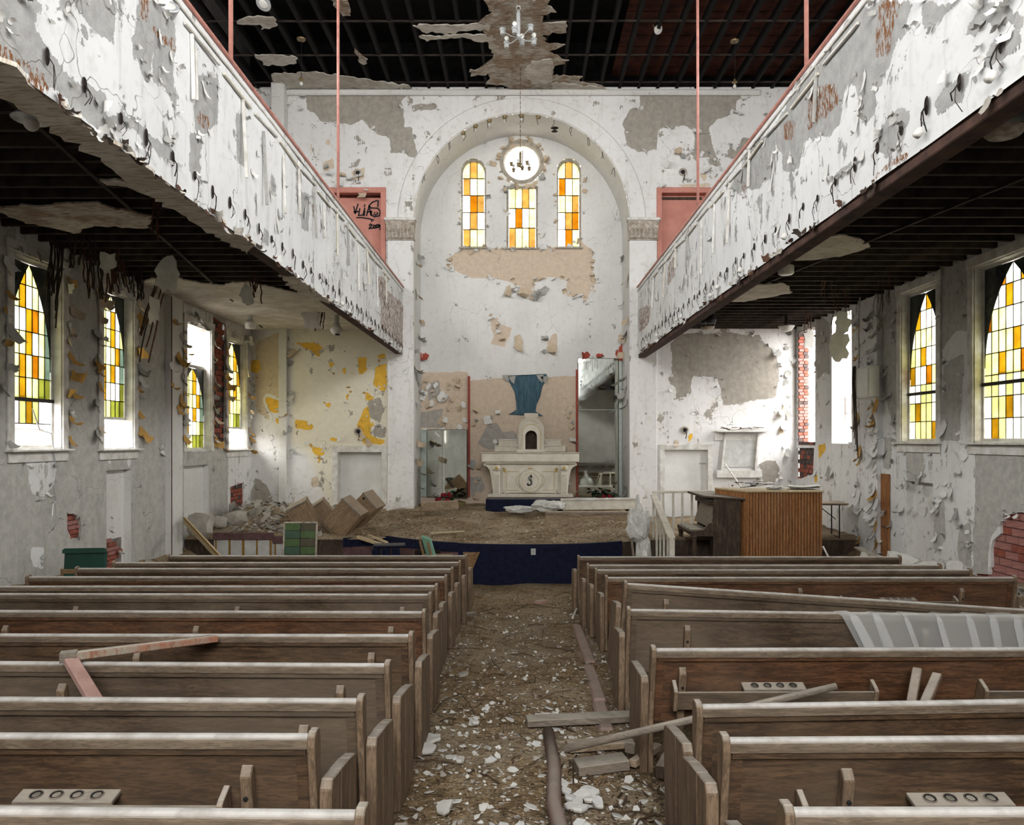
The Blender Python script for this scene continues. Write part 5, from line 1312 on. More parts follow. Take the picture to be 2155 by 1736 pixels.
# flowers at the foot of the mirrors
def flowers(px, py, lab, seed):
    p = P(px, py, 21.6); f = thing('flower_bunch', lab, 'flowers', (p.x, p.y, stage_z(p.x, p.y) - .02), group='artificial flowers by the mirrors')
    rnd = random.Random(seed); lm = MB(); 
    for k in range(34):
        a = rnd.uniform(0, 6.28); r = rnd.uniform(.05, .38); h = rnd.uniform(.10, .42)
        c = Vector((r * math.cos(a), r * .5 * math.sin(a), h)); R = RZ(a) @ RX(rnd.uniform(-.9, .9)) @ RY(rnd.uniform(-.6, .6)); s = rnd.uniform(.06, .11)
        lm.add([tuple(c + R @ Vector(q)) for q in ((-s, 0, 0), (0, -s * .5, .015), (s, 0, 0), (0, s * .5, .015))], [(0, 1, 2, 3)])
    lm.build('leaves', M['leaf'], f, solid=.003)['kind'] = 'stuff'
    for k in range(9):
        a = rnd.uniform(0, 6.28); r = rnd.uniform(.05, .30); c = (r * math.cos(a), r * .5 * math.sin(a) - .1, rnd.uniform(.15, .36))
        mb = MB()
        for j in range(5): mb.ball((c[0] + .028 * math.cos(j * 1.26), c[1] - .01, c[2] + .028 * math.sin(j * 1.26)), .03, 6, 4, (1, .6, 1))
        mb.build('blossom', M['petal'], f)
    for k in range(6):
        a = rnd.uniform(0, 6.28); MB().tube([(0, 0, 0), (.1 * math.cos(a), .05 * math.sin(a), .15), (.25 * math.cos(a), .1 * math.sin(a), .3)], .006, 5).build('stem', M['leaf'], f)
    mb = MB(); mb.sheet(lambda u, v: (.30 + .22 * u, -.06 + .05 * math.sin(v * 3), .03 + .16 * v * (1 - .4 * u)), 4, 3); mb.build('dry_leaf', M['dry_leaf'], f, solid=.003)
flowers(942, 1050, 'red artificial flowers with dark leaves below the short mirror', 1)
flowers(1277, 1045, 'red artificial flowers with dark leaves below the tall mirror', 2)
# ------------------------------------------------------------------ hanging iron, lamps
for i, (x, y, X) in enumerate(((533, 8.55, GXL), (743, 13.6, GXL), (1645, 8.7, GXR), (1440, 14.0, GXR))):
    side = ['left', 'left', 'right', 'right'][i]
    r = thing('tie_rod', 'pink iron hanger rod from the roof to the %s gallery rail, %s one' % (side, 'thicker nearer' if i in (0, 2) else 'thinner farther'), 'rod', (X + (-.06 if X < 0 else .06), y, ZT), group='gallery hanger rods')
    MB().tube([(0, 0, 0), (-.01 if X > 0 else 0, 0, ZC - ZT + .1)], .026, 10).build('rod', M['pink_metal'], r, smooth=True)
    MB().lathe([(.05, .0), (.05, .02), (.034, .05), (.026, .06)], 12).build('foot_collar', M['pink_metal'], r)

def bulb(mb, c, r=.032, up=1):
    mb.lathe([(.012, 0), (.016, .02 * up), (r, .06 * up), (r * .9, .085 * up), (r * .5, .105 * up), (.002, .11 * up)], 10, Matrix.Translation(c))
def chandelier(p, zceil, label, s=1.0, chain_only=False, dark=False):
    c = thing('chandelier', label, 'lamp', p, group='chandeliers over the aisle')
    mt = M['metal'] if not dark else M['brass']
    MB().lathe([(.022 * s, 0), (.030 * s, .02 * s), (.030 * s, .36 * s), (.018 * s, .40 * s)], 12).build('stem', mt, c, smooth=True)
    MB().tube([(.03 * s * math.cos(a), 0, .44 * s + .035 * s * math.sin(a)) for a in [k * math.pi / 6 for k in range(13)]], .006 * s, 5).build('ring', mt, c)
    mb = MB(); n = max(6, int((zceil - p[2] - .47 * s) / .06))
    for k in range(n):
        z = .47 * s + (zceil - p[2] - .47 * s) * (k + .5) / n; h = (zceil - p[2] - .47 * s) / n
        mb.bar((0, 0, z - h * .55), (0, 0, z + h * .55), .016 if k % 2 else .007, .007 if k % 2 else .016)
    mb.build('chain', M['lath'], c)
    for k in range(6):
        a = k * math.pi / 3 + .3; e = Vector((.24 * s * math.cos(a), .24 * s * math.sin(a), .06 * s * (1 if k % 2 else -.2)))
        arm = MB().tube([(0, 0, .0), e * .5 + Vector((0, 0, -.02)), e], .008 * s, 6).build('arm', mt, c)
        MB().lathe([(.036 * s, -.05 * s), (.036 * s, .01 * s), (.046 * s, .015 * s), (.046 * s, .04 * s)], 12, Matrix.Translation(e)).build('socket', mt, arm)
        if k in (0, 1, 2, 4):
            mb = MB(); bulb(mb, e + Vector((0, 0, .04 * s)), .036 * s); mb.build('bulb', M['porcelain'], arm, smooth=True)
    return c
p = P(1091, 80, 14.0); chandelier((p.x, p.y, p.z), ZC, 'chrome chandelier with white bulbs hanging high over the aisle', 1.25)
p = P(1095, 352, 19.6); chandelier((p.x, p.y, p.z), ZC, 'small tarnished chandelier on a long chain before the round window', 1.0, dark=True)
for x, yc, yb, lab in ((634, 80, 180, 'bare bulb hanging from the blackened ceiling over the left gallery'), (1546, 84, 186, 'bare bulb hanging from the blackened ceiling over the right gallery')):
    d = (ZC - EYE) * F / (CY - yc); b = P(x, yb, d)
    l = thing('pendant_lamp', lab, 'lamp', (b.x, b.y, b.z - .05), group='bare pendant bulbs')
    mb = MB(); bulb(mb, (0, 0, .16), .045, -1); mb.build('bulb', M['porcelain'], l, smooth=True)
    MB().lathe([(.02, .15), (.03, .16), (.07, .20), (.03, .23), (.02, .27)], 12).build('socket', M['brass'], l)
    MB().tube([(0, 0, .25), (.01, 0, .7), (0, 0, ZC - b.z + .05)], .006, 5).build('cord', M['wire'], l)
    MB().lathe([(.10, ZC - b.z + .0), (.11, ZC - b.z + .03), (.05, ZC - b.z + .06)], 12).build('canopy', M['brass'], l)
def flood(px, py, d, lab, tilt=(1.2, 0, .3), s=1.0, mat='metal'):
    p = P(px, py, d); l = thing('floodlight', lab, 'lamp', p, tilt, 'old floodlights')
    MB().lathe([(.03 * s, -.16 * s), (.06 * s, -.12 * s), (.11 * s, -.02 * s), (.12 * s, .0), (.12 * s, .015 * s), (.105 * s, .02 * s)], 16).build('reflector', M[mat], l, smooth=True)
    MB().lathe([(.10 * s, .012 * s), (.05 * s, .028 * s), (.001, .032 * s)], 16).build('lens', M['porcelain'], l, smooth=True)
    MB().tube([(0, 0, -.14 * s), (.03, 0, -.24 * s), (.0, .05, -.32 * s)], .02 * s, 6).build('bracket', M['brass'], l)
flood(555, 8, 15.2, 'round grey floodlight under the blackened roof by the left hanger rod', (2.6, .2, 0), 1.25)
flood(356, 16, GXL * F / (356 - CX), 'round floodlight fixed to the left gallery front', (.9, .5, .0), .75)
flood(1385, 62, 17.9, 'white floodlight among the black rafters over the arch side', (2.2, 0, .5), .9, 'porcelain')
def soffit_lamp(px, py, z, lab, kind):
    d = (z - EYE) * F / (CY - py); p = P(px, py, d)
    l = thing('ceiling_lamp', lab, 'lamp', (p.x, p.y, p.z), group='lamps under the galleries'); h = ZG - p.z
    if kind == 'drum':
        MB().lathe([(.10, -.10), (.13, -.08), (.135, .04), (.12, .06)], 20).build('shade', M['porcelain'], l, smooth=True)
        MB().lathe([(.06, .05), (.075, .08), (.05, .12), (.06, h)], 12).build('fitting', M['grey_white'], l)
    elif kind == 'globe':
        MB().ball((0, 0, 0), .15, 18, 10, (1, 1, .8)).build('globe', M['porcelain'], l, smooth=True)
        MB().lathe([(.08, .10), (.10, .13), (.07, .18), (.08, h)], 12).build('fitting', M['grey_white'], l)
        MB().lathe([(.05, -.13), (.06, -.11), (.05, -.10)], 12, Matrix.Translation((.04, -.07, 0))).build('cap', M['ink'], l)
    elif kind == 'bulb':
        MB().lathe([(.15, .02), (.16, .03), (.10, .08), (.05, .12), (.04, h)], 18).build('shade', M['metal'], l, smooth=True)
        MB().ball((0, 0, -.01), .062, 14, 8).build('bulb', M['porcelain'], l, smooth=True)
        MB().tube([(0, 0, .1), (-.10, 0, .16), (-.14, .1, h)], .035, 8).build('arm', M['dark_joist'], l)
    elif kind == 'can':
        MB().lathe([(.20, .05), (.21, .14), (.17, .15), (.17, h)], 20).build('can', M['ink'], l, smooth=True)
        MB().lathe([(.13, -.10), (.165, -.06), (.17, -.05), (.13, -.03), (.11, -.03)], 20).build('dish', M['cap_stone'], l, smooth=True)
        for a in (0, 2.1, 4.2): MB().bar((.15 * math.cos(a), .15 * math.sin(a), -.05), (.19 * math.cos(a), .19 * math.sin(a), .08), .015, .015).build('strut', M['metal'], l)
    elif kind == 'bowl':
        MB().lathe([(.05, -.14), (.12, -.11), (.19, -.02), (.20, .0), (.17, -.02), (.10, -.09)], 18).build('bowl', M['porcelain'], l, smooth=True)
        MB().lathe([(.05, -.10), (.05, h)], 10).build('fitting', M['dark_joist'], l)
soffit_lamp(527, 683, 5.82, 'white drum lamp under the left gallery near the far window', 'drum')
soffit_lamp(708, 695, 5.66, 'white globe lamp under the far end of the left gallery front', 'globe')
soffit_lamp(66, 258, 5.72, 'bare round bulb in a tin shade under the near left gallery', 'bulb')
soffit_lamp(2113, 262, 5.72, 'black can lamp with a hanging dish under the near right gallery', 'can')
soffit_lamp(1654, 566, 5.93, 'white drum lamp under the right gallery beside loose plaster', 'drum')
soffit_lamp(1655, 686, 5.80, 'broken white bowl lamp under the right gallery by the chancel wall', 'bowl')
soffit_lamp(1489, 684, 5.74, 'dark bowl lamp under the far end of the right gallery front', 'can')
# bulbs round the chancel arch
for i, (ang, has) in enumerate(((38, 0), (48, 0), (57, 1), (64.5, 1), (72.5, 1), (81, 1), (90, 1), (99, 2), (108, 3), (118, 4), (128, 4), (139, 0), (150, 0), (26, 0))):
    a = math.radians(ang); q = Vector((AX - (AR - .02) * math.cos(a), YB + .05, ASP + (AR - .02) * math.sin(a)))
    w = link('arch_light', None, tr); w.location = q
    MB().lathe([(.03, -.06), (.055, -.05), (.075, .02), (.06, .04)], 10).build('arch_socket', M['brass'], w) if has in (1, 2) else None
    if has == 1:
        mb = MB(); bulb(mb, (0, 0, -.05), .038, -1); mb.build('arch_bulb', M['porcelain'], w, smooth=True)
    rnd = random.Random(i)
    for k in range(2 if has in (0, 4) else 1):
        bx0 = rnd.uniform(-.06, .06); MB().tube([(0, 0, .04), (bx0, -.02, -.03), (bx0 + rnd.uniform(-.03, .03), -.03, -.10), (bx0 + rnd.uniform(-.06, .06), -.04, rnd.uniform(-.24, -.14))], .007, 5).build('loose_wire', M['wire'], w)
    if has == 3:
        MB().lathe([(.02, -.30), (.09, -.29), (.02, -.27), (.03, -.22), (.11, -.20), (.03, -.18)], 12).build('broken_socket', M['dark_joist'], w)
# sockets along the gallery fronts: torn holes, wires, a few porcelain sockets
hole_m = MB().lathe([(.002, .004), (.030, .006), (.036, .010), (.042, .002)], 12).mesh('socket_hole', M['hole'])
for X, s, g, y0, dy, z in ((GXL, -1, gal_l, 5.10, .462, 5.58), (GXR, 1, gal_r, 5.07, .445, 5.63)):
    rnd = random.Random(11 + s)
    for k in range(34):
        y = y0 + k * dy + rnd.uniform(-.04, .04)
        if y > 20.6: break
        zz = z + rnd.uniform(-.03, .03)
        h = link('socket_hole', hole_m, g); h.location = (X - s * .012, y, zz); h.rotation_euler = (0, -s * math.pi / 2, 0); h.scale = (rnd.uniform(1.0, 1.9), rnd.uniform(.5, .75), 1)
        for j in range(rnd.choice((2, 2, 3))):
            dyy = rnd.uniform(-.03, .05); L = rnd.uniform(.09, .24)
            pts = [(X - s * .01, y, zz + .02), (X - s * .05, y + dyy * .4, zz - .05), (X - s * (.035 + .03 * rnd.random()), y + dyy, zz - L * .6), (X - s * .03, y + dyy * 1.3 + rnd.uniform(-.04, .04), zz - L)]
            w = MB().tube(pts, rnd.choice((.0025, .0035, .0055)), 5); w.build('wire', M['wire'] if rnd.random() < .6 else M['lath_dark'], g)
        if rnd.random() < .30:
            MB().lathe([(.030, -.03), (.034, 0), (.034, .03), (.024, .04)], 12, Matrix.Translation((X - s * .06, y + .04, zz - .20)) @ Matrix.Rotation(.6 * s, 4, 'Y')).build('porcelain_socket', M['porcelain'], g, smooth=True)
# peeling mouldings hanging from the gallery fronts
for X, s, g, ys_ in ((GXL, -1, gal_l, (7.35, 7.42, 8.7, 9.4, 10.2, 10.9, 11.7, 12.3, 13.2, 14.0, 14.9, 15.8, 16.9, 18.0)), (GXR, 1, gal_r, (8.2, 10.6, 11.6, 12.5, 13.4, 14.5, 15.6, 16.8, 18.2))):
    rnd = random.Random(31 + s)
    for y in ys_:
        zt, L = ZT - rnd.uniform(.12, .35), rnd.uniform(.5, .95); b = rnd.uniform(.01, .05)
        mb = MB(); mb.bar((X - s * .02, y, zt), (X - s * (.02 + b), y + rnd.uniform(-.03, .04), zt - L), .035, .025); mb.build('loose_moulding', rnd.choice((M['white_trim'], M['flake_w'], M['cream'], M['flake_g'])), g, bevel=.004)
    for k in range(12):
        y = 7.2 + k * .95; mb = MB(); mb.bar((X - s * .018, y, ZT - .22 - .02 * (k % 3)), (X - s * .03, y + .8, ZT - .22 - .05 * (k % 2)), .03, .03); mb.build('loose_moulding', M['cream'] if k % 2 else M['white_trim'], g, bevel=.004)

# ------------------------------------------------------------------ plaster and lath hanging under the galleries
def hanging(px, py, d, lab, w, h, n, lump=None, seed=0, dark=False, lean=0.0):
    d = 4.6 + round((d - 4.6) / .418) * .418; p = P(px, py, d); rnd = random.Random(seed)
    t_ = thing('hanging_lath', lab, 'lath', (p.x, p.y, ZG + .03), group='lath strips hanging from the gallery ceilings'); top = 0
    n = int(n * 1.8)
    for k in range(n):
        x = (k / max(1, n - 1) - .5) * w; L = h * rnd.uniform(.55, 1.05); sl_ = rnd.gauss(0, .05)
        m = 7; pts = []
        for j in range(m + 1):
            v = j / m; pts.append((x * (1 - .15 * v) + lean * v * h + .010 * math.sin(v * 14 + k) + sl_ * v, .03 * math.sin(v * 3 + seed) + rnd.uniform(-.006, .006), -L * v))
        mb = MB()
        for a, b in zip(pts, pts[1:]): mb.bar(a, b, .008, .024, up=(0, 1, 0), roll=.5 * (-1) ** len(mb.v))
        mb.build('lath_strip', M['lath_dark'] if dark or rnd.random() < .3 else M['lath'], t_)
    if lump:
        for (lx, lz, lw, lh) in lump:
            pts = []
            for k in range(17):
                a = k * 2 * math.pi / 17; q = rnd.uniform(.62, 1.08) / max(abs(math.cos(a)), abs(math.sin(a))) ** .5
                pts.append((lx + lw * .5 * q * math.cos(a), lz + lh * .5 * q * math.sin(a)))
            yo = -.05 - .04 * len([c for c in t_.children if c.name.startswith('plaster_lump')])
            MB().prism(pts, yo, yo + .03, 'Y').build('plaster_lump', M['plaster_white'], t_)
    return t_
hanging(118, 600, 11.6, 'dark corrugated lath strip hanging before the nearest left window', .22, 1.30, 5, None, 1, True)
hanging(350, 600, 12.7, 'long tilted lath strip with a big plaster slab, left of the low beam', .16, 1.75, 3, [(.02, -.35, .42, .62), (-.16, -.95, .20, .5)], 2, lean=-.22)
hanging(215, 560, 12.2, 'rusty tangle of lath hanging between the two nearest left windows', .55, .85, 8, [(.1, -.25, .3, .35)], 3)
hanging(250, 580, 13.0, 'rusty lath tuft hanging over the second left window', .30, .62, 6, None, 4)
hanging(290, 600, 13.6, 'black lath fringe hanging past the second left window', .18, .55, 5, None, 5, True)
hanging(170, 540, 11.4, 'thin lath shreds hanging near the left gallery plaster patch', .40, .55, 5, None, 6, True)
hanging(535, 560, 14.2, 'lath bundle with white plaster hanging at the end of the left beam plaster', .20, .55, 4, [(-.12, -.35, .3, .45)], 7)
hanging(670, 670, 18.0, 'grey plaster lump on lath hanging near the white globe lamp', .3, .5, 5, [(-.15, -.25, .55, .5)], 8, True)
hanging(330, 450, 9.6, 'short rusty lath strip hanging from the dark joists', .06, .62, 2, None, 9)
hanging(1770, 640, 15.2, 'thick rusty lath bunch with pale plaster hanging before the open window', .30, 1.15, 7, [(.02, -.80, .34, .5), (-.08, -1.25, .42, .65)], 10)
hanging(1860, 590, 14.4, 'rusty lath bunch hanging beside the fuse box pilaster', .20, .85, 5, None, 11)
hanging(1702, 690, 18.4, 'small lath bunch with plaster hanging over the brick window edge', .14, .75, 4, [(0, -.65, .3, .5)], 12)
hanging(1740, 600, 14.6, 'sparse rusty wires of lath under the right gallery', .20, .45, 4, None, 13)

# ------------------------------------------------------------------ left side: chairs, cabinets, leaning things
ch = thing('green_armchair', 'green vinyl chair with wooden back frame by the left wall, seen from behind', 'chair', (P(176, 1200, 11.7).x, 11.75, floor_z(11.75) + .01), (0, 0, .12))
MB().box((0, 0, .80), (.62, .07, .50), RX(-.12)).build('backrest', M['green_vinyl'], ch, bevel=.025)
mb = MB(); mb.prism([(-.31, 0), (.31, 0), (.31, .05), (.28, .075), (-.28, .075), (-.31, .05)], -.035, .035, 'Y', Matrix.Translation((0, -.03, 1.02)) @ Matrix.Rotation(-.12, 4, 'X')); mb.build('backrest_top', M['green_vinyl'], ch)
MB().box((0, -.035, .74), (.64, .03, .07), RX(-.12)).build('back_rail', M['chair_wood'], ch, bevel=.006)
for sx in (-1, 1):
    MB().bar((sx * .32, -.03, .78), (sx * .31, .10, .0), .05, .035).build('rear_leg', M['chair_wood'], ch)
    MB().bar((sx * .31, .55, .62), (sx * .31, .52, .0), .05, .035).build('front_leg', M['chair_wood'], ch)
    MB().box((sx * .31, .30, .64), (.05, .56, .03)).build('armrest', M['chair_wood'], ch, bevel=.008)
MB().box((0, .32, .43), (.58, .52, .10)).build('seat', M['green_vinyl'], ch, bevel=.03)
MB().box((0, -.01, .52), (.60, .05, .25), RX(-.1)).build('lower_back', M['green_vinyl'], ch, bevel=.01)
c2 = thing('green_armchair', 'green and wood armchair turned sideways before the stage, behind the front left pew', 'chair', (P(910, 1160, 14.9).x, 14.9, .02), (0, 0, -1.15))
MB().box((0, -.05, .80), (.50, .07, .62), RX(.28)).build('backrest', M['green_pale'], c2, bevel=.025)
MB().box((0, .28, .42), (.50, .50, .10)).build('seat', M['green_vinyl'], c2, bevel=.03)
for sx in (-1, 1):
    MB().bar((sx * .28, -.18, 1.02), (sx * .28, .08, .0), .05, .04).build('rear_leg', M['chair_wood'], c2)
    MB().bar((sx * .28, .50, .66), (sx * .28, .50, .0), .05, .04).build('front_leg', M['chair_wood'], c2)
    MB().bar((sx * .28, -.10, .70), (sx * .28, .52, .66), .055, .03).build('armrest', M['chair_wood'], c2, bevel=.006)
MB().bar((-.28, .50, .30), (.28, .50, .30), .03, .05).build('stretcher', M['chair_wood'], c2)
def cabinet(px, py, d, w, h, dep, ry, rz, lab, rx=.15, hole=False):
    p = P(px, py, d); z0 = stage_z(p.x, p.y)
    c = thing('wooden_cabinet', lab, 'cabinet', p, (rx, ry, rz), 'overturned plywood cabinets on the stage')
    MB().box((0, 0, 0), (w, dep, h)).build('carcass', M['plywood'], c, bevel=.004)
    MB().box((0, -dep / 2 - .008, -.06), (w - .10, .016, h - .18)).build('door', M['plywood'], c, bevel=.004)
    MB().box((0, -dep / 2 - .012, h / 2 - .02), (w + .02, .03, .04)).build('lip', M['grey_timber'], c, bevel=.004)
    MB().box((0, .02, -h / 2 - .04), (w - .06, dep - .1, .08)).build('plinth', M['timber'], c)
    if hole: MB().box((-w * .3, -dep / 2 - .012, h / 2 - .10), (.05, .01, .05)).build('lock_hole', M['ink'], c)
cabinet(640, 1087, 17.6, .52, .72, .42, -.50, .15, 'tan plywood cabinet lying tipped at the left end of the heap')
cabinet(678, 1082, 18.3, .50, .62, .40, -.62, .1, 'tan plywood cabinet at the back of the heap with a dark lock hole', hole=True)
cabinet(728, 1088, 17.4, .58, .78, .42, .72, -.1, 'tan plywood cabinet tipped forward in the middle of the heap')
cabinet(766, 1072, 18.1, .50, .80, .46, .84, -.15, 'tan plywood cabinet lying across the right end of the heap', hole=True)
b = thing('loose_board', 'dark narrow board standing on edge behind the cabinet heap', 'board', P(783, 1056, 18.7), (0, .85, 0)); MB().box((0, 0, 0), (.55, .03, .10)).build('board', M['dark_wood'], b, bevel=.003)
sg = thing('glass_panel', 'green leaded glass panel in a frame leaning on the stage front', 'panel', (P(627, 1150, 16.3).x, 16.38, .0), (-.12, 0, .03))
w_, h_ = .70, 1.22
for (a, b_) in (((-w_ / 2, 0), (-w_ / 2, h_)), ((w_ / 2, 0), (w_ / 2, h_)), ((-w_ / 2, 0), (w_ / 2, 0)), ((-w_ / 2, h_), (w_ / 2, h_))):
    MB().bar((a[0], 0, a[1]), (b_[0], 0, b_[1]), .035, .035).build('frame', M['cap_stone'], sg)
GP = [simple('dull_green_glass_%d' % i, c, None, .3, 6, spec=.5, bump=0) for i, c in enumerate(((.085, .15, .05), (.14, .17, .04), (.055, .12, .075), (.10, .085, .05), (.13, .115, .045)))]
for r in range(7):
    for c in range(2):
        MB().box((-w_ / 4 + c * w_ / 2, 0, (r + .5) * h_ / 7), (w_ / 2 - .02, .008, h_ / 7 - .016)).build('pane', GP[(r * 2 + c * 3 + r // 2) % 5], sg)
mb = MB(); mb.box((0, 0, h_ / 2), (.012, .014, h_))
for r in range(1, 7): mb.box((0, 0, r * h_ / 7), (w_, .014, .012))
mb.build('lead_came', M['lead'], sg)
lb = thing('leaning_plank', 'yellowed plank leaning down from the left wall niche', 'plank', (0, 0, 0)); a, b = P(388, 1094, 16.2), P(500, 1215, 14.4)
MB().bar(a, b, .05, .14).build('plank', M['pale_timber'], lb, bevel=.005); MB().bar(a + Vector((.0, -.03, .05)), b + Vector((0, -.03, .05)), .02, .03).build('moulding', M['ochre_paint'], lb)
def lump(px, py, d, r, lab, m='plaster_lump', sc=(1, .6, .8), seed=1, name='plaster_block', cat='plaster'):
    p = P(px, py, d); bm = bmesh.new(); bmesh.ops.create_icosphere(bm, subdivisions=2, radius=r); rnd = random.Random(seed)
    for v in bm.verts:
        n = mnoise.noise(v.co * (2.2 / r) + Vector((seed * 3.1, 0, 0))); v.co *= 1 + .35 * n
        v.co = Vector((v.co.x * sc[0], v.co.y * sc[1], v.co.z * sc[2]))
        for ax_ in range(3):
            lim = r * sc[ax_] * .72; v.co[ax_] = max(-lim, min(lim, v.co[ax_]))
    me = bpy.data.meshes.new(name); bm.to_mesh(me); bm.free(); me.materials.append(M[m])
    o = link(name, me); o.location = p; o.rotation_euler = (rnd.uniform(-.4, .4), rnd.uniform(-.5, .5), rnd.uniform(-1, 1)); tag(o, lab, cat)
    return o
lump(422, 1104, 16.4, .38, 'grey plaster slab leaning in the left niche above the yellowed plank', seed=3, sc=(1, .45, .9))
lump(490, 1096, 17.6, .40, 'large grey plaster block on the rubble left of the cabinets', seed=4, sc=(1.1, .7, .6))
lump(462, 1098, 17.2, .22, 'small grey plaster block beside the white front boards', seed=5)
bs = thing('blue_steps', 'small navy carpeted steps lying against the stage front', 'steps', (P(817, 1165, 15.9).x, 15.75, .12), (0, 0, .15))
for k in range(3): MB().box((-.22 + k * .2, 0, .36), (.17, .30, .62)).build('carpet_step', M['blue_carpet'], bs, bevel=.02)
MB().box((.05, -.02, .70), (.66, .36, .06)).build('carpet_top', M['blue_carpet'], bs, bevel=.02)
for i, (a, b, lab, m, w, h) in enumerate(((P(752, 1130, 16.9), P(822, 1152, 15.9), 'pale split timber sticking out over the carpet edge', 'pale_timber', .06, .07), (P(775, 1126, 17.2), P(815, 1142, 16.2), 'second pale timber lying behind the split one', 'pale_timber', .05, .05),
    (P(890, 1066, 19.6), P(962, 1062, 19.4), 'short square timber block lying on the stage by the left mirror', 'timber', .25, .22),
    (P(812, 1068, 19.6), P(862, 1058, 19.9), 'white broken board leaning by the arch foot', 'white_trim', .04, .18),
    (P(1148, 1090, 18.7), P(1345, 1090, 18.9), 'long stained timber beam lying across the right of the stage', 'timber', .16, .33),
    (P(905, 1122, 17.0), P(978, 1118, 17.2), 'flat pale board half buried on the stage', 'pale_timber', .10, .03),
    (P(1180, 1062, 19.7), P(1340, 1060, 19.8), 'cream capped kerb step in front of the tall mirror', 'cream', .22, .26))):
    o = thing('timber', lab, 'timber'); MB().bar(a, b, w, h).build('beam', M[m], o, bevel=.008)
    if i == 4: MB().bar(a + Vector((0, -.09, .12)), b + Vector((0, -.09, .12)), .02, .05).build('edge_strip', M['grey_timber'], o)
    if i == 6: MB().bar(a + Vector((0, -.03, .14)), b + Vector((0, -.03, .14)), .26, .03).build('cap_board', M['white_trim'], o)

# ------------------------------------------------------------------ plastic sheeting
pm = bpy.data.materials.new('milky_plastic_film'); pm.use_nodes = True; tt = pm.node_tree; bsd = tt.nodes['Principled BSDF']
bsd.inputs['Base Color'].default_value = (.80, .81, .80, 1); bsd.inputs['Roughness'].default_value = .28
trn = tt.nodes.new('ShaderNodeBsdfTransparent'); mxs = tt.nodes.new('ShaderNodeMixShader'); mxs.inputs[0].default_value = .70
tt.links.new(bsd.outputs[0], mxs.inputs[1]); tt.links.new(trn.outputs[0], mxs.inputs[2]); tt.links.new(mxs.outputs[0], tt.nodes['Material Output'].inputs[0]); M['plastic'] = pm
M['plastic_opaque'] = simple('crumpled_plastic', (.66, .655, .63), (.50, .49, .46), .35, 8, spec=.5, bump=.4)
# sheet draped over a pew rail
sh = thing('plastic_sheet', 'milky plastic sheet draped in folds over a pew rail', 'plastic', (0, 0, 0))
ys0 = 6.62; zr = floor_z(ys0) - .01 + .955
def drape(u, v):
    x = 2.72 + 2.62 * u + .0; fold = .055 * abs(math.sin(u * 19 + .8 * math.sin(u * 7))) ** .7 + .014 * math.sin(u * 83 + 1)
    xs_ = x + (.30 * max(0, v - .25) * (1 - u) ** 2) + (.085 * min(1, v * 2) * math.sin(u * 69 + 1.3 * math.sin(u * 11)))
    if v < .25: y = ys0 + .09 - v / .25 * .06; z = zr - .10 + v / .25 * .085
    elif v < .4: k = (v - .25) / .15; y = ys0 + .03 - k * .09; z = zr - .012 * k - .008
    else: k = (v - .4) / .6; y = ys0 - .06 - fold * (.4 + k) - .01; z = zr - .02 - k * (.34 + .03 * math.sin(u * 9))
    z += -.012 * (x - 3.5)
    return (xs_, y, z + (.006 * math.sin(u * 60) if v > .2 else 0))
mb = MB(); mb.sheet(drape, 260, 14); mb.build('film', M['plastic'], sh, smooth=True)
mb = MB(); mb.sheet(lambda u, v: (4.60 + .22 * u, ys0 - .03 + .02 * math.sin(u * 9), zr + .0 - .03 + .06 * math.sin(v * 3.1) * math.sin(u * 3.1)), 8, 6); mb.build('crumpled_scrap', M['plastic_opaque'], sh, smooth=True)
def crumple(px, py, d, sx, sy, sz, lab, seed, name='plastic_bundle', parts=1):
    p = P(px, py, d); o = thing(name, lab, 'plastic', p)
    bm = bmesh.new(); bmesh.ops.create_icosphere(bm, subdivisions=4, radius=1)
    for v in bm.verts:
        n = mnoise.fractal(v.co * 1.7 + Vector((seed * 5, 0, 0)), 1, 2, 4) * .35 + abs(mnoise.noise(v.co * 5 + Vector((seed, 2, 0)))) * .12; v.co *= 1 + n
        v.co = Vector((v.co.x * sx, v.co.y * sy, v.co.z * sz))
    me = bpy.data.meshes.new('film'); bm.to_mesh(me); bm.free(); me.materials.append(M['plastic_opaque']); link('film', me, o); return o
o = crumple(1344, 1105, 16.0, .22, .2, .42, 'upright bundle wrapped in milky plastic beside the white railing', 2)
for (x, z, r, h) in ((.10, -.62, .16, .45), (-.02, .42, .05, .22)):
    bm = bmesh.new(); bmesh.ops.create_icosphere(bm, subdivisions=3, radius=1)
    for v in bm.verts: v.co *= 1 + mnoise.fractal(v.co * 2 + Vector((x * 50, 0, 0)), 1, 2, 3) * .3; v.co = Vector((v.co.x * r + x, v.co.y * r, v.co.z * h + z))
    me = bpy.data.meshes.new('film'); bm.to_mesh(me); bm.free(); me.materials.append(M['plastic_opaque']); link('film', me, o)
MB().bar((-.16, 0, -.2), (-.05, .05, -1.15), .05, .06).build('stick', M['grey_timber'], o)
crumple(1092, 1072, 19.6, .36, .2, .10, 'crumpled white plastic lying at the altar step', 5); crumple(1156, 1064, 19.35, .42, .2, .13, 'crumpled white plastic lying against the cream kerb', 7)

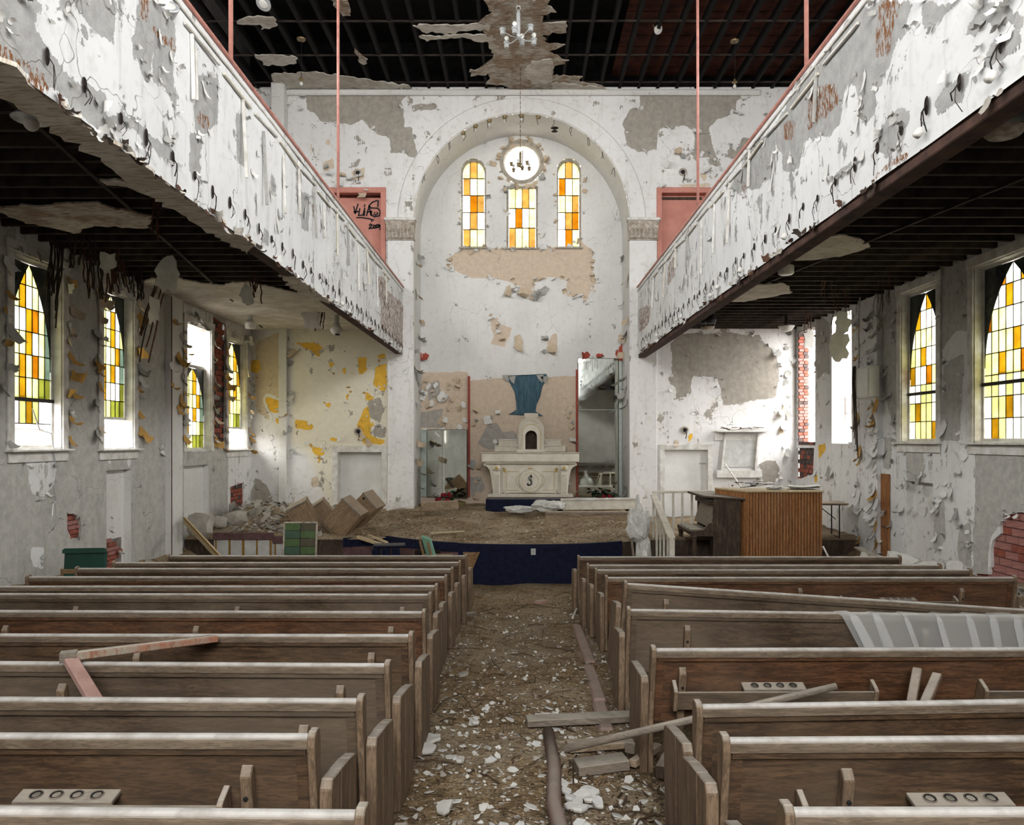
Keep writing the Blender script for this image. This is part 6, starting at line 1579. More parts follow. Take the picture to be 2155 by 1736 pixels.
# ------------------------------------------------------------------ right side: railing, piano, console, table, wall fittings
rl = thing('stair_railing', 'white wooden stair railing with square balusters beside the piano', 'railing', (0, 0, 0))
zt = P(0, 1036, 17.3).z; xa, xb = P(1373, 0, 17.3).x, P(1512, 0, 17.3).x
MB().bar((xa, 17.3, zt), (xb, 17.3, zt + .03), .10, .05).build('hand_rail', M['cream'], rl, bevel=.008)
for px_ in (1396, 1417, 1436, 1456, 1476, 1495):
    x = P(px_, 0, 17.3).x; MB().bar((x, 17.3, ZS), (x, 17.3, zt), .045, .045).build('baluster', M['cream'], rl)
a, b = P(1375, 1042, 16.9), P(1414, 1132, 14.9)
MB().bar(a, b, .14, .05, 0).build('sloping_rail', M['cream'], rl, bevel=.008)
for k in range(6):
    q = a.lerp(b, k / 5); MB().bar((q.x, q.y, .0 if q.y < 16.8 else ZS), (q.x, q.y, q.z), .045, .045).build('baluster', M['cream'], rl)
q = b; MB().box((q.x, q.y, q.z / 2 - .05), (.10, .10, q.z + .05)).build('newel', M['cream'], rl, bevel=.01)
pi_ = thing('upright_piano', 'old dark upright piano with open slanted front, end panel facing the pews', 'piano', (P(1530, 0, 15.6).x, 15.6, .50))
MB().box((0, .03, .64), (.56, .05, 1.28)).build('end_panel', M['dark_wood'], pi_, bevel=.008)
MB().box((0, 1.40, .64), (.56, .05, 1.28)).build('end_panel', M['dark_wood'], pi_, bevel=.008)
MB().box((.10, .72, .62), (.34, 1.34, 1.20)).build('case', M['dark_wood'], pi_)
MB().box((-.06, .72, 1.31), (.86, 1.50, .05), RY(.06)).build('lid', M['dark_wood'], pi_, bevel=.01)
MB().box((-.27, .70, .95), (.05, 1.26, .52), RY(.30)).build('music_desk', M['grey_timber'], pi_, bevel=.008)
MB().box((-.30, .70, 1.21), (.10, 1.26, .10)).build('front_rail', M['dark_wood'], pi_, bevel=.008)
MB().box((-.48, .72, .58), (.50, 1.40, .10)).build('key_bed', M['dark_wood'], pi_, bevel=.02)
MB().prism([(-.74, .52), (-.28, .52), (-.28, .82), (-.36, .80), (-.48, .66), (-.74, .64)], .0, .06, 'Y').build('key_cheek', M['dark_wood'], pi_, bevel=.008)
for k in range(18): MB().box((-.58, .12 + k * .068, .645), (.22, .058, .02)).build('piano_key', M['cream'] if k % 5 else M['grey_timber'], pi_)
for yy in (.05, 1.38): MB().lathe([(.05, 0), (.07, .04), (.045, .10), (.075, .25), (.04, .40), (.06, .50), (.06, .53)], 10, Matrix.Translation((-.66, yy, 0))).build('leg', M['dark_wood'], pi_, smooth=True)
MB().box((-.46, .06, .53), (.34, .03, .03)).build('brass_strip', M['chair_wood'], pi_)
co = thing('organ_console', 'orange-brown panelled console screen with vertical grooves', 'console', (0, 0, .50))
x0, x1, yc = P(1571, 0, 15.55).x, P(1731, 0, 15.55).x, 15.55; zt = P(0, 1036, 15.55).z - .5
pan = [(x0, yc), ]
mb = MB(); n = 25; 
for k in range(n):
    xa, xb = x0 + (x1 - x0) * k / n, x0 + (x1 - x0) * (k + 1) / n
    o = MB().box(((xa + xb) / 2, yc + .012 + .003 * (k % 2), zt / 2), (xb - xa - .013, .022, zt)).build('panel_strip', M['brown_panel'], co, bevel=.003)
MB().box(((x0 + x1) / 2, yc + .04, zt / 2), (x1 - x0 - .01, .03, zt - .01)).build('panel_back', M['dark_wood'], co)
MB().bar((x0, yc + .02, zt / 2), (P(1506, 0, 16.6).x, 16.6, zt / 2), .03, zt).build('side_panel', M['brown_panel'], co)
MB().bar((x1 - .02, yc + .02, zt / 2), (x1 - .02, 16.5, zt / 2), .03, zt).build('side_panel', M['dark_wood'], co)
MB().prism([(x0 - .02, yc - .03), (x1 + .02, yc - .03), (x1 + .02, 16.55), (P(1506, 0, 16.6).x - .03, 16.62)], zt, zt + .035, 'Z').build('top_ledge', M['pale_timber'], co, bevel=.006)
MB().box((x0 + .30, yc - .012, .06), (1.1, .03, .14)).build('kick_board', M['brown_panel'], co, bevel=.004)
tbx = thing('folding_table', 'brown folding table with black legs standing behind the console', 'table', (P(1700, 0, 17.2).x, 17.2, ZS + .02), (0, .0, -.12))
MB().box((.0, 0, .77), (1.55, .78, .03)).build('table_top', M['plywood'], tbx, bevel=.006); MB().box((0, 0, .75), (1.5, .74, .02)).build('apron', M['dark_wood'], tbx)
for sx in (-.6, .6):
    MB().tube([(sx, -.3, .75), (sx, -.3, .02), (sx, .3, .02), (sx, .3, .75)], .014, 6).build('leg', M['ink'], tbx); MB().tube([(sx, 0, .4), (sx * .3, 0, .74)], .010, 6).build('brace', M['ink'], tbx)
def papers(px, py, d, w, h, lab, seed, zoff=0):
    p = P(px, py, d); rnd = random.Random(seed); o = thing('paper_stack', lab, 'papers', (p.x, p.y, p.z))
    for k in range(4):
        a = rnd.uniform(-.4, .4); mb = MB()
        mb.sheet(lambda u, v: (lambda q: (q.x, q.y, q.z))(RZ(a) @ Vector(((u - .5) * w, (v - .5) * h, .012 * k + .05 * (u - .4) ** 2 * (1 + .4 * k)))), 6, 3)
        mb.build('sheet', M['paper'], o, solid=.004)
papers(1692, 1027, 16.0, .62, .4, 'curled white papers on the right of the console top', 1); papers(1632, 1029, 15.9, .26, .3, 'small loose papers in the middle of the console top', 2)
o = thing('debris_sticks', 'broken dark sticks and scraps lying on the console top', 'debris', P(1580, 1027, 16.05))
rnd = random.Random(8)
for k in range(12):
    a = rnd.uniform(0, 3.1); c = Vector((rnd.uniform(-.5, .4), rnd.uniform(-.2, .3), .02 + .01 * k)); e = Vector((math.cos(a), math.sin(a) * .4, rnd.uniform(-.1, .15))) * rnd.uniform(.1, .3)
    MB().bar(c - e, c + e, .03, .015).build('stick', rnd.choice((M['grey_timber'], M['dark_wood'], M['white_trim'], M['ink'])), o)
ls = thing('white_stick', 'thin white stick leaning from the shelf frame to the console', 'stick'); MB().bar(P(1525, 975, 20.3), P(1562, 1028, 16.4), .03, .03).build('stick', M['white_trim'], ls)
sf = thing('wall_shelf', 'broken white shelf frame with rubbish on top on the chancel wall', 'shelf', (P(1555, 0, YB).x, YB - .01, 0))
def bz(y): return EYE + (CY - y) * YB / F
cxs = P(1555, 0, YB).x
def bx_(px): return (px - CX) * YB / F - cxs
MB().box((bx_(1557), -.16, bz(908)), (bx_(1612) - bx_(1505), .34, .04)).build('shelf_board', M['white_trim'], sf, bevel=.006)
MB().box((bx_(1550), -.02, bz(921)), (bx_(1598) - bx_(1505), .04, .15)).build('back_rail', M['white_trim'], sf)
MB().bar((bx_(1525), -.05, bz(915)), (bx_(1517), -.05, bz(988)), .05, .11).build('upright', M['white_trim'], sf); MB().bar((bx_(1594), -.05, bz(915)), (bx_(1588), -.05, bz(988)), .05, .11).build('upright', M['white_trim'], sf)
MB().box((bx_(1554), -.05, bz(997)), (bx_(1602) - bx_(1507), .07, .21)).build('bottom_board', M['white_trim'], sf, bevel=.006)
MB().box((bx_(1556), -.012, bz(950)), (bx_(1590) - bx_(1520), .02, .85)).build('panel', M['grey_white'], sf)
for k in range(16):
    c = Vector((bx_(rnd.uniform(1512, 1605)), -.16 + rnd.uniform(-.1, .1), bz(905) + rnd.uniform(0, .09))); e = Vector((rnd.uniform(-.2, .2), rnd.uniform(-.08, .08), rnd.uniform(-.03, .03)))
    MB().bar(c - e, c + e, .05, .015).build('rubbish', rnd.choice((M['grey_timber'], M['lath'], M['plaster_white'], M['dark_wood'])), sf)
fb = thing('fuse_box', 'white metal fuse box on the right wall pilaster with cut cables', 'fuse box', (XR - .24, 16.15, P(0, 805, 16.2).z))
hb = .64; MB().box((0, 0, 0), (.22, .74, hb)).build('cabinet_body', M['panel_white'], fb, bevel=.01); MB().box((-.118, .0, 0), (.015, .68, hb - .06)).build('cabinet_door', M['panel_white'], fb, bevel=.006)
for k in range(5):
    MB().tube([(-.13, .34 - .03 * k, hb / 2 + .05), (-.15, .33 - .03 * k, 0), (-.12, .32 - .035 * k, -.7 - .1 * (k % 3)), (-.12, .36 - .06 * k, -1.05 - .14 * k)], .010, 6).build('cable', M['lath_dark'], fb)
MB().tube([(-.05, .25, hb / 2), (-.05, .25, 1.4), (-.02, .2, 2.2)], .016, 6).build('conduit', M['grey_white'], fb)
# round holes in the chancel wall with loose sockets
for px_, py_, lab in ((754, 908, 'round black socket hole with a torn wire above the left door'), (1441, 905, 'round black socket hole above the right door'), (753, 364, 'round black socket hole over the left pink door'), (1437, 362, 'small black hole over the right pink door')):
    p = P(px_, py_, YB - .01); o = thing('wall_socket', lab, 'socket', p, (math.pi / 2, 0, 0), 'torn sockets on the chancel wall')
    MB().lathe([(.10, -.01), (.11, .03), (.08, .04), (.06, .02), (.055, .0)], 16).build('rim', M['cap_stone'], o); MB().lathe([(.058, .0), (.056, .021), (.002, .022)], 14).build('bore', M['ink'], o)
    MB().tube([(0, 0, .02), (.04, -.10, .05), (.02, -.24, .04)], .012, 5).build('wire', M['wire'], o)
# ------------------------------------------------------------------ curled paint flakes: small bent sheets on the walls
rnd = random.Random(77)
FL = []
for k in range(10):
    nu, nv = 4, 4; cur = rnd.uniform(.5, 1.5); jag = [[(rnd.uniform(-.16, .16), rnd.uniform(-.16, .16)) for _ in range(nu + 1)] for _ in range(nv + 1)]
    tw = rnd.uniform(-.5, .5); asp = rnd.uniform(.55, 1.1)
    def fn(u, v, nu=nu, nv=nv, cur=cur, jag=jag, tw=tw, asp=asp):
        i, j = int(round(u * nu)), int(round(v * nv)); jx, jy = jag[j][i]
        if 0 < i < nu: jx *= .3
        s = v + (jy if j in (0, nv) else jy * .2) * .8; w = asp * (1 - .35 * v * abs(tw))
        x = (u - .5) * w + jx * .7; th = max(0.0, s) * cur * 1.6 + tw * (u - .5) * s
        R = 1.0 / (cur * 1.6); return (x, -R * math.sin(max(0, th)) if th > 0 else -s, R * (1 - math.cos(max(0, th))) + .012)
    FL.append(MB().sheet(fn, nu, nv))
FLM = {}
def flake_mesh(k, mat):
    if (k, mat) not in FLM: FLM[(k, mat)] = FL[k].mesh('paint_flake', M[mat], smooth=True)
    return FLM[(k, mat)]
FR = {'L': Matrix(((0, 0, 1), (1, 0, 0), (0, 1, 0))), 'R': Matrix(((0, 0, -1), (-1, 0, 0), (0, 1, 0))), 'B': Matrix(((1, 0, 0), (0, 0, -1), (0, 1, 0)))}
fcount = {}
def flake(par, side, pos, size, mat, roll=0.0, stretch=1.0, cap=290):
    """one flake; side says which way the wall faces"""
    n = fcount.get(par.name, 0)
    if n >= cap: return
    fcount[par.name] = n + 1
    o = link('paint_flake', flake_mesh(rnd.randrange(10), mat), par)
    o.matrix_local = Matrix.Translation(pos) @ (FR[side] @ Matrix.Rotation(roll, 3, 'Z')).to_4x4() @ Matrix.Diagonal((size, size * stretch, size, 1))
def wpos(side, plane, u, v): return (plane, u, v) if side in 'LR' else (u, plane, v)
def edge_flakes(par, side, plane, polys, n, mats, smin, smax, holes=()):
    segs = [(a, b) for p in polys for a, b in zip(p, p[1:] + p[:1])]
    L = [math.dist(a, b) for a, b in segs]
    for _ in range(n):
        a, b = rnd.choices(segs, L)[0]; t_ = rnd.random(); u, v = a[0] + (b[0] - a[0]) * t_ + rnd.uniform(-.08, .08), a[1] + (b[1] - a[1]) * t_ + rnd.uniform(-.08, .08)
        if any(h[0] - .05 < u < h[1] + .05 and h[2] - .05 < v < h[3] + .05 for h in holes): continue
        flake(par, side, wpos(side, plane, u, v), rnd.uniform(smin, smax), rnd.choice(mats), rnd.gauss(0, .7) + (math.pi if rnd.random() < .25 else 0), rnd.uniform(.7, 1.3))
def spot_flakes(par, side, plane, pts, mats, smin, smax, jit=.06):
    for u, v in pts: flake(par, side, wpos(side, plane, u + rnd.uniform(-jit, jit), v + rnd.uniform(-jit, jit)), rnd.uniform(smin, smax), rnd.choice(mats), rnd.gauss(0, .6), rnd.uniform(.8, 1.5))
# chancel wall
spot_flakes(wall_back, 'B', YB - .005, back2([(690, 350), (700, 358), (712, 372), (722, 362), (735, 370), (756, 362), (752, 385), (712, 385), (770, 388), (765, 395), (610, 180), (640, 190), (628, 222), (612, 200)]), ['flake_w', 'flake_b', 'flake_g', 'flake_w'], .16, .34)
spot_flakes(wall_back, 'B', YB - .005, back2([(1428, 310), (1440, 320), (1480, 360), (1395, 340), (1385, 380), (1470, 270), (1560, 235), (610, 830), (600, 860), (612, 900), (617, 760), (612, 740), (755, 910), (775, 925), (1420, 925), (1446, 928), (1640, 740), (1650, 800), (1655, 860), (1640, 900)]), ['flake_w', 'flake_g', 'flake_b'], .14, .32)
edge_flakes(wall_back, 'B', YB - .005, bare_b, 120, ['flake_w', 'flake_w', 'flake_g'], .05, .16, (DOORL, DOORR, PDL, PDR)); edge_flakes(wall_back, 'B', YB - .005, ochre_b, 60, ['flake_w', 'flake_w', 'flake_o'], .04, .14, (DOORL, DOORR))
for k in range(26): spot_flakes(wall_back, 'B', YB - .005, back2([(rnd.choice((1645, 1655, 1662, 602, 612)), rnd.uniform(690, 1060))]), ['flake_w', 'flake_g', 'flake_w'], .08, .22)
# apse wall: round the windows, the band below them, the edges of the beige panel
ring = [(CIRC[0] + (CIRC[2] + .06) * math.cos(a), CIRC[1] + (CIRC[2] + .06) * math.sin(a)) for a in [k * .27 for k in range(24)]]
spot_flakes(wall_apse, 'B', YA - .01, ring, ['flake_b', 'flake_g', 'flake_b'], .10, .26)
edge_flakes(wall_apse, 'B', YA - .01, [APL, APR, [(x + .0, z) for x, z in APC]], 60, ['flake_w', 'flake_b', 'flake_g'], .07, .20, [(wl0 + .06, wl1 - .06, wb, wt), (wr0 + .06, wr1 - .06, wb, wt), (wc0 + .06, wc1 - .06, cb, ct)])
edge_flakes(wall_apse, 'B', YA - .01, beige_a[:2], 90, ['flake_w', 'flake_b', 'flake_w', 'flake_b'], .06, .20)
spot_flakes(wall_apse, 'B', YA - .01, back2([(1075, 600), (1090, 606), (1108, 610), (1120, 618), (1155, 603), (1090, 705), (1148, 706), (1152, 740), (1165, 732), (1060, 710)], D=YA), ['flake_g', 'flake_b'], .22, .42)
for k in range(30): spot_flakes(wall_apse, 'B', YA - .01, back2([(rnd.uniform(886, 980), rnd.uniform(795, 905))], D=YA), ['flake_w', 'flake_b', 'flake_b'], .10, .28)
for k in range(22): spot_flakes(wall_apse, 'B', YA - .01, back2([(rnd.choice((rnd.uniform(992, 1010), rnd.uniform(1195, 1210), rnd.uniform(1000, 1085))), rnd.uniform(860, 1040))], D=YA), ['flake_g', 'flake_b', 'flake_w'], .10, .28)
for q in ((884, 742), (896, 745), (1300, 738), (1308, 728), (1312, 745), (1240, 748), (1262, 746)): spot_flakes(wall_apse, 'B', YA - .01, back2([q], D=YA), ['flake_r'], .22, .36, .02)
# cheeks of the arch: big grey curls along both edges
for k in range(34):
    z = rnd.uniform(1.5, 8.6); sd = 1 if k % 2 else -1
    flake(arch, 'L' if sd < 0 else 'R', (AX + sd * (AR - .005), YB + rnd.uniform(.15, 1.3), z), rnd.uniform(.15, .34), rnd.choice(['flake_g', 'flake_g', 'flake_b']), rnd.gauss(0, .6))
# left wall: ochre-backed curls beside each window
for y0, y1, z0, z1 in WL:
    for k in range(16):
        z = z0 + (z1 - z0) * (k + rnd.random()) / 16
        for yy in (y0 - .17, y1 + .17):
            if rnd.random() < .8: flake(wall_left, 'L', (XL + .035, yy + rnd.uniform(-.05, .05), z), rnd.uniform(.10, .26), rnd.choice(['flake_o', 'flake_o', 'flake_b', 'flake_g', 'flake_w']), rnd.gauss(0, .8), rnd.uniform(1, 1.7))
    for k in range(8): flake(wall_left, 'L', (XL + .05, rnd.uniform(y0 - .1, y1 + .1), z1 + rnd.uniform(.0, .22)), rnd.uniform(.1, .24), rnd.choice(['flake_w', 'flake_g']), rnd.gauss(0, .9))
for k in range(14): flake(wall_left, 'L', (XL + .125, rnd.uniform(15.85, 16.5), rnd.uniform(3.6, 5.6)), rnd.uniform(.12, .26), rnd.choice(['flake_o', 'flake_w', 'flake_g']), rnd.gauss(0, .5), 1.5)
edge_flakes(wall_left, 'L', XL + .004, keep_l[:7], 40, ['flake_w', 'flake_g'], .04, .12); edge_flakes(wall_left, 'L', XL + .004, BRL, 24, ['plaster_lump', 'flake_g'], .05, .12)
# right wall: cracked white skin, curled everywhere between the windows
for k in range(120):
    y, z = rnd.uniform(12.8, 20.6), rnd.uniform(.6, 5.9)
    if any(w[0] - .12 < y < w[1] + .12 and w[2] - .15 < z < w[3] + .1 for w in WR): continue
    flake(wall_right, 'R', (XR - .004 if not 15.9 < y < 16.8 else XR - .135, y, z), rnd.uniform(.07, .24), rnd.choice(['flake_w', 'flake_w', 'flake_w', 'flake_g']), rnd.gauss(0, .5), rnd.uniform(1, 1.8))
for k in range(70):
    flake(wall_right, 'R', (XR - .135, rnd.choice((15.95, 16.1, 16.75)) + rnd.uniform(-.06, .06), rnd.uniform(.8, 5.8)), rnd.uniform(.10, .26), rnd.choice(['flake_w', 'flake_g', 'flake_w', 'flake_o', 'flake_g']), rnd.gauss(0, .5), 1.6)
edge_flakes(wall_right, 'R', XR - .004, bare_r, 80, ['flake_w', 'flake_w', 'flake_g'], .05, .16, WR)
# gallery fronts
for g, X, sd, polys in ((gal_l, GXL, 'R', fl_bare), (gal_r, GXR, 'L', fr_bare)):
    s = -1 if sd == 'R' else 1                     # the left front faces right
    face = 'L' if g is gal_l else 'R'
    edge_flakes(g, face, X - (.006 if g is gal_r else -.006), polys, 80, ['flake_w', 'flake_w', 'flake_g'], .03, .10)
    for k in range(90):
        y = 6.5 + 14 * rnd.random() ** .8; flake(g, face, (X + (.006 if g is gal_l else -.006), y, rnd.uniform(ZBm + .25, ZT - .15)), rnd.uniform(.03, .10), rnd.choice(['flake_w', 'flake_w', 'flake_w', 'flake_w', 'flake_g']), rnd.gauss(0, .25), rnd.uniform(2.0, 5.0))
    for k in range(90):                            # torn lower edge
        y = rnd.uniform(5, 20.6); flake(g, face, (X + (.008 if g is gal_l else -.008), y, ZBm + rnd.uniform(.0, .05)), rnd.uniform(.04, .12), rnd.choice(['lath', 'flake_w', 'lath_dark', 'lath', 'plaster_lump']), rnd.gauss(0, .8), 1.2)

# ------------------------------------------------------------------ litter on the floor
def chips(name, label, n, region, smin, smax, mat, zf, seed, flat=.35, long=0.0):
    r = random.Random(seed); v = []; f = []
    for _ in range(n):
        x, y = region(r); s = smin + (smax - smin) * r.random() ** 3; k = r.choice((4, 5, 5, 6)); a0 = r.uniform(0, 6.28)
        tx, ty = r.gauss(0, flat), r.gauss(0, flat); lx = 1 + long * r.random(); z = zf(x, y) + s * .12 + abs(tx) * s * .5; b = len(v); ca, sa = math.cos(a0), math.sin(a0)
        top = []
        for j in range(k):
            a = j * 2 * math.pi / k; q = s * r.uniform(.6, 1.1); px_, py_ = q * math.cos(a) * lx, q * math.sin(a) / (1 + long * .7)
            top.append((x + px_ * ca - py_ * sa, y + px_ * sa + py_ * ca, z + tx * px_ + ty * py_))
        th = max(.004, s * .14); v += top + [(p[0], p[1], p[2] - th) for p in top]
        f.append(tuple(range(b, b + k))); f += [(b + j, b + k + j, b + k + (j + 1) % k, b + (j + 1) % k) for j in range(k)]
    me = bpy.data.meshes.new(name); me.from_pydata(v, [], f); me.update(); me.materials.append(M[mat])
    o = link(name, me, stage if zf is stage_z else floor); o['kind'] = 'stuff'; o['label'] = label; return o
M['litter_brown'] = simple('dark_brown_litter', (.10, .066, .040), (.05, .034, .022), .9, 20, bump=0); M['litter_tan'] = simple('tan_litter', (.34, .25, .155), (.20, .14, .085), .9, 9, bump=0); M['litter_pale'] = simple('pale_tan_litter', (.52, .46, .37), (.40, .34, .26), .9, 9, bump=0)
def aisle(r):
    y = 3.4 + 12.3 * r.random() ** 1.25; return (r.uniform(-1.0, 1.05), y)
def near_aisle(r):
    return (min(1.2, max(-1.0, r.gauss(.25, .55))), 3.6 + 3.6 * r.random())
def between(r):
    sx = r.choice((-1, 1)); return (sx * r.uniform(.9, 6.2), r.uniform(3.4, 15))
def rightgap(r): return (r.uniform(.35, 1.6), r.uniform(4.5, 6.0))
def edges(r): sx = r.choice((-1, 1)); return (sx * r.uniform(6.3, 7.3), r.uniform(8.5, 15))
def onstage(r):
    x = r.uniform(-4.4, 3.0); y0 = stage_front(x) + .08; return (x, r.uniform(y0, 20.6))
def leftheap(r): return (r.gauss(-6.0, .7) if r.random() < .7 else r.uniform(-7.3, -4.5), r.uniform(17.0, 20.0))
def clampx(fn):
    def g_(r):
        x, y = fn(r); return (max(-7.3, min(7.4, x)), y)
    return g_
chips('plaster_chips', 'small white paint and plaster chips scattered along the aisle', 2300, lambda r: (r.uniform(-1.0, 1.05), 3.4 + 9 * r.random() ** 2.2), .004, .034, 'plaster_white', fz, 1)
chips('grey_rubble', 'grey crumbs of plaster scattered along the aisle', 2200, lambda r: (r.uniform(-1.0, 1.05), 3.4 + 11 * r.random() ** 1.7), .004, .028, 'plaster_lump', fz, 2)
chips('brown_litter', 'brown wood splinters and dirt scattered along the aisle', 6500, aisle, .003, .020, 'litter_brown', fz, 3, .3, 3.0)
chips('wood_litter', 'tan wood crumbs scattered along the aisle', 6000, aisle, .004, .022, 'litter_tan', fz, 4, .3, 2.0)
chips('pale_flakes', 'larger pale paint flakes lying near the floor pipe', 320, near_aisle, .010, .060, 'flake_w', fz, 5, .25)
chips('pew_floor_litter', 'plaster crumbs lying between the pews', 2500, between, .008, .05, 'plaster_white', fz, 6)
chips('gap_rubble', 'dark broken wood and plaster beside the broken pew', 700, rightgap, .006, .028, 'litter_brown', fz, 7, .5, 1.5)
chips('wall_foot_rubble', 'plaster rubble heaped along the wall feet', 1500, clampx(edges), .02, .12, 'plaster_lump', fz, 8, .5)
chips('stage_chips', 'tan wood chips covering the stage', 6500, onstage, .006, .032, 'litter_tan', stage_z, 9, .3, 1.5)
chips('stage_pale_chips', 'pale plaster chips lying on the stage', 900, onstage, .008, .045, 'litter_pale', stage_z, 10)
chips('stage_dark_chips', 'dark splinters lying on the stage', 5000, onstage, .004, .022, 'litter_brown', stage_z, 11, .3, 3.0)
chips('heap_rubble', 'grey plaster rubble heaped at the left of the stage', 900, clampx(leftheap), .02, .13, 'plaster_lump', stage_z, 12, .5)
# single pieces on the floor
def fp(px, py, up=0.0):
    d = 2.0 / ((py - CY) / F - .0656); p = P(px, py, d); return Vector((p.x, p.y, floor_z(p.y) + up))
pp = thing('floor_pipe', 'dull pink pipe lying along the aisle floor', 'pipe')
MB().tube([(.26, 2.9, floor_z(2.9) + .03), (.25, 4.2, floor_z(4.2) + .035), (.21, 4.7, floor_z(4.7) + .05), (.245, 5.4, floor_z(5.4) + .03), (.23, 6.15, floor_z(6.15) + .04)], .048, 12).build('pipe', M['pink_dust'], pp, smooth=True) if M.setdefault('pink_dust', simple('dusty_pink_pipe', (.30, .19, .16), (.20, .145, .125), .8, 7, dust=.6)) else None
k_ = thing('pink_kerb', 'broken pink painted kerb along the right pew ends', 'kerb')
for (ya, yb, x) in ((6.3, 7.1, .72), (7.2, 8.6, .76), (8.8, 11.2, .82)):
    MB().bar((x, ya, floor_z(ya) - .005), (x + .02, yb, floor_z(yb) + .0), .13, .06).build('kerb_piece', M['pink_kerb'], k_, bevel=.02) if M.setdefault('pink_kerb', simple('dusty_pink_paint', (.36, .21, .18), (.24, .16, .135), .85, 6, dust=.55)) else None
o = lump(1138, 1270, 13.3, .13, 'pink dusty mound on the aisle floor near the stage', 'pink_kerb', (1.2, 1.2, .7), 9, 'pink_mound', 'debris')
pk = thing('floor_plank', 'grey plank lying across the aisle beside the broken pew', 'plank'); MB().bar(fp(1108, 1530, .05), fp(1330, 1522, .06), .14, .06).build('plank', M['grey_timber'], pk, bevel=.006)
po = thing('long_pole', 'long grey wooden pole lying slanted in front of the broken pew', 'pole'); a, b = P(1186, 1577, 5.15), P(1760, 1444, 5.05)
MB().tube([a, a.lerp(b, .5), b], [.027, .026, .024], 10).build('pole', M['grey_timber'], po, smooth=True)
rnd = random.Random(21)
for i, (q0, q1, w, h, m, lab) in enumerate((((1212, 1630), (1318, 1622), .16, .07, 'grey_timber', 'short grey board lying nearest in the wood pile under the pole'), ((1195, 1590), (1330, 1580), .14, .05, 'timber', 'pale board lying behind in the wood pile under the pole'),
        ((1325, 1600), (1360, 1575), .08, .08, 'grey_timber', 'stub of timber at the right of the wood pile'), ((1330, 1625), (1385, 1590), .06, .05, 'timber', 'split lath slanting at the right of the wood pile'), ((1390, 1650), (1415, 1600), .07, .09, 'dark_wood', 'dark broken stub leaning by the near right pew end'),
        ((905, 1310), (1000, 1300), .07, .05, 'grey_timber', 'grey stick lying across the aisle under the left pews'), ((1205, 1310), (1222, 1272), .03, .03, 'white_trim', 'thin white stick leaning on a right pew end'))):
    o = thing('board_piece', lab, 'board'); MB().bar(fp(*q0, .05 + .02 * i % .05), fp(*q1, .07), w, h).build('board', M[m], o, bevel=.005)
def slab(px, py, w, lab, seed, m='plaster_white', name='plaster_slab'):
    r = random.Random(seed); c = fp(px, py, .03); o = thing(name, lab, 'plaster', c, (r.uniform(-.15, .15), r.uniform(-.15, .15), r.uniform(0, 3)))
    pts = [(w * .5 * r.uniform(.7, 1.1) * math.cos(a), w * .32 * r.uniform(.7, 1.1) * math.sin(a)) for a in [k * 2 * math.pi / 10 for k in range(10)]]
    MB().prism(pts, 0, .018, 'Z').build('slab', M[m], o); MB().prism([(x * .93, y * .93) for x, y in pts], -.012, .0, 'Z').build('plaster_back', M['plaster_lump'], o)
slab(905, 1563, .24, 'larger white plaster slab beside the left pew end in the aisle', 1); slab(890, 1585, .26, 'white plaster slab lying in front of the larger one', 2); slab(975, 1425, .16, 'small pale plaster piece beside the left pews mid aisle', 3, 'plaster_lump')
slab(935, 1710, .16, 'white plaster lump near the bottom of the aisle', 4); slab(1000, 1528, .10, 'tiny white plaster piece in the middle of the aisle', 5); slab(968, 1608, .10, 'white paint piece right of the two slabs', 6)
cl = [(1200, 1690), (1215, 1700), (1228, 1682), (1240, 1694), (1222, 1712), (1205, 1708), (1250, 1680), (1236, 1672), (1258, 1700), (1192, 1675)]
for i, q in enumerate(cl): slab(q[0], q[1], .085 + .02 * (i % 3), 'white paint flake in the little heap right of the floor pipe', 20 + i, 'flake_w', 'paint_chip')
for o in [o for o in COL.objects if o.name.startswith('paint_chip')]: o['group'] = 'white flakes in a heap by the pipe'; o['category'] = 'paint'
# twigs and torn lath in the aisle
tw = MB(); r = random.Random(5)
for k in range(70):
    y = 3.6 + 11 * r.random() ** 1.3; x = r.uniform(-.95, 1.05); a = r.uniform(0, 3.14); L = r.uniform(.06, .28); c = Vector((x, y, fz(x, y) + .015))
    e = Vector((math.cos(a) * L, math.sin(a) * L, 0)); tw.tube([c - e, c + Vector((0, 0, .02)) + Vector((-e.y, e.x, 0)) * r.uniform(-.2, .2), c + e], r.uniform(.003, .007), 5)
o = tw.build('twig_litter', M['litter_brown'], floor); o['kind'] = 'stuff'; o['label'] = 'thin dark twigs and lath shreds scattered along the aisle'
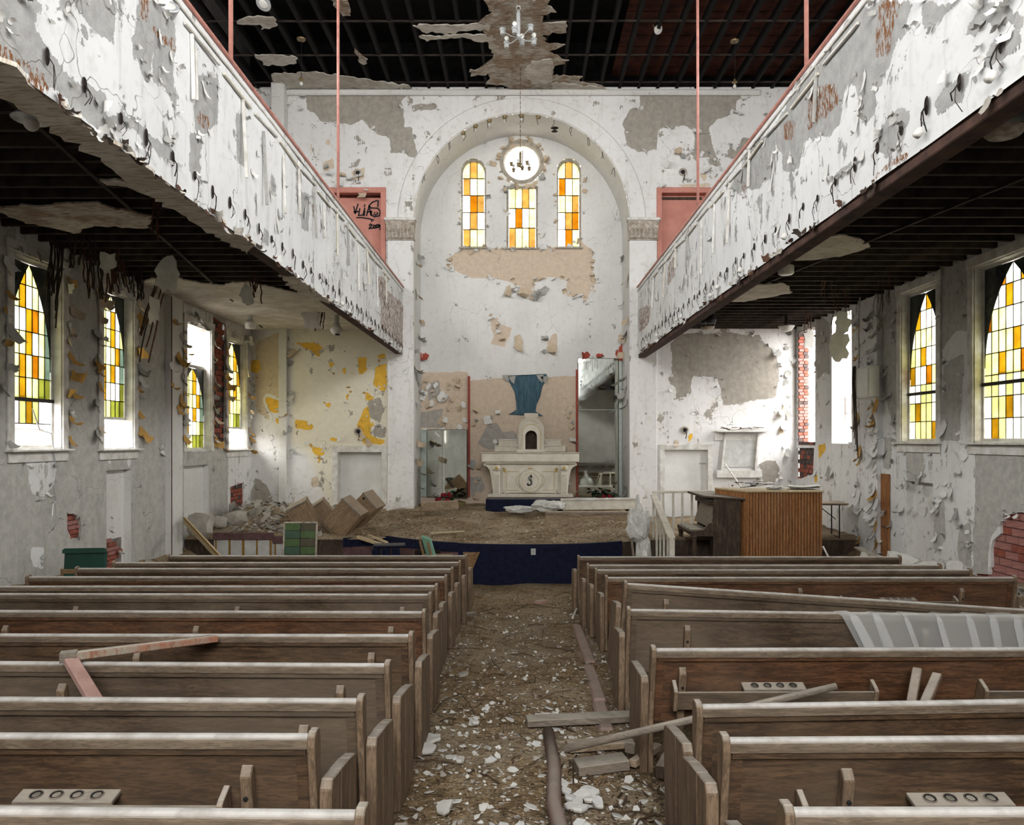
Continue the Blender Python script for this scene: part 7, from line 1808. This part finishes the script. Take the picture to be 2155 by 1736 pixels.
# broken pink frame lying on the left pews
pf = thing('broken_frame', 'broken L-shaped wooden frame with pink and green paint lying on the left pews', 'frame')
A, B_, C_ = P(148, 1388, 4.70), P(452, 1352, 5.62), P(212, 1494, 4.28)
M['frame_peel'] = ceil_mat('peeling_pink_green_paint', (.42, .20, .13), (.40, .42, .35), (.30, .13, .08)); M['frame_pink'] = simple('pale_pink_old_paint', (.55, .36, .32), (.42, .25, .21), .8, 6)
MB().bar(A + Vector((0, 0, .02)), B_ + Vector((0, 0, .03)), .09, .045).build('long_arm', M['frame_peel'], pf, bevel=.006); MB().bar(A + Vector((0, -.02, .04)), B_ + Vector((0, -.02, .045)), .03, .02).build('edge_bead', M['cream'], pf)
MB().bar(A, C_, .075, .05).build('short_arm', M['frame_pink'], pf, bevel=.006); MB().box(A + Vector((-.01, 0, .02)), (.09, .08, .06), RZ(.4)).build('broken_corner', M['grey_timber'], pf)
# loose braces by the broken pew
for a, b, lab in ((P(1931, 1408, 5.28), P(1916, 1490, 5.1), 'loose pew brace standing against the broken pew, left of the pair'), (P(1973, 1420, 5.2), P(1943, 1488, 5.0), 'loose pew brace leaning against the broken pew, right of the pair')):
    o = thing('loose_brace', lab, 'wood', group='loose braces at the broken pew'); MB().bar(a, b, .06, .045).build('brace', M['pew_end'], o, bevel=.006); MB().lathe([(.008, 0), (.008, .004)], 8, Matrix.Translation(a.lerp(b, .2) + Vector((0, -.03, 0))) @ Matrix.Rotation(math.pi / 2, 4, 'X')).build('bolt_hole', M['ink'], o)
# rubble and boards at the right wall
for px_, py_, d, r_, sc, lab in ((1905, 1180, 13.2, .30, (1.4, .8, .5), 'pale plaster slab fallen at the right wall foot'), (1960, 1195, 12.6, .26, (1.2, .7, .6), 'second pale plaster slab at the right wall foot'), (2010, 1205, 12.2, .22, (.8, .4, 1.2), 'upright white plaster shard by the brick patch'), (1850, 1180, 14.0, .28, (1.5, .8, .4), 'flat grey plaster slab near the wooden wall board')):
    lump(px_, py_, d, r_, lab, 'plaster_white', sc, int(px_))
for a, b, w, h, m, lab in ((P(1806, 1152, 14.6), P(1868, 1188, 13.2), .16, .03, 'grey_timber', 'grey board sloping down by the right wall'), (P(1732, 1150, 15.2), P(1750, 1185, 14.6), .03, .03, 'white_trim', 'thin pale stick leaning at the console corner'), (P(2110, 1262, 10.9), P(2165, 1290, 10.0), .10, .04, 'grey_timber', 'pale board end lying under the brick patch')):
    o = thing('loose_plank', lab, 'board'); MB().bar(a, b, w, h).build('board', M[m], o, bevel=.004)
# torn wire down the left wall
o = thing('torn_wire', 'grey torn wire hanging from the nearest left window down the wall', 'wire')
pts = [side2([q], XL)[0] for q in ((60, 860), (75, 905), (100, 912), (103, 940), (110, 985), (104, 1020), (110, 1052), (104, 1060), (102, 1085))]
MB().tube([(XL + .06, y, z) for y, z in pts], .010, 6).build('wire', M['metal'], o)
